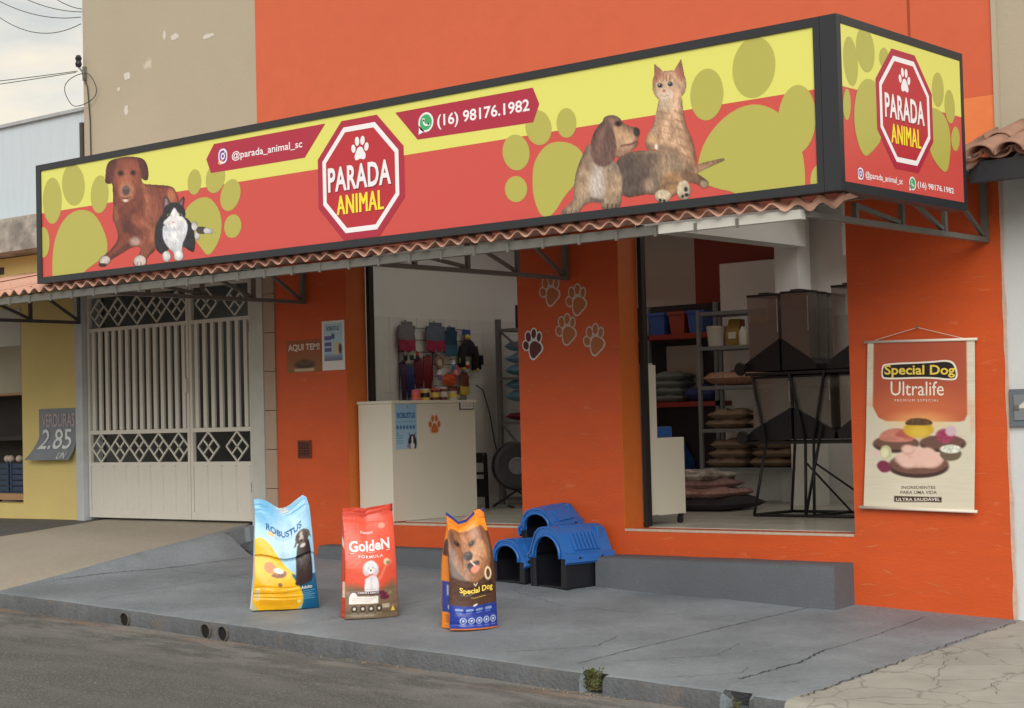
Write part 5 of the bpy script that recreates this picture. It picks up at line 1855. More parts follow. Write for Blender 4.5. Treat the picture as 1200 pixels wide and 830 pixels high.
# --- orange and brown bag with the large dog face
def paint3(S_, T_):
    X, Y = S_ * 280, T_ * 640
    c = Canvas(X, Y, (84, 54, 36))
    c.poly([(-10, 560), (40, 560), (70, 540), (290, 520), (290, 650), (-10, 650)], (238, 142, 40), 6)
    c.poly([(-10, 430), (18, 430), (20, 580), (-10, 580)], (230, 132, 36), 8)
    c.poly([(-10, 622), (290, 622), (290, 650), (-10, 650)], (38, 56, 140), 4)
    c.poly([(0, 140), (290, 140), (290, 420), (0, 420)], (78, 50, 36), 60, op=.8, grain=.2, gs=(30, 9))
    fur = dict(grain=.16, gs=(9, 18))
    c.X = (c.X - 130) / 1.14 + 130
    c.poly([(10, 530), (40, 566), (110, 575), (190, 560), (240, 545), (250, 470), (240, 360), (205, 300), (150, 268), (95, 290), (45, 350), (15, 430)], (146, 96, 62), 10, smooth=1, **fur)
    c.poly([(15, 530), (45, 560), (50, 460), (45, 360), (20, 420)], (104, 66, 46), 20, smooth=1, **fur)
    c.poly([(200, 555), (242, 540), (250, 450), (235, 360), (215, 400)], (128, 84, 62), 20, smooth=1, **fur)
    c.ell(130, 500, 60, 60, (170, 112, 74), 40, op=.9, **fur)
    c.limb([(95, 545, 10), (140, 480, 8)], (196, 140, 104), 16, op=.6)
    c.ell(170, 420, 56, 64, (186, 132, 92), 36, **fur)
    c.ell(80, 410, 36, 70, (140, 92, 60), 30, op=.8, **fur)
    for ex, ey in ((62, 492), (150, 492)):
        c.ell(ex, ey, 22, 18, (100, 66, 50), 12)
        c.ell(ex, ey, 13, 11, (28, 20, 20), 5)
        c.ell(ex - 3, ey + 4, 3, 3, (150, 130, 120), 3)
    c.ell(118, 430, 26, 26, (46, 36, 36), 8)
    c.ell(116, 440, 14, 8, (92, 78, 78), 10)
    c.poly([(100, 380), (130, 395), (175, 388), (168, 350), (150, 325), (120, 335)], (58, 34, 32), 8, smooth=1)
    c.ell(146, 348, 24, 22, (216, 136, 112), 8)
    c.limb([(128, 400, 3), (146, 370, 3)], (226, 220, 214), 4)
    c.ell(185, 440, 30, 40, (206, 160, 124), 30, op=.7, **fur)
    c.limb([(95, 452, 5), (85, 400, 5), (105, 372, 4)], (96, 60, 44), 12, op=.6)
    c.limb([(180, 400, 4), (196, 376, 4)], (96, 60, 44), 10, op=.6)
    c.X = (c.X - 130) * 1.14 + 130
    c.poly([(-10, -10), (290, -10), (290, 138), (-10, 138)], (30, 56, 150), 4)
    c.poly([(-10, 84), (290, 84), (290, 88), (-10, 88)], (20, 36, 110), 3)
    c.poly([(-10, -10), (290, -10), (290, 8), (-10, 8)], (214, 120, 50), 3)
    for k in range(5):
        c.ell(66 + k * 46, 52, 19, 19, (198, 208, 232), 3)
        c.ell(66 + k * 46, 52, 14, 14, (36, 62, 152), 3)
        c.ell(66 + k * 46, 52, 7, 7, (206, 214, 236), 4)
    for k in range(4):
        c.limb([(30 + k * 58, 114, 7), (62 + k * 58, 114, 7)], (168, 184, 220), 4, op=.85)
    c.ell(226, 300, 24, 36, (232, 208, 170), 3)
    c.ell(226, 300, 13, 24, (86, 54, 36), 3)
    c.limb([(132, 268, 3), (142, 255, 3), (152, 268, 3)], (226, 216, 200), 3)
    c.limb([(130, 140, 5), (146, 146, 5)], (230, 226, 220), 4)
    for k in range(5):
        c.limb([(52 + k * 46, 24, 1.5), (80 + k * 46, 24, 1.5)], (176, 190, 224), 3, op=.8)
    for k in range(4):
        c.limb([(30 + k * 58, 98, 1.5), (58 + k * 58, 98, 1.5)], (150, 168, 212), 3, op=.8)
    return c.finish(0, 0.07)
def side3(S_, T_):
    c = Canvas(S_ * 100, T_ * 640, (232, 138, 42))
    c.poly([(-10, 400), (110, 400), (110, 470), (60, 500), (-10, 480)], (70, 44, 34), 10, smooth=1, grain=.3, gs=(20, 10))
    c.poly([(-10, 90), (110, 90), (110, 260), (-10, 260)], (36, 62, 150), 4)
    c.limb([(50, 190, 8), (50, 235, 8)], (190, 200, 226), 6)
    c.ell(40, 120, 10, 14, (210, 216, 232), 5)
    c.poly([(15, 30), (70, 30), (70, 80), (15, 80)], (206, 108, 40), 6)
    c.poly([(-10, 622), (110, 622), (110, 650), (-10, 650)], (38, 56, 140), 4)
    return c
b3, b3b, s3 = make_bag('feed_bag', 'orange, brown and blue feed bag with a large smiling dog face, beside the dog houses', (1.175, -2.17, zs(1.175, -2.17) + 0.003), R(60), 0.335, 0.785, 0.185,
    edge_fn([(0, .985), (.12, .955), (.3, .905), (.5, .92), (.62, .955), (.8, 1.0), (1, 1.005)]),
    edge_fn([(0, -.5), (.2, -.49), (.6, -.48), (.85, -.42), (1, -.43)]), edge_fn([(0, .50), (.2, .49), (.6, .47), (.85, .40), (1, .36)]),
    paint3, lambda t: 1.0 if t < .45 else max(0.05, 1 - ((t - .45) / .5) ** 1.2), 8, (232, 138, 42), side3, back_col=(232, 138, 42), wr=1.0)
BYL = mat_s('bag_yellow_letters', (244, 214, 90), rough=.4)
bflat('logo_back', [chaikin([(.15, .315), (.17, .385), (.5, .385), (.8, .385), (.90, .42), (.93, .33), (.86, .30), (.5, .315), (.2, .305)], 2)], b3b, s3, mat_s('bag_dark_letters', (48, 30, 22), rough=.4), 0.003)
blabel('Special Dog', b3b, s3, (.175, .318, .90, .382), BYL, .03, d=0.005)
blabel('Premium Especial', b3b, s3, (.40, .283, .72, .296), BYL, .0)

# ================================================================== PLASTIC DOG HOUSES
DBLUE = mat('blue_plastic', (0.028, 0.150, 0.50), rough=0.34, var=0.12, vscale=5, spec=0.5, bump=0.05, bscale=60)
DBLK = mat('dark_navy_plastic', (0.010, 0.011, 0.016), rough=0.45)
def dog_house(label, loc, rz, w, d, h, tilt=(0, 0)):
    root = thing('dog_house', label, 'dog house', loc, rz, 'plastic dog houses by the wall')
    root.rotation_euler = (tilt[0], tilt[1], rz)
    hb = h * 0.48
    dw, dtop = w * 0.335, h * 0.66
    # base shell: floor, back, sides, front with door cut
    mb = MB()
    t = 0.012
    mb.box(-w * .44, w * .44, t, d - t, 0, 0.012)
    def taper(x0, x1, y0, y1):
        k = 0.96
        mb.add([(x0 * k, y0, 0), (x1 * k, y0, 0), (x1 * k, y1, 0), (x0 * k, y1, 0), (x0, y0, hb), (x1, y0, hb), (x1, y1, hb), (x0, y1, hb)],
               [(3, 2, 1, 0), (4, 5, 6, 7), (0, 1, 5, 4), (1, 2, 6, 5), (2, 3, 7, 6), (3, 0, 4, 7)])
    taper(-w * .46, -w * .46 + t, 0.012, d - 0.012)
    taper(w * .46 - t, w * .46, 0.012, d - 0.012)
    taper(-w * .46, w * .46, d - t - 0.012, d - 0.012)
    taper(-w * .46, -dw, 0.0, t)
    taper(dw, w * .46, 0.0, t)
    mb.build('base', DBLK, root, local=True)
    # corner ribs of the base
    for sx in (-1, 1):
        MB().box(sx * w * .455 - 0.008, sx * w * .455 + 0.008, -0.004, 0.03, 0.0, hb).build('corner_rib', DBLK, root, local=True)
    # roof shell: gambrel profile
    hw = w * 0.53
    prof = [(-hw, hb - 0.03), (-hw, hb + 0.03), (-hw + 0.03, hb + 0.045), (-w * .30, h * 0.90), (-w * .20, h * 0.975), (-w * .08, h), (w * .08, h), (w * .20, h * 0.975), (w * .30, h * 0.90), (hw - 0.03, hb + 0.045), (hw, hb + 0.03), (hw, hb - 0.03)]
    inner = [(a * 0.94, b - 0.014) for a, b in prof]
    y0, y1 = -0.02, d + 0.02
    vs, fs = [], []
    n = len(prof)
    for y in (y0, y1):
        vs += [(a, y, b) for a, b in prof]
        vs += [(a, y, b) for a, b in inner]
    for i in range(n - 1):
        fs.append((i, i + 1, 2 * n + i + 1, 2 * n + i))
        fs.append((n + i, 3 * n + i, 3 * n + i + 1, n + i + 1))
        fs.append((2 * n + i, 2 * n + i + 1, 3 * n + i + 1, 3 * n + i))
        fs.append((i, n + i, n + i + 1, i + 1))
    fs.append((0, 2 * n, 3 * n, n))
    fs.append((n - 1, 2 * n - 1, 4 * n - 1, 3 * n - 1))
    roof = MB().add(vs, fs).build('roof', DBLUE, root, local=True)
    roof.data.materials.append(DBLK)  # inner roof faces coloured dark to stand for shade inside the house
    for i_, p_ in enumerate(roof.data.polygons):
        if i_ < 4 * (n - 1) and i_ % 4 == 1:
            p_.material_index = 1
    # front fascia with arched door cut, back gable
    arch = [(dw * math.cos(R(a)), hb + 0.02 + (dtop + h * .14 - hb) * math.sin(R(a))) for a in range(0, 181, 12)]
    outer = [(a * 0.985, b - 0.004) for a, b in prof[1:-1]][::-1]
    fm = MB()
    m = 16
    A = [arch[min(len(arch) - 1, int(round(i * (len(arch) - 1) / (m - 1))))] for i in range(m)]
    cum = [0]
    for p, q in zip(outer[:-1], outer[1:]):
        cum.append(cum[-1] + math.hypot(p[0] - q[0], p[1] - q[1]))
    O = []
    for i in range(m):
        L0 = cum[-1] * i / (m - 1)
        for j in range(len(cum) - 1):
            if cum[j] <= L0 + 1e-9 <= cum[j + 1] + 2e-9:
                tt = (L0 - cum[j]) / max(1e-9, cum[j + 1] - cum[j])
                O.append((outer[j][0] + (outer[j + 1][0] - outer[j][0]) * tt, outer[j][1] + (outer[j + 1][1] - outer[j][1]) * tt))
                break
        else:
            O.append(outer[-1])
    A = [(hw * .985 if False else A[0][0], hb + 0.0)] + A[1:-1] + [(A[-1][0], hb + 0.0)]
    O = [(hw * .97, hb + 0.0)] + O[1:-1] + [(-hw * .97, hb + 0.0)]
    vs = [(a, -0.012, b) for a, b in A] + [(a, -0.012, b) for a, b in O] + [(a, 0.006, b) for a, b in A] + [(a, 0.006, b) for a, b in O]
    fs = []
    for i in range(m - 1):
        fs += [(i, i + 1, m + i + 1, m + i), (2 * m + i, 3 * m + i, 3 * m + i + 1, 2 * m + i + 1), (i, 2 * m + i, 2 * m + i + 1, i + 1)]
    fm.add(vs, fs).build('front_fascia', DBLUE, roof, local=True)
    # raised arch trim
    pts = [(a * 1.06, -0.022, hb + (b - hb) * 1.05) for a, b in A]
    MB().tube(pts, 0.012, 6).build('arch_trim', DBLUE, roof, smooth=True, local=True)
    gb = [(a * .93, b - 0.02) for a, b in prof[1:-1]]
    MB().prism(gb, lambda a, b, q: (a, q, b), d - 0.016, d - 0.004).build('back_gable', DBLK, roof, local=True)  # dark too, interior shade put into its colour
    # slats on both slopes and along the ridge
    for k in range(7):
        yy = d * 0.22 + k * d * 0.085
        for sx in (-1, 1):
            a, b = Vector((sx * w * .475, yy, hb + 0.13 * h)), Vector((sx * w * .315, yy, h * 0.885))
            nrm = Vector((sx * 0.8, 0, 0.6)) * 0.004
            MB().bar(a + nrm, b + nrm, 0.022, 0.012, up=(sx * .8, 0, .6)).build('roof_rib', DBLUE, roof, local=True)
    for k in range(4):
        yy = d * 0.15 + k * d * 0.21
        MB().box(-w * .19, w * .19, yy, yy + d * 0.14, h * 0.97, h * 1.004, 0.004).build('ridge_panel', DBLUE, roof, local=True)
    box('chimney_block', w * .22, w * .36, d * .80, d * .93, h * .72, h * 0.97, DBLUE, roof, bev=0.006, local=True)
    for yy in (0.25, 0.75):
        MB().tube([(hw - 0.002, d * yy, hb + 0.002), (hw + 0.010, d * yy, hb + 0.002)], 0.010, 8).build('clip', DBLK, roof, local=True)
    # eave lip
    for sx in (-1, 1):
        box('eave_lip', sx * hw - 0.014, sx * hw + 0.014, y0 + 0.001, y1 - 0.001, hb - 0.026, hb - 0.004, DBLUE, roof, local=True)
    return root
dog_house('largest blue roofed black plastic dog house, standing against the grey step', (0.535, -0.52, zs(0.55, -0.4) + 0.004), R(-9), 0.43, 0.47, 0.465)
dog_house('smaller blue roofed black plastic dog house on the left of the larger one', (0.09, -0.47, zs(0.09, -0.35) + 0.004), R(-7), 0.40, 0.28, 0.335)
dog_house('blue roofed black plastic dog house perched on top, leaning on the wall', (0.29, -0.30, 0.405), R(-3), 0.38, 0.29, 0.315, tilt=(R(5), R(-5)))
# ================================================================== INSIDE THE LEFT DOORWAY
def rnd_box(mb, x0, x1, y0, y1, z0, z1, b=0.01):
    return mb.box(x0, x1, y0, y1, z0, z1, b)
ct = thing('shop_counter', 'cream laminate shop counter with a blue poster inside the left doorway', 'counter', (-1.9, 0.7, FZ))
rnd_box(MB(), -2.10, -1.69, 0.10, 1.215, FZ + 0.005, 1.585, 0.004).build('counter_body', CREAM, ct)
rnd_box(MB(), -2.105, -1.675, 0.085, 1.23, 1.585, 1.612, 0.005).build('counter_top', CREAM, ct)
# poster on the counter side (faces +X)
def CN(d):
    return lambda a, b: (-1.69 + d, a, b)
cp = thing('counter_poster', 'blue feed poster with a black and white dog taped to the counter', 'poster', (-1.685, 0.28, 1.19))
Yg, Zg = np.meshgrid(np.linspace(0.145, 0.415, 44), np.linspace(1.185, 1.578, 64))
c = Canvas(Yg, Zg, (146, 186, 216))
c.put(Zg - 1.3, (176, 200, 218), .2, op=.6)
for k in range(6):
    c.ell(.168 + k * .042, 1.375, .015, .018, (60, 110, 150), .006)
c.limb([(.16, 1.425, .003), (.40, 1.425, .003)], (110, 150, 180), .004)
c.ell(.355, 1.235, .055, .07, (40, 38, 44), .01)
c.poly([(.31, 1.33), (.325, 1.28), (.345, 1.29)], (34, 32, 38), .006)
c.poly([(.40, 1.33), (.385, 1.28), (.365, 1.29)], (34, 32, 38), .006)
c.ell(.355, 1.275, .032, .036, (40, 38, 44), .008)
c.ell(.355, 1.265, .012, .034, (222, 222, 224), .008)
c.ell(.355, 1.21, .03, .03, (214, 214, 218), .012)
c.ell(.31, 1.21, .025, .02, (130, 140, 156), .015)
for k in range(4):
    c.limb([(.155, 1.30 - k * .022, .003), (.235, 1.30 - k * .022, .003)], (90, 140, 170), .004)
c.ell(.17, 1.32, .012, .014, (110, 170, 140), .006)
c.ell(.30, 1.555, .012, .012, (120, 170, 140), .006)
cps = print_mesh('poster_sheet', c, np.stack([np.full_like(Yg, -1.685), Yg, Zg], -1), vmat('counter_poster_print', rough=.4), cp, masked=False)
lettering('ROBUSTUS', CN(0.0062), mat_s('poster_blue', (24, 92, 160), rough=.4), cps, (.165, 1.455, .395, 1.505), bold=.03)
pw = thing('paw_sticker', 'orange paw shaped sticker on the counter side', 'sticker', (-1.688, 0.65, 1.31))
toes = [(-.34, .03, .13, .17, 10), (-.14, .34, .11, .17, 0), (.14, .34, .11, .17, 0), (.34, .03, .13, .17, -10)]
pcx, pcz, psz = 0.653, 1.39, 0.17
halo = chaikin([(-.45, -.1), (-.42, .22), (-.25, .55), (0, .5), (.25, .55), (.42, .22), (.45, -.1), (.36, -.5), (-.36, -.5)], 2)
flat('sticker_backing', [[(pcx + psz * a, pcz + psz * b) for a, b in halo]], CN(0.002), mat_s('sticker_pale', (216, 196, 180), rough=.5), pw)
pf = [ellpts(pcx + psz * a, pcz + psz * b, psz * r1, psz * r2, q, 18) for a, b, r1, r2, q in toes]
pf.append([(pcx + psz * a, pcz + psz * b) for a, b in chaikin([(0, .12), (.16, .0), (.30, -.25), (.24, -.42), (-.24, -.42), (-.30, -.25), (-.16, 0)], 2)])
flat('paw_shape', pf, CN(0.003), mat_s('sticker_orange', (196, 104, 52), rough=.5), pw)
nl = thing('notice_plate', 'small dark framed white notice on the counter corner', 'notice', (-1.688, 1.09, 1.52))
MB().box(-1.69, -1.682, 0.995, 1.185, 1.522, 1.592).build('plate_frame', BLACK, nl)
MB().box(-1.683, -1.680, 1.005, 1.175, 1.530, 1.584).build('plate_face', mat_s('plate_white', (206, 206, 206), rough=.4), nl)
for k in range(4):
    MB().box(-1.6805, -1.679, 1.03 + k * .033, 1.048 + k * .033, 1.545, 1.572).build('plate_mark', INGREY, nl)

# goods on the counter
def jar(label, x, y, z, r, h, colr, lid, band=None):
    t = thing('treat_jar', label, 'jar', (x, y, z), 0, 'jars on the counter')
    M = Matrix.Translation((0, 0, 0))
    MB().lathe([(r * .92, 0), (r, h * .06), (r, h * .80), (r * .86, h * .86)], 18, M).build('jar_body', colr, t, smooth=False, local=True)
    MB().lathe([(r * .95, h * .86), (r * .97, h * .88), (r * .97, h), (r * .9, h * 1.01)], 18, M).build('lid', lid, t, local=True)
    if band:
        MB().lathe([(r * 1.012, h * .25), (r * 1.012, h * .65)], 18, M).build('band', band, t, local=True)
CZ = 1.613
PINK = mat_s('pink_plastic', (226, 110, 120), rough=.4)
YELP = mat_s('yellow_plastic', (222, 200, 90), rough=.4)
BRNP = mat_s('brown_pack', (110, 60, 44), rough=.4)
WHTP = mat_s('white_pack', (206, 200, 190), rough=.4)
ORGP = mat_s('orange_pack', (214, 96, 56), rough=.4)
BLUP = mat_s('blue_pack', (60, 90, 160), rough=.4)
MARP = mat_s('maroon_cloth', (112, 30, 48), rough=.7)
NAVP = mat_s('navy_cloth', (40, 52, 110), rough=.7)
GRYP = mat_s('grey_cloth', (120, 120, 124), rough=.7)
LBLU = mat('pale_blue_pack', (0.14, 0.33, 0.47), rough=.35, var=.2, vscale=12, bump=.3, bscale=20)
for a in (('pink lidded treat jar at the left end of the counter row', -1.82, 0.56, .040, .095, PINK, PINK, ORGP), ('yellow treat jar beside the pink one on the counter', -1.82, 0.68, .042, .105, YELP, WHTP, BLACK),
          ('brown and red treat jar in the middle of the counter row', -1.82, 0.81, .040, .11, BRNP, ORGP, YELP), ('brown jar with white label on the counter', -1.82, 0.925, .038, .12, BRNP, WHTP, WHTP),
          ('pale jar at the right end of the counter row', -1.82, 1.05, .042, .10, WHTP, BRNP, YELP)):
    jar(a[0], a[1], a[2], CZ, a[3], a[4], a[5], a[6], a[7])

# pegboard wires with hanging goods on the tiled wall
pg = thing('wire_display', 'thin wire display rack fixed on the white tiled wall', 'display rack', (-2.985, 2.05, 1.65))
for k in range(7):
    MB().tube([(-2.975, 1.55, 2.36 - k * .12), (-2.975, 2.55, 2.36 - k * .12)], .004, 5).build('wire', BLACKM, pg)
for y in (1.56, 2.05, 2.54):
    MB().tube([(-2.975, y, 1.62), (-2.975, y, 2.37)], .004, 5).build('wire', BLACKM, pg)
def pouch(label, cat, y0, y1, z0, z1, m1, m2=None, x=-2.94, d=.05, split=.45, sag=.02):
    """soft hanging pack: pillow body with header card"""
    t = thing(cat.replace(' ', '_'), label, cat, (x, (y0 + y1) / 2, z0), 0, 'goods on the wire display')
    n, m = 12, 14
    zt = z1 - (z1 - z0) * .14
    vs, fs = [], []
    for side in (1, -1):
        for j in range(m + 1):
            for i in range(n + 1):
                u, v = i / n, j / m
                y = y0 + (y1 - y0) * (u + .04 * math.sin(v * 7 + side))
                z = z0 + (zt - z0) * v - sag * math.sin(math.pi * u) * (1 - v)
                e_ = math.sin(math.pi * u) ** .6 * math.sin(math.pi * min(1, v * .9 + .05)) ** .6
                vs.append((x + side * d / 2 * e_ + .004 * math.sin(u * 9 + v * 11) * e_, y, z))
    K = (n + 1) * (m + 1)
    def qd(o, j0, j1):
        return [(o + j * (n + 1) + i, o + j * (n + 1) + i + 1, o + (j + 1) * (n + 1) + i + 1, o + (j + 1) * (n + 1) + i) for j in range(j0, j1) for i in range(n)]
    cut = int(m * split) if m2 else m
    MB().add(vs, qd(0, 0, cut) + qd(K, 0, cut)).build('pack_body', m1, t, smooth=True)
    if m2:
        MB().add(vs, qd(0, cut, m) + qd(K, cut, m)).build('pack_top', m2, t, smooth=True)
    MB().box(x - .004, x + .004, y0 + (y1 - y0) * .15, y1 - (y1 - y0) * .15, zt - .02, z1, .003).build('header_card', m2 or m1, t)
    MB().tube([(x, (y0 + y1) / 2, z1 - .01), (x - .02, (y0 + y1) / 2, z1 + .015), (-2.975, (y0 + y1) / 2, z1 + .01)], .004, 5).build('hook', BLACKM, t)
    return t
pouch('pink and grey pet garment pack hanging leftmost on the display', 'garment pack', 1.53, 1.76, 2.14, 2.42, mat_s('pink_cloth', (168, 48, 84), rough=.7), GRYP)
pouch('pink and blue grey pet garment pack, second on the display', 'garment pack', 1.93, 2.20, 2.14, 2.42, mat_s('pink_cloth', (168, 48, 84), rough=.7), mat_s('bluegrey_cloth', (92, 108, 128), rough=.7))
pouch('flat teal blue pack beside the pink garment packs', 'blue pack', 2.21, 2.39, 2.10, 2.38, mat_s('teal_pack', (66, 110, 132), rough=.4), mat_s('teal_dark', (44, 74, 96), rough=.4), d=.025)
# dog costume: jacket with sleeves
co = thing('dog_costume', 'black dog costume with yellow trim hanging at the right of the display', 'costume', (-2.94, 2.55, 1.98))
def blob(mb, c_, s_, sub=2):
    bm = bmesh.new()
    bmesh.ops.create_icosphere(bm, subdivisions=sub, radius=1)
    for v in bm.verts:
        v.co = Vector((c_[0] + v.co.x * s_[0], c_[1] + v.co.y * s_[1], c_[2] + v.co.z * s_[2])) + Vector((0, .006, .006)) * mnoise.noise(v.co * 3)
    return mb.bm(bm)
blob(MB(), (-2.93, 2.55, 2.17), (.035, .105, .09), 3).build('jacket', mat('black_cloth', (.02, .02, .022), rough=.9, var=.3), co, smooth=True)
MB().tube([(-2.93, 2.47, 2.18), (-2.93, 2.44, 2.08), (-2.93, 2.45, 1.97)], [.045, .042, .036], 10).build('sleeve', MATS['black_cloth'], co, smooth=True)
MB().tube([(-2.93, 2.63, 2.18), (-2.93, 2.66, 2.08), (-2.93, 2.64, 1.94)], [.045, .042, .036], 10).build('sleeve', MATS['black_cloth'], co, smooth=True)
blob(MB(), (-2.92, 2.53, 2.28), (.03, .04, .03)).build('collar', YELP, co, smooth=True)
blob(MB(), (-2.92, 2.65, 1.95), (.03, .035, .03)).build('cuff', YELP, co, smooth=True)
blob(MB(), (-2.92, 2.45, 1.96), (.03, .025, .02)).build('cuff', YELP, co, smooth=True)
MB().box(-2.95, -2.94, 2.48, 2.60, 2.30, 2.36, .003).build('header_card', BLUP, co)
# leashes
def leash(label, y, z0, z1, m_, n=3):
    t = thing('leash', label, 'leash', (-2.95, y, z0), 0, 'leashes on the wire display')
    for k in range(n):
        yy = y + (k - n / 2) * .022
        MB().tube([(-2.955, yy, z1), (-2.935, yy - .012, (z0 + z1) / 2), (-2.945, yy + .004, z0 + .01), (-2.935, yy + .018, (z0 + z1) / 2), (-2.955, yy + .008, z1)], .009, 6).build('strap', m_, t, smooth=True)
    MB().tube([(-2.945, y - .03, z1 + .01), (-2.945, y + .03, z1 + .01)], .008, 6).build('clasp', STEEL, t)
leash('dark purple leashes leftmost on the display', 1.60, 1.64, 2.02, mat_s('purple_strap', (70, 44, 84), rough=.6), 3)
leash('royal blue leashes hanging beside the purple ones', 1.69, 1.64, 1.98, NAVP, 4)
leash('maroon leashes hanging in the middle of the display', 1.82, 1.75, 2.05, MARP, 5)
leash('dark red harness straps right of the maroon leashes', 1.95, 1.74, 2.08, mat_s('dark_red_strap', (128, 34, 40), rough=.6), 5)
def ring_toy(label, y, z, m_, r=.055):
    t = thing('ring_toy', label, 'toy', (-2.94, y, z - r), 0, 'toys on the wire display')
    MB().tube([(-2.94, y + r * math.cos(R(a)), z + r * math.sin(R(a))) for a in range(0, 361, 20)], .015, 8, cap=False).build('ring', m_, t, smooth=True)
    MB().box(-2.948, -2.942, y - .035, y + .035, z - .03, z + .05, .002).build('card', WHTP, t)
ring_toy('tan ring toy on a card in the display', 2.12, 2.02, mat_s('tan_plastic', (170, 130, 100), rough=.5))
ring_toy('pink ring toy below the black costume', 2.36, 1.93, PINK, .045)
ring_toy('grey ring toy at the lower middle of the display', 2.10, 2.13, GRYP, .045)
pouch('orange snack pack low on the display', 'snack pack', 2.16, 2.36, 1.80, 1.90, ORGP, None, d=.04)
pouch('yellow snack pack at the lower right of the display', 'snack pack', 2.42, 2.56, 1.70, 1.92, YELP, BRNP, d=.05)
pouch('brown snack pack beside the yellow one', 'snack pack', 2.22, 2.40, 1.65, 1.78, WHTP, BRNP, d=.05)
for k, (ya, zb_, w_, h_, cn, cc, c2) in enumerate(((1.57, 2.035, .06, .085, 'black', (30, 30, 34), (120, 120, 120)), (1.66, 2.04, .06, .08, 'dark green', (40, 70, 50), (150, 150, 130)), (1.75, 2.04, .05, .08, 'charcoal', (56, 56, 60), (180, 60, 60)),
        (2.02, 1.66, .09, .11, 'purple', (96, 60, 120), (220, 200, 220)), (2.06, 1.84, .07, .10, 'lilac', (150, 120, 170), (230, 220, 230)), (2.28, 1.95, .06, .09, 'sky blue', (90, 150, 190), (230, 230, 230)), (2.40, 2.02, .05, .08, 'lime green', (150, 180, 70), (60, 90, 50)), (2.50, 1.96, .05, .07, 'red', (190, 50, 50), (240, 220, 200)), (1.90, 1.64, .08, .09, 'rose', (210, 110, 130), (240, 220, 220)))):
    pouch('small %s toy pack hanging on the wire display' % cn, 'toy pack', ya, ya + w_, zb_, zb_ + h_, mat_s('toy_' + cn.replace(' ', '_'), cc, rough=.45), mat_s('toy_top_%d' % k, c2, rough=.45), x=-2.925, d=.03, split=.65, sag=.005)
# black socket with cable
sk = thing('wall_socket', 'black plug and adaptor on the tiled wall beside the costume', 'socket', (-2.98, 2.78, 2.0))
MB().box(-2.995, -2.95, 2.755, 2.81, 2.00, 2.10, .006).box(-2.995, -2.96, 2.73, 2.785, 1.95, 2.03, .006).build('adaptor', BLACK, sk)
cbl = MB().tube([(-2.97, 2.70, 1.79), (-2.965, 2.80, 1.74), (-2.965, 2.90, 1.50), (-2.965, 2.97, 1.2), (-2.965, 3.05, .95), (-2.93, 3.1, .60)], .006, 6).build('power_cable', BLACK)
tag(cbl, 'black power cable running down the tiled wall', 'cable')
# grey shelf with blue packs (behind the pillar)
sh = thing('steel_shelf', 'grey steel shelf with pale blue packs partly behind the paw print pillar', 'shelf', (-2.3, 2.95, FZ))
for x, y in ((-2.76, 2.78), (-2.76, 3.15), (-1.80, 2.78), (-1.80, 3.15)):
    MB().box(x, x + .05, y, y + .04, FZ + .004, 2.46).build('upright', mat('shelf_grey', (.18, .19, .20), rough=.5), sh)
for z in (2.36, 1.86, 1.40, .95, .62):
    MB().box(-2.71, -1.80, 2.79, 3.18, z - .03, z).build('shelf_board', MATS['shelf_grey'], sh)
MB().bar((-2.70, 2.80, 2.33), (-2.2, 2.80, 1.95), .02).build('brace', MATS['shelf_grey'], sh)
MB().bar((-2.70, 2.80, 1.36), (-2.3, 2.80, .98), .02).build('brace', MATS['shelf_grey'], sh)
def sack(label, name, cat, x0, x1, y0, y1, z0, h, m_, group=None, seed=0, m2=None):
    """lying filled sack: pillow with wrinkles"""
    n, m = 16, 12
    vs = []
    for side in (1, -1):
        for j in range(m + 1):
            for i in range(n + 1):
                u, v = i / n, j / m
                e_ = math.sqrt(max(0.0, 1 - abs(2 * u - 1) ** 5) * max(0.0, 1 - abs(2 * v - 1) ** 5))
                wz = (.12 * h * math.sin(u * 13 + seed * 3 + v * 5) + .10 * h * math.sin(u * 5 - v * 9 + seed * 7) + .05 * h * math.sin(u * 31 + seed)) * e_
                vs.append((x0 + (x1 - x0) * u, y0 + (y1 - y0) * v, z0 + h / 2 + side * (h / 2) * e_ + wz * (side > 0)))
    K = (n + 1) * (m + 1)
    fs = []
    for o in (0, K):
        fs += [(o + j * (n + 1) + i, o + j * (n + 1) + i + 1, o + (j + 1) * (n + 1) + i + 1, o + (j + 1) * (n + 1) + i) for j in range(m) for i in range(n)]
    ob = MB().add(vs, fs).build(name, m_, smooth=True)
    return tag(ob, label, cat, group)
for k in range(5):
    sack('pale blue pack %s on the grey shelf behind the pillar' % ('topmost', 'second from the top', 'in the middle', 'second from the bottom', 'lowest')[k] if k else 'topmost pale blue pack on the grey shelf behind the pillar',
         'blue_pack', 'pack', -2.66, -2.05, 2.80, 3.14, 2.12 - k * .125 - (.0 if k < 3 else .02), .115, LBLU, 'blue packs on the grey shelf', k)
sack('dark red pack under the blue packs on the grey shelf', 'red_pack', 'pack', -2.66, -2.05, 2.80, 3.14, 1.41, .09, MARP)
tag(rnd_box(MB(), -2.53, -2.30, 2.83, 3.1, 2.362, 2.60, .01).build('black_box', BLACK), 'black box on top of the grey shelf', 'box')
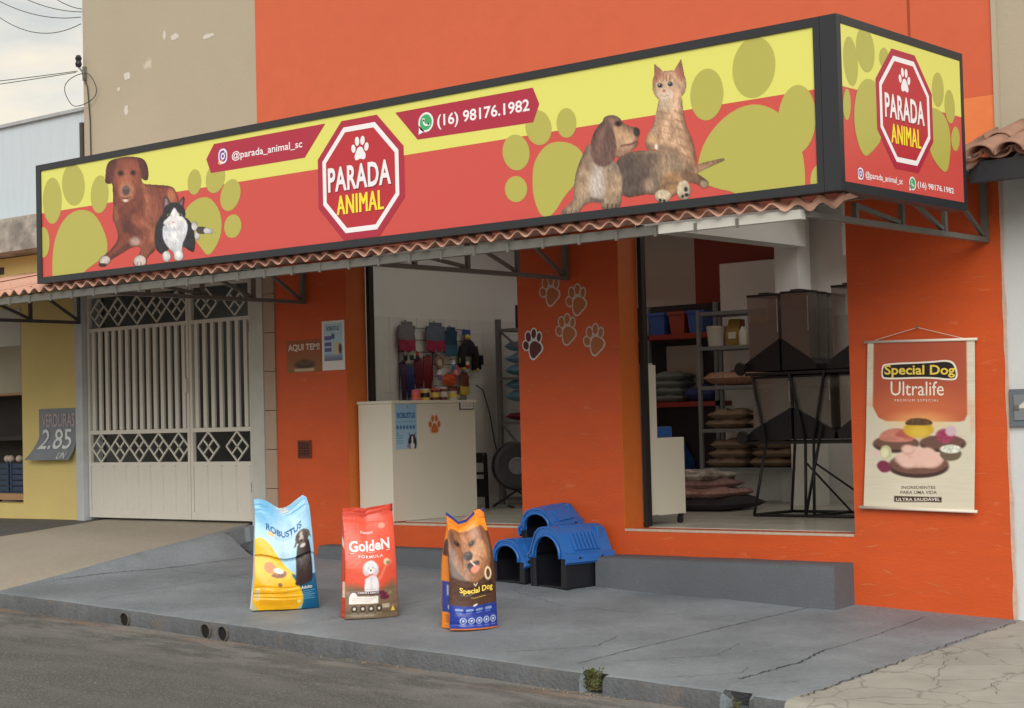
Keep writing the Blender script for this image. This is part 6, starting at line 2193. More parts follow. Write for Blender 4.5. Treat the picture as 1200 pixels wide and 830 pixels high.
# floor fan
fn_ = thing('floor_fan', 'round black floor fan in front of the grey shelf', 'fan', (-2.16, 2.35, FZ))
Mf = Matrix.Translation((-2.16, 2.35, .965)) @ Matrix.Rotation(R(46), 4, 'Z') @ Matrix.Rotation(R(90), 4, 'X')
MB().lathe([(.225, -.07), (.245, -.05), (.245, .05), (.225, .07), (.19, .075)], 32, Mf).build('drum', BLACK, fn_)
MB().lathe([(.075, .072), (.085, .085), (.065, .09), (.062, .078)], 24, Mf).build('hub_ring', GRYP, fn_)
for k in range(5):
    a = R(72 * k)
    MB().add([Mf @ Vector(p) for p in ((.05 * math.cos(a), .05 * math.sin(a), .078), (.20 * math.cos(a - .3), .20 * math.sin(a - .3), .078), (.20 * math.cos(a + .25), .20 * math.sin(a + .25), .082))], [(0, 1, 2)]).build('blade', BLACKM, fn_)
MB().tube([(-2.35, 2.20, FZ + .02), (-2.16, 2.35, .72), (-1.98, 2.50, FZ + .02)], .014, 8).build('stand', BLACK, fn_)
MB().tube([(-2.33, 2.42, FZ + .014), (-2.10, 2.22, FZ + .014)], .014, 8).build('stand_foot', BLACK, fn_)
# black chair with slotted back
ch = thing('black_chair', 'black plastic chair with a slotted back beside the counter', 'chair', (-2.62, 2.15, FZ))
MB().box(-2.66, -2.40, 2.16, 2.19, 1.0, 1.10, .008).build('backrest', BLACK, ch)
MB().box(-2.66, -2.40, 2.16, 2.185, .66, .84, .008).build('backrest', BLACK, ch)
for x in (-2.66, -2.42):
    MB().bar((x + .01, 2.17, 1.08), (x + (.0 if x < -2.5 else .05), 2.14, FZ + .004), .03).build('leg', BLACK, ch)
    MB().bar((x + .01, 1.80, .90), (x + .01, 1.72, FZ + .004), .028).build('leg', BLACK, ch)
MB().box(-2.66, -2.40, 1.78, 2.16, .885, .91, .008).build('seat', BLACK, ch)
for k in range(4):
    MB().box(-2.425, -2.4145, 2.155, 2.164, 1.015 + k * .02, 1.025 + k * .02).build('slot', WHTP, ch)

# ================================================================== INSIDE THE RIGHT DOORWAY
cb = thing('wheeled_cabinet', 'cream L-shaped cabinet on casters just inside the right doorway', 'cabinet', (.7, .55, FZ))
CABM = CREAM
MB().box(.40, .90, .30, .452, .632, 1.822, .004).build('tall_panel', CABM, cb)
MB().box(.40, .895, .453, .83, .625, 1.242, .004).build('low_body', CABM, cb)
MB().box(.86, .902, .285, .325, FZ + .03, .632, .002).build('leg', CABM, cb)
for y in (.30, .78):
    MB().lathe([(.03, -.012), (.03, .012)], 16, Matrix.Translation((.87, y + (.015 if y < .5 else 0), FZ + .032)) @ Matrix.Rotation(R(90), 4, 'Y')).build('caster', BLACK, cb)
    MB().box(.855, .885, y - .01, y + .03, FZ + .055, .628).build('caster_fork', BLACKM, cb)
MB().box(.83, .87, .30, .45, 1.822, 1.838).build('edge_strip', STEEL_W, cb)
tag(MB().box(.60, .86, .50, .72, 1.243, 1.33, .012).build('blue_box', mat_s('blue_box', (40, 84, 150), rough=.4)), 'small blue box lying on the cabinet', 'box')
# feed dispenser rack
BINM = bpy.data.materials.new('smoky_acrylic')
BINM.use_nodes = True
_t = BINM.node_tree
_b = _t.nodes['Principled BSDF']
_tr = _t.nodes.new('ShaderNodeBsdfTransparent')
_tr.inputs[0].default_value = (.80, .80, .78, 1)
_gl = _t.nodes.new('ShaderNodeBsdfGlossy')
_gl.inputs['Roughness'].default_value = .12
_df = _t.nodes.new('ShaderNodeBsdfDiffuse')
_df.inputs[0].default_value = (.40, .40, .385, 1)
_m1 = _t.nodes.new('ShaderNodeMixShader')
_m1.inputs[0].default_value = .38
_m2 = _t.nodes.new('ShaderNodeMixShader')
_m2.inputs[0].default_value = .10
_t.links.new(_tr.outputs[0], _m1.inputs[1])
_t.links.new(_df.outputs[0], _m1.inputs[2])
_t.links.new(_m1.outputs[0], _m2.inputs[1])
_t.links.new(_gl.outputs[0], _m2.inputs[2])
_t.links.new(_m2.outputs[0], _t.nodes['Material Output'].inputs['Surface'])
KIB = [mat('kibble_%s' % n, c_, rough=.9, var=.6, vscale=70, bump=.8, bscale=80, bdist=.01) for n, c_ in (('brown', (.15, .12, .095)), ('tan', (.25, .215, .17)), ('dark', (.12, .105, .095)), ('red', (.20, .09, .06)))]
rk = thing('dispenser_rack', 'black tubular steel rack holding two tiers of feed dispensers', 'rack', (1.45, 1.9, FZ))
def rt(p, q, r=.013):
    MB().tube([p, q], r, 8).build('tube', BLACKM, rk, smooth=True)
z0 = FZ + .016
for x in (1.00, 1.50, 2.02):
    pass
rt((1.0, 1.69, z0), (2.15, 1.69, z0))
rt((1.0, 2.30, z0), (2.15, 2.30, z0))
rt((1.0, 1.69, z0), (1.0, 2.30, z0))
rt((1.55, 1.69, z0), (1.55, 2.30, z0))
rt((2.15, 1.69, z0), (2.15, 2.30, z0))
rt((1.0, 1.69, z0), (1.12, 1.72, 1.16))
rt((1.12, 1.72, 1.16), (1.00, 1.72, 1.76))
rt((1.50, 1.69, z0), (1.50, 1.72, 1.16))
rt((1.50, 1.69, z0), (1.66, 1.72, 1.30))
rt((1.58, 1.69, z0), (1.58, 1.72, 1.20))
rt((1.50, 1.72, 1.16), (1.36, 1.72, 1.76))
rt((1.58, 1.72, 1.20), (1.70, 1.72, 1.76))
rt((1.58, 1.72, 1.0), (1.95, 2.25, z0), .009)
rt((1.50, 1.72, 1.0), (1.62, 2.25, z0), .009)
rt((2.02, 1.72, 1.1), (1.80, 2.25, z0), .009)
rt((1.0, 2.30, z0), (1.12, 2.28, 1.76))
rt((2.15, 2.30, z0), (2.0, 2.28, 1.76))
rt((2.15, 1.69, z0), (2.02, 1.72, 1.2))
rt((2.02, 1.72, 1.2), (2.10, 1.72, 1.76))
def tray(z):
    MB().box(.93, 2.12, 1.72, 2.32, z - .012, z + .012).build('tray', BLACKM, rk)
tray(1.750)
tray(1.168)
for zt_ in (1.80, 1.215):
    MB().lathe([(.05, -.02), (.06, 0), (.05, .02)], 14, Matrix.Translation((.90, 1.70, zt_)) @ Matrix.Rotation(R(90), 4, 'X')).build('scoop_holder', BLACK, rk)
def dispenser(label, x0, x1, y0, y1, zb, hz, k, fill, face):
    """gravity feeder: black hopper sloping down to its outlet on the face side (-1 left, 1 right), clear bin above"""
    t = thing('feed_dispenser', label, 'dispenser', ((x0 + x1) / 2, (y0 + y1) / 2, zb), 0, 'feed dispensers on the rack')
    xo, xi = (x0, x1) if face < 0 else (x1, x0)
    ex = xo + face * .055
    zl, zh = zb + .10, zb + .275
    def FX(a, b, q):
        return (a, q, b)
    MB().prism([(ex, zb + .013), (ex, zb + .06), (xo, zl), (xi, zh), (xi, zb + .013)], FX, y0, y1).build('hopper', BLACK, t)
    i = .003
    top = zb + hz
    MB().prism([(xo - face * i, zl + .004), (xi + face * i, zh + .004), (xi + face * i, top), (xo - face * i, top)], FX, y0 + i, y1 - i).build('clear_bin', BINM, t)
    i = .012
    zf = zl + .10 + (top - zl - .10) * fill
    MB().prism([(xo - face * i, zl + .012), (xi + face * i, zh + .012), (xi + face * i, zf), (xo - face * i, zf - .02)], FX, y0 + i, y1 - i).build('kibble', KIB[k], t)
    MB().box(x0 - .004, x1 + .004, y0, y1, top, top + .02, .006).build('lid', BLACK, t)
    MB().box((x0 + x1) / 2 - .05, (x0 + x1) / 2 + .05, y0 + .02, y1 - .02, top + .021, top + .034, .004).build('lid_grip', BLACK, t)
    MB().tube([(x1 - .012, y0 - .0005, zh + .06), (x1 - .012, y0 - .0005, top - .03)], .003, 6).build('edge_highlight_rod', STEEL_W, t)
dispenser('front left upper feed dispenser, wide and smoky grey', .955, 1.265, 1.74, 2.04, 1.762, .645, 2, .55, -1)
dispenser('rear left upper feed dispenser behind the wide one', .955, 1.265, 2.06, 2.36, 1.762, .645, 0, .75, -1)
for q in range(4):
    dispenser(('first', 'second', 'third', 'fourth')[q] + ' narrow upper feed dispenser in the right facing row', 1.285, 1.56, 1.74 + q * .158, 1.74 + q * .158 + .150, 1.762, .655 - .006 * q, (2, 0, 2, 3)[q], (.75, .6, .8, .65)[q], 1)
dispenser('upper feed dispenser farthest right, beside the door edge', 1.77, 2.06, 1.74, 2.04, 1.762, .675, 2, .55, -1)
for l, a_, b_, ya, k, f, fc in (('front left lower feed dispenser with tan kibble', .985, 1.36, 1.74, 1, .80, -1), ('rear left lower feed dispenser', .985, 1.36, 2.06, 0, .85, -1), ('front right lower feed dispenser under the narrow row', 1.385, 1.74, 1.74, 1, .75, 1), ('rear right lower feed dispenser', 1.385, 1.74, 2.06, 0, .8, 1), ('lower feed dispenser farthest right, beside the door edge', 1.82, 2.08, 1.74, 2, .7, -1)):
    dispenser(l, a_, b_, ya, ya + .30, 1.18, .53, k, f, fc)
# grey shelf by the back wall
SG = mat('shelf_grey', (.18, .19, .20), rough=.5)
g2 = thing('steel_shelf', 'grey steel shelf with feed sacks against the white back panel', 'shelf', (-.15, 3.7, FZ))
for x, y in ((-.70, 3.45), (-.70, 3.84), (.36, 3.45), (.36, 3.84)):
    MB().box(x - .018, x + .018, y, y + .03, FZ + .004, 2.45).build('upright', SG, g2)
for z in (2.43, 2.09, 1.70, 1.28, .90):
    MB().box(-.682, .342, 3.45, 3.87, z - .035, z).build('shelf_board', SG, g2)
PATT = mat('patterned_pack', (.42, .22, .13), rough=.5, var=.7, vscale=26, col2=(.16, .09, .06), bump=.3, bscale=30)
BRS = mat('brown_sack', (.24, .17, .115), rough=.6, var=.5, vscale=14, col2=(.12, .08, .055), bump=.3, bscale=25)
sack('long patterned brown pack on the middle shelf', 'feed_sack', 'sack', -.66, .32, 3.45, 3.84, 1.702, .15, PATT)
for z, n_, wd_ in ((1.282, 2, 'third shelf'), (.902, 3, 'lowest shelf')):
    for k in range(n_):
        for q in range(2):
            xa = -.66 + q * .50 + .03 * k
            sack('%s brown feed sack at the %s on the %s' % (('bottom', 'middle', 'top')[k] if n_ == 3 else ('bottom', 'top')[k], ('left', 'right')[q], wd_), 'feed_sack', 'sack', xa, xa + .46 - .02 * k, 3.46, 3.84, z + k * .088, .095, BRS, 'feed sacks on the grey shelf', k + q * 4)
# goods on the upper shelf
def pack(label, x0, x1, y, z, h, m_, m2):
    t = thing('snack_pack', label, 'pack', ((x0 + x1) / 2, y, z))
    MB().add([(x0, y - .05, z), (x1, y - .05, z), (x1, y + .05, z), (x0, y + .05, z), (x0 + .01, y - .008, z + h), (x1 - .01, y - .008, z + h), (x1 - .01, y + .008, z + h), (x0 + .01, y + .008, z + h), (x0 - .006, y - .06, z + h * .4), (x1 + .006, y - .06, z + h * .4), (x1 + .006, y + .06, z + h * .4), (x0 - .006, y + .06, z + h * .4)],
             [(0, 3, 2, 1), (4, 5, 6, 7), (0, 1, 9, 8), (1, 2, 10, 9), (2, 3, 11, 10), (3, 0, 8, 11), (8, 9, 5, 4), (9, 10, 6, 5), (10, 11, 7, 6), (11, 8, 4, 7)]).build('pack_body', m_, t)
    MB().box(x0 + (x1 - x0) * .2, x0 + (x1 - x0) * .8, y - .064, y - .061, z + h * .25, z + h * .5).build('pack_label', m2, t)
t = thing('white_tub', 'white plastic tub on the upper grey shelf', 'tub', (-.55, 3.56, 2.092))
MB().lathe([(.085, 0), (.095, .15), (.098, .152), (.098, .175)], 22).build('tub_body', mat_s('tub_white', (196, 194, 184), rough=.4), t, local=True)
MB().lathe([(.10, .175), (.10, .195), (.09, .20)], 22).build('lid', WHTP, t, local=True)
pack('olive yellow snack pouch left of the bottle on the upper shelf', -.42, -.27, 3.58, 2.092, .26, mat_s('olive_pack', (150, 130, 50), rough=.4), WHTP)
pack('bright yellow snack pouch on the upper shelf', -.16, .02, 3.58, 2.092, .29, mat_s('bright_yellow_pack', (206, 180, 40), rough=.4), WHTP)
pack('brown snack pouch at the right of the upper shelf', .05, .20, 3.58, 2.092, .23, mat_s('tan_pack', (150, 110, 70), rough=.4), BRNP)
t = thing('spray_bottle', 'white bottle with dark cap between the yellow pouches', 'bottle', (-.22, 3.52, 2.092))
MB().lathe([(.04, 0), (.042, .12), (.02, .17), (.018, .18)], 16).build('bottle_body', WHTP, t, local=True)
MB().lathe([(.02, .18), (.022, .185), (.02, .24), (.012, .25)], 16).build('cap', MARP, t, local=True)
# dark shelf with red boards
rs_ = thing('red_board_shelf', 'dark shelf with red boards in the back left corner behind the cabinet', 'shelf', (-1.4, 4.05, FZ))
RB = mat('red_board', (.30, .03, .02), rough=.5, var=.2)
DKP = mat('dark_panel', (.035, .03, .035), rough=.7, var=.3)
MB().box(-2.6, -.80, 4.22, 4.245, FZ, 2.58).build('back_board', DKP, rs_)
for z in (2.26, 1.56, .80):
    MB().box(-2.6, -.76, 3.88, 4.21, z - .05, z).build('shelf_board', RB, rs_)
for x in (-2.6, -1.62, -.78):
    MB().box(x - .02, x + .02, 3.88, 3.92, FZ + .004, 2.56).build('upright', SG, rs_)
for k, (x, m_, l) in enumerate(((-1.50, BLUP, 'blue bin at the left of the red board shelf top'), (-1.25, mat_s('brick_bin', (150, 66, 50), rough=.5), 'brick red bin between the two blue bins'), (-1.02, BLUP, 'blue bin at the right of the red board shelf top'))):
    t = thing('storage_bin', l, 'bin', (x, 4.02, 2.262))
    MB().add([(x - .08, 3.90, 2.262), (x + .08, 3.90, 2.262), (x + .08, 4.15, 2.262), (x - .08, 4.15, 2.262), (x - .10, 3.885, 2.48), (x + .10, 3.885, 2.48), (x + .10, 4.17, 2.48), (x - .10, 4.17, 2.48)], [(0, 3, 2, 1), (0, 1, 5, 4), (1, 2, 6, 5), (2, 3, 7, 6), (3, 0, 4, 7)]).build('bin_body', m_, t)
    MB().box(x - .11, x + .11, 3.875, 3.888, 2.46, 2.49).build('rim', m_, t)
for k in range(4):
    sack(('bottom', 'second', 'third', 'top')[k] + ' folded grey cushion in the stack on the red shelf', 'folded_cushion', 'cushion', -1.60, -1.22, 3.90, 4.18, 1.562 + k * .075, .08, mat('grey_green_cloth', (.17, .20, .19), rough=.8, var=.3), 'folded cushions on the red shelf', k)
sack('dark navy bundle lying on the red shelf', 'cloth_bundle', 'bundle', -1.18, -.84, 3.90, 4.18, 1.562, .15, NAVP)
t = thing('grey_board', 'grey board standing on the red shelf', 'board', (-1.4, 4.17, 1.562))
MB().box(-1.60, -1.15, 4.19, 4.21, 1.562, 2.15, .003).build('board', INGREY, t)
t = thing('blue_carrier', 'blue plastic pet carrier on the lower red shelf', 'pet carrier', (-1.45, 4.02, .802))
MB().box(-1.62, -1.26, 3.90, 4.18, .802, .98, .02).build('carrier_base', DBLUE, t)
MB().add([(-1.60, 3.92, .981), (-1.28, 3.92, .981), (-1.28, 4.16, .981), (-1.60, 4.16, .981), (-1.52, 3.97, 1.16), (-1.36, 3.97, 1.16), (-1.36, 4.11, 1.16), (-1.52, 4.11, 1.16)], [(0, 3, 2, 1), (4, 5, 6, 7), (0, 1, 5, 4), (1, 2, 6, 5), (2, 3, 7, 6), (3, 0, 4, 7)]).build('carrier_lid', DBLUE, t)
# cushions piled on the floor
for k, (z, h, m_, l, x0) in enumerate(((FZ + .006, .12, mat('dark_cushion', (.03, .025, .03), rough=.9, var=.3), 'lowest dark pet cushion of the pile on the floor', -.25), (FZ + .115, .10, mat('floral_cushion', (.30, .11, .10), rough=.8, var=.6, vscale=30, col2=(.55, .42, .36)), 'red patterned pet cushion in the pile', -.28),
                                      (FZ + .20, .09, mat('pink_cushion', (.34, .20, .18), rough=.8, var=.5, vscale=20, col2=(.08, .05, .05)), 'pinkish pet cushion second from the top of the pile', -.30), (FZ + .275, .09, mat('spotted_cushion', (.55, .50, .42), rough=.7, var=.8, vscale=9, col2=(.10, .07, .05)), 'cream and brown topmost pet cushion of the pile', -.30))):
    sack(l, 'pet_cushion', 'cushion', x0 + (.0, .03, -.02, .05)[k], x0 + (.66, .60, .55, .50)[k], 2.15 + .02 * k, 2.85 - .05 * k, z, h, m_, 'pet cushions piled on the floor', k)
# white pedestal
t = thing('white_pedestal', 'plain white pedestal cabinet behind the dispenser rack', 'cabinet', (.62, 3.25, FZ))
MB().box(.50, .72, 3.15, 3.45, FZ + .004, 1.20, .004).build('pedestal_body', INWALL, t)
MB().box(.49, .73, 3.14, 3.46, 1.20, 1.225, .004).build('pedestal_top', INWALL, t)
# ================================================================== LEFT NEIGHBOUR (greengrocer)
ln = thing('neighbour_building', 'yellow and pale blue neighbouring greengrocer on the left edge', 'building', (-8, 0, .4))
wall_cells('yellow_wall', [-14, -10.2, -7.055, -6.08], [.0, .66, 2.75, 3.30], lambda i, j: i == 1 and j == 1, .0, .22, YELLOW_W, ln)
box('blue_upper_wall', -14, -5.93, .04, .22, 3.66, 4.73, BLUE_W, ln)
box('wall_cap', -14, -5.93, .0, .25, 4.73, 4.765, mat('blue_grey_cap', (.40, .43, .46), rough=.8, var=.3), ln)
box('concrete_canopy', -14, -6.12, -.35, .22, 3.31, 3.66, OLDCONC, ln)
box('dark_slot', -14, -7.35, -.004, .01, 3.13, 3.21, mat('slot_dark', (.05, .035, .03), rough=.8), ln)
box('dark_pipe', -5.95, -5.91, -.02, .03, 3.4, 4.6, mat('dark_pipe', (.05, .05, .05), rough=.5), ln)
mbn = MB()
mbn.box(-14, -6.1, 3.9, 4.0, .3, 3.3).box(-14.2, -14, .2, 4.0, .3, 3.3).box(-14, -6.1, .22, 4.0, 3.3, 3.4).box(-6.3, -6.12, .22, 3.9, .3, 3.3)
mbn.build('inner_shell', mat('pale_inner_wall', (.55, .52, .42), rough=.7, var=.1), ln)
box('inner_floor', -14, -6.3, .22, 3.9, .35, .5, FLOOR_T, ln)
# pale plaster column area left of the yellow pier, under the awning
box('pale_pier_top', -7.75, -7.06, -.004, .02, 2.35, 2.75, mat('pale_pier', (.50, .50, .46), rough=.8, var=.1), ln)
# wall tiles inside
proto = MB().box(0, .196, 0, .006, 0, .296, .002).build('tile', mat('cream_tile', (.55, .52, .42), rough=.4), ln, local=True)
first = True
for i in range(12):
    for j in range(4):
        loc = (-9.2 + i * .2 + 8, 1.5, 2.0 + j * .3 - .4)
        if first:
            proto.location = loc
            first = False
        else:
            share(proto, ln, loc)
box('tiled_partition', -10, -6.9, 1.507, 1.6, .5, 3.3, mat('pale_inner_wall', (.55, .52, .42), rough=.7, var=.1), ln)
# produce stand
stnd = thing('produce_stand', 'wooden produce stand inside the greengrocer opening', 'stand', (-7.6, .5, .5))
MB().box(-9.5, -7.00, .24, 1.3, .68, .75).build('plank', WOOD, stnd)
MB().box(-9.5, -7.00, .24, .28, .80, .87).build('plank', WOOD, stnd) if False else None
for x in (-9.3, -7.2):
    MB().box(x, x + .06, .3, 1.2, .5, .68).build('leg', WOOD, stnd)
BACKD = mat('dark_shelf_panel', (.04, .035, .035), rough=.8, var=.3)
MB().box(-9.5, -7.02, 1.0, 1.06, .75, 1.84).build('back_panel', BACKD, stnd)
MB().box(-9.5, -7.02, .62, 1.0, 1.33, 1.38).build('shelf_board', BACKD, stnd)
MB().box(-9.5, -7.02, .62, 1.06, 1.841, 1.87).build('shelf_board', WOOD, stnd)
NCR = mat('navy_crate', (.02, .045, .10), rough=.5, var=.2)
def crate(label, x0, x1, z0, z1, y0=.32, y1=.75):
    t = thing('produce_crate', label, 'crate', ((x0 + x1) / 2, (y0 + y1) / 2, z0), 0, 'crates on the produce stand')
    MB().box(x0, x1, y0, y1, z0, z0 + .015).build('crate_floor', NCR, t)
    for k in range(5):
        za = z0 + .02 + k * (z1 - z0 - .03) / 5
        zb_ = za + (z1 - z0 - .03) / 5 - .012
        MB().box(x0, x1, y0, y0 + .015, za, zb_).build('slat', NCR, t)
        MB().box(x1 - .015, x1, y0 + .016, y1, za, zb_).build('slat', NCR, t)
    for x in (x0, x1 - .03):
        MB().box(x, x + .03, y0 - .006, y0 + .001, z0, z1).build('corner_post', NCR, t)
crate('navy slatted produce crate next to the yellow pier', -7.76, -7.34, .752, 1.10)
crate('navy slatted produce crate at the left edge of the photo', -8.24, -7.79, .752, 1.10)
for k, x in enumerate((-7.70, -7.60, -7.50, -7.41, -7.86, -7.97)):
    o = MB()
    blob(o, (x, .40 + .03 * (k % 2), 1.125), (.045, .045, .042), 2)
    tag(o.build('onion', mat_s('onion_skin', (190, 176, 160), rough=.5), smooth=True), 'pale round onion in a navy crate, %s' % ('second from the left in the right crate', 'third from the left in the right crate', 'fourth from the left in the right crate', 'nearest the yellow pier', 'rightmost in the left crate', 'leftmost of all')[k], 'onion', 'onions in the crate')
for l, x, z in (('upper cream price tag on the dark shelf', -7.78, 1.72), ('lower cream price tag on the dark shelf', -7.68, 1.24)):
    t = thing('price_tag', l, 'price tag', (x, .6, z), 0, 'price tags on the shelf')
    MB().box(x, x + .13, .60, .606, z, z + .085).build('card', mat_s('tag_cream', (222, 214, 150), rough=.6), t)
    MB().box(x + .03, x + .10, .5975, .5995, z + .035, z + .05).build('price_line', PB, t)
for k, x in enumerate((-7.92, -7.80, -7.68, -7.57)):
    t = thing('glass_jar', ('leftmost', 'second', 'third', 'rightmost')[k] + ' small green preserve jar on the upper shelf', 'jar', (x, .75, 1.872))
    MB().lathe([(.04, 0), (.042, .10), (.03, .12)], 14).build('jar_body', mat_s('jar_green_%d' % (k % 2), ((96, 110, 70), (150, 150, 120))[k % 2], rough=.25), t, local=True)
    MB().lathe([(.033, .12), (.033, .145)], 14).build('lid', STEEL, t, local=True)
# chalk price board on the yellow pier
cbx = thing('price_board', 'dark curled price board reading VERDURAS 2.85 on the yellow pier', 'price board', (-6.45, -.01, 1.12))
vs, fs = [], []
def board(a, b, d=0):
    k = max(0, .45 - b) / .45
    x = -6.88 + .075 * 0 + (.0 - .0) + a * .775 + (1 - k) * .14 * (1 - a)
    return (x, -.010 - .10 * k * k - .006 * math.sin(a * 5) - d, 1.122 + b * .535 / 1.0 + .0)
n = 14
for j in range(n + 1):
    for i in range(n + 1):
        vs.append(board(i / n, j / n))
fs = [(j * (n + 1) + i, j * (n + 1) + i + 1, (j + 1) * (n + 1) + i + 1, (j + 1) * (n + 1) + i) for j in range(n) for i in range(n)]
K = len(vs)
vs += [(a, b + .006, c_) for a, b, c_ in vs]
fs += [tuple(K + q for q in f[::-1]) for f in fs]
bd = MB().add(vs, fs).build('board_sheet', mat('slate_board', (.19, .215, .25), rough=.7, var=.4, vscale=6, col2=(.14, .155, .18)), cbx, smooth=True)
lettering('VERDURAS', lambda a, b: board(a, b, .006), mat_s('chalk_pink', (178, 160, 166), rough=.9), bd, (.10, .64, .97, .90), bold=.008)
lettering('2.85', lambda a, b: board(a, b, .008), mat_s('chalk_white', (206, 212, 216), rough=.9), bd, (.12, .21, .90, .60), bold=.006)
lettering('UN', lambda a, b: board(a, b, .009), MATS['chalk_white'], bd, (.70, .02, .88, .15), bold=.01)
# ================================================================== RIGHT NEIGHBOUR
rn = thing('neighbour_building', 'white neighbouring house with a clay tile roof on the right edge', 'building', (6, 0, 0))
box('white_wall', 4.055, 12, .012, .25, -.6, 3.10, WHITE_W, rn)
box('fascia_board', 4.12, 12, -.60, -.52, 2.845, 2.975, mat('dark_fascia', (.022, .024, .03), rough=.6, var=.3), rn)
box('soffit', 4.13, 12, -.52, .01, 2.93, 2.96, MATS['dark_fascia'], rn)
box('roof_base', 4.13, 12, -.50, .01, 2.965, 2.99, MATS['dark_fascia'], rn)
box('white_flashing', 4.085, 4.118, -.56, .01, 2.93, 3.03, WHITE_W, rn)
def clay_tile(r0, r1, ln_):
    mb = MB()
    vs = []
    n_ = 10
    for th, off in ((0, 0), (1, -.014)):
        for (r, y) in ((r0, 0), (r1, ln_)):
            for i in range(n_ + 1):
                a = math.pi * i / n_
                vs.append(((r + off) * math.cos(a), y, (r + off) * math.sin(a) * .75))
    w = n_ + 1
    fs = []
    for i in range(n_):
        fs += [(i, i + 1, w + i + 1, w + i), (2 * w + i, 3 * w + i, 3 * w + i + 1, 2 * w + i + 1), (i, 2 * w + i, 2 * w + i + 1, i + 1), (w + i, w + i + 1, 3 * w + i + 1, 3 * w + i)]
    return mb.add(vs, fs)
pt = clay_tile(.10, .075, .40).build('roof_tile', CLAY, rn, smooth=True, local=True)
first = True
SL = math.atan2(.26, .66)
for j in range(2):
    for i in range(12):
        o = pt if first else share(pt, rn, (0, 0, 0))
        first = False
        o.location = (4.225 + i * .20 - 6 + random.uniform(-.008, .008), -.66 + j * .31, 3.000 + j * .115)
        o.rotation_euler = (SL + random.uniform(-.02, .02), random.uniform(-.06, .06), random.uniform(-.05, .05))
pt2 = None
for j in range(2):
    for i in range(12):                       # channel tiles lying hollow side up between the covers
        o = share(pt, rn, (4.125 + i * .20 - 6, -.62 + j * .31, 3.05 + j * .115))
        o.rotation_euler = (-SL, math.pi, random.uniform(-.03, .03))
for i in range(8):
    o = share(pt, rn, (4.16 + i * .33 - 6, -.03, 3.20))
    o.rotation_euler = (0, 0, -math.pi / 2)
me_ = thing('meter_box', 'grey metal electricity meter box on the white wall', 'meter box', (4.3, 0, 1.29))
GM = mat('grey_enamel', (.13, .155, .18), rough=.45, var=.15, vscale=10)
MB().box(4.075, 4.45, -.022, .011, 1.285, 1.532, .004).build('box_frame', GM, me_)
MB().box(4.108, 4.43, -.032, -.0225, 1.325, 1.495, .004).build('door', mat('grey_enamel_pale', (.19, .21, .23), rough=.45), me_)
MB().box(4.118, 4.15, -.042, -.0325, 1.395, 1.425, .003).build('latch', STEEL, me_)
MB().add([(4.125, -.034, 1.405), (4.20, -.034, 1.405), (4.20, -.034, 1.46)], [(0, 1, 2)]).build('warning_mark', WHTP, me_)

# ================================================================== SERVICE CABLES at the beige corner
ins = thing('cable_bracket', 'dark insulator bracket on the beige building corner', 'bracket', (-5.88, -.03, 5.1))
MB().lathe([(.025, 0), (.035, .03), (.025, .06), (.035, .09), (.02, .12)], 14, Matrix.Translation((-5.905, -.05, 5.17))).build('insulator', BLACK, ins)
MB().box(-5.86, -5.835, -.04, .003, 5.02, 5.17, .004).build('plate', STEEL, ins)
MB().tube([(-5.85, -.03, 5.10), (-5.905, -.05, 5.17)], .010, 6).build('arm', STEEL, ins)
lp = [(-5.86 + .26 * math.cos(R(a)) - .02, -.05 - .02 * math.sin(R(a * 3)), 4.93 + .17 * math.sin(R(a))) for a in range(90, 451, 12)]
tag(MB().tube(lp, .0042, 6, cap=False).build('cable_coil', WIREM, smooth=True), 'loop of spare black cable hanging on the beige building corner', 'cable')
tag(MB().tube([(-5.86, -.04, 5.1), (-5.80, -.02, 4.95), (-5.775, -.012, 4.6), (-5.77, -.012, 3.7), (-5.77, -.012, 3.2)], .007, 6).build('drop_cable', WIREM, smooth=True), 'thin cable running down the beige wall near its corner', 'cable')
def sag_wire(label, p, q, s, r=.0042):
    pts = []
    for i in range(25):
        t_ = i / 24
        pts.append((p[0] + (q[0] - p[0]) * t_, p[1] + (q[1] - p[1]) * t_, p[2] + (q[2] - p[2]) * t_ - s * 4 * t_ * (1 - t_)))
    tag(MB().tube(pts, r, 6).build('overhead_wire', WIREM, smooth=True), label, 'wire', 'service wires at the beige corner')
sag_wire('upper horizontal overhead wire reaching the beige corner', (-5.92, -.05, 5.13), (-15, -.4, 6.2), .15)
sag_wire('lower horizontal overhead wire reaching the beige corner', (-5.95, -.05, 5.12), (-15, -.6, 5.98), .15)
for k, (p, q, s, l) in enumerate((((-5.92, 0, 5.63), (-7.1, -.8, 6.35), .35, 'lowest hanging wire loop above the beige corner'), ((-5.92, 0, 5.70), (-7.2, -.8, 6.4), .20, 'second hanging wire loop above the beige corner'), ((-5.90, 0, 5.75), (-6.9, -.9, 6.5), .18, 'third hanging wire loop above the beige corner'), ((-5.90, 0, 5.78), (-6.3, -.6, 6.4), .14, 'short hanging wire loop at the top of the beige corner'))):
    sag_wire(l, p, q, s)
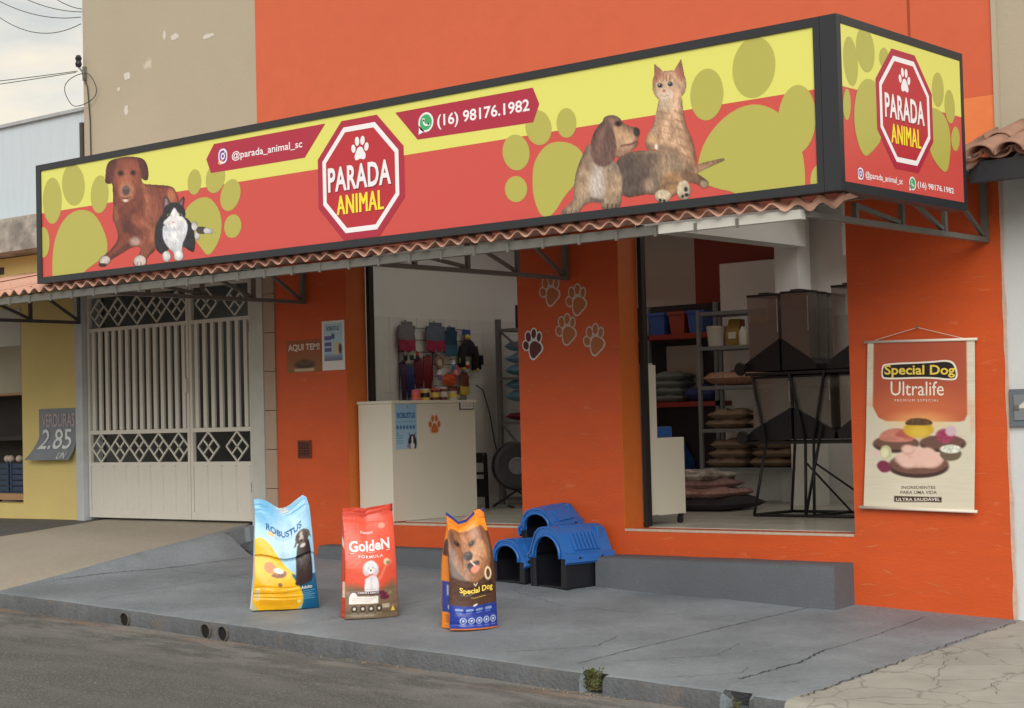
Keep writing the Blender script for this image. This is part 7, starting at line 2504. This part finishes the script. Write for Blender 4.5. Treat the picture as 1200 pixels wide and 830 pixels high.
# ================================================================== KERB DETAILS
for x, l in ((-1.479, 'single drain pipe mouth in the kerb, farthest left'), (-.574, 'left of the paired drain pipe mouths in the kerb'), (-.394, 'right of the paired drain pipe mouths in the kerb')):
    zc = zs(x, -2.95) - .068
    t = thing('drain_pipe', l, 'drain pipe', (x, -2.96, zc), 0, 'drain pipes in the kerb')
    M = Matrix.Translation((x, -2.955, zc)) @ Matrix.Rotation(R(90), 4, 'X')
    mb = MB()
    sg = 22
    vs = []
    for r, z in ((.055, 0), (.055, .026), (.049, .026), (.049, -.02)):
        for j in range(sg):
            vs.append(M @ Vector((r * math.cos(2 * math.pi * j / sg), r * math.sin(2 * math.pi * j / sg), z)))
    fs = [(i * sg + j, i * sg + (j + 1) % sg, (i + 1) * sg + (j + 1) % sg, (i + 1) * sg + j) for i in range(3) for j in range(sg)]
    mb.add(vs, fs).build('pipe_rim', mat('stained_pvc', (.13, .125, .12), rough=.7, var=.5, vscale=30), t)
    MB().add([M @ Vector((.0492 * math.cos(2 * math.pi * j / sg), .0492 * math.sin(2 * math.pi * j / sg), .012)) for j in range(sg)], [tuple(range(sg))]).build('pipe_dark', mat('pipe_shade', (.006, .006, .006), rough=1), t)  # black disc stands for the shade in the pipe's hollow
LEAF = mat('weed_leaf', (.075, .105, .03), rough=.6, var=.5, vscale=30, col2=(.14, .13, .05))
def weed(label, x, y, n, s, seed):
    rr = random.Random(seed)
    z = zs(x, -2.95) - .10
    t = thing('weed', label, 'weed', (x, y, z), 0, 'weeds growing in the kerb gaps')
    lm, sm = MB(), MB()
    for k in range(n):
        a = rr.uniform(0, 6.28)
        rad = rr.uniform(0, s * .8)
        base = Vector((x + rr.uniform(-.03, .03), y + rr.uniform(-.02, .02), z))
        tip = Vector((x + rad * math.cos(a), y + rad * math.sin(a) * .6 - .01, z + rr.uniform(.01, s * 1.3)))
        if k % 4 == 0:
            sm.tube([base, (base + tip) / 2 + Vector((0, 0, .01)), tip], [.003, .0025, .0015], 5)
        d = Vector((rr.uniform(-1, 1), rr.uniform(-1, .4), rr.uniform(-.3, .9))).normalized()
        sd = d.cross(Vector((rr.uniform(-1, 1), rr.uniform(-1, 1), rr.uniform(-1, 1)))).normalized()
        l, w = rr.uniform(.012, .03), rr.uniform(.005, .011)
        nrm = d.cross(sd) * .003
        lm.add([tip, tip + d * l * .5 + sd * w + nrm, tip + d * l, tip + d * l * .5 - sd * w + nrm], [(0, 1, 2, 3)])
    tag(lm.build('leaves', LEAF, t), kind='stuff')
    tag(sm.build('stems', mat('weed_stem', (.16, .13, .06), rough=.8), t), kind='stuff')
weed('bushy green weed filling the gap in the kerb', 2.78, -2.90, 330, .085, 3)
weed('small sparse dry weed in the broken kerb near the right corner', 3.76, -2.93, 40, .05, 8)
# loose grit along the gutter
rr = random.Random(5)
gm = MB()
for k in range(420):
    x = rr.uniform(-3.5, 5.0)
    y = -2.985 - abs(rr.gauss(0, .07))
    if k < 90:
        x, y = rr.gauss(2.8, .16), -2.97 - abs(rr.gauss(0, .05))
    elif k < 150:
        x, y = rr.gauss(3.76, .12), -2.97 - abs(rr.gauss(0, .05))
    s_ = rr.uniform(.003, .010)
    z = zs(x, -2.95) - .112
    pts = [Vector((x + s_ * rr.uniform(.6, 1.2) * dx, y + s_ * rr.uniform(.6, 1.2) * dy, z + s_ * rr.uniform(.4, .9) * dz)) for dx, dy, dz in ((1, 0, 0), (-1, 0, 0), (0, 1, 0), (0, -1, 0), (0, 0, 1.2), (0, 0, -.6))]
    gm.add(pts, [(0, 2, 4), (2, 1, 4), (1, 3, 4), (3, 0, 4), (2, 0, 5), (1, 2, 5), (3, 1, 5), (0, 3, 5)])
tag(gm.build('gutter_grit', mat('grit', (.26, .20, .14), rough=.95, var=.6, vscale=40)), 'loose pale grit lying along the gutter', 'grit', kind='stuff')
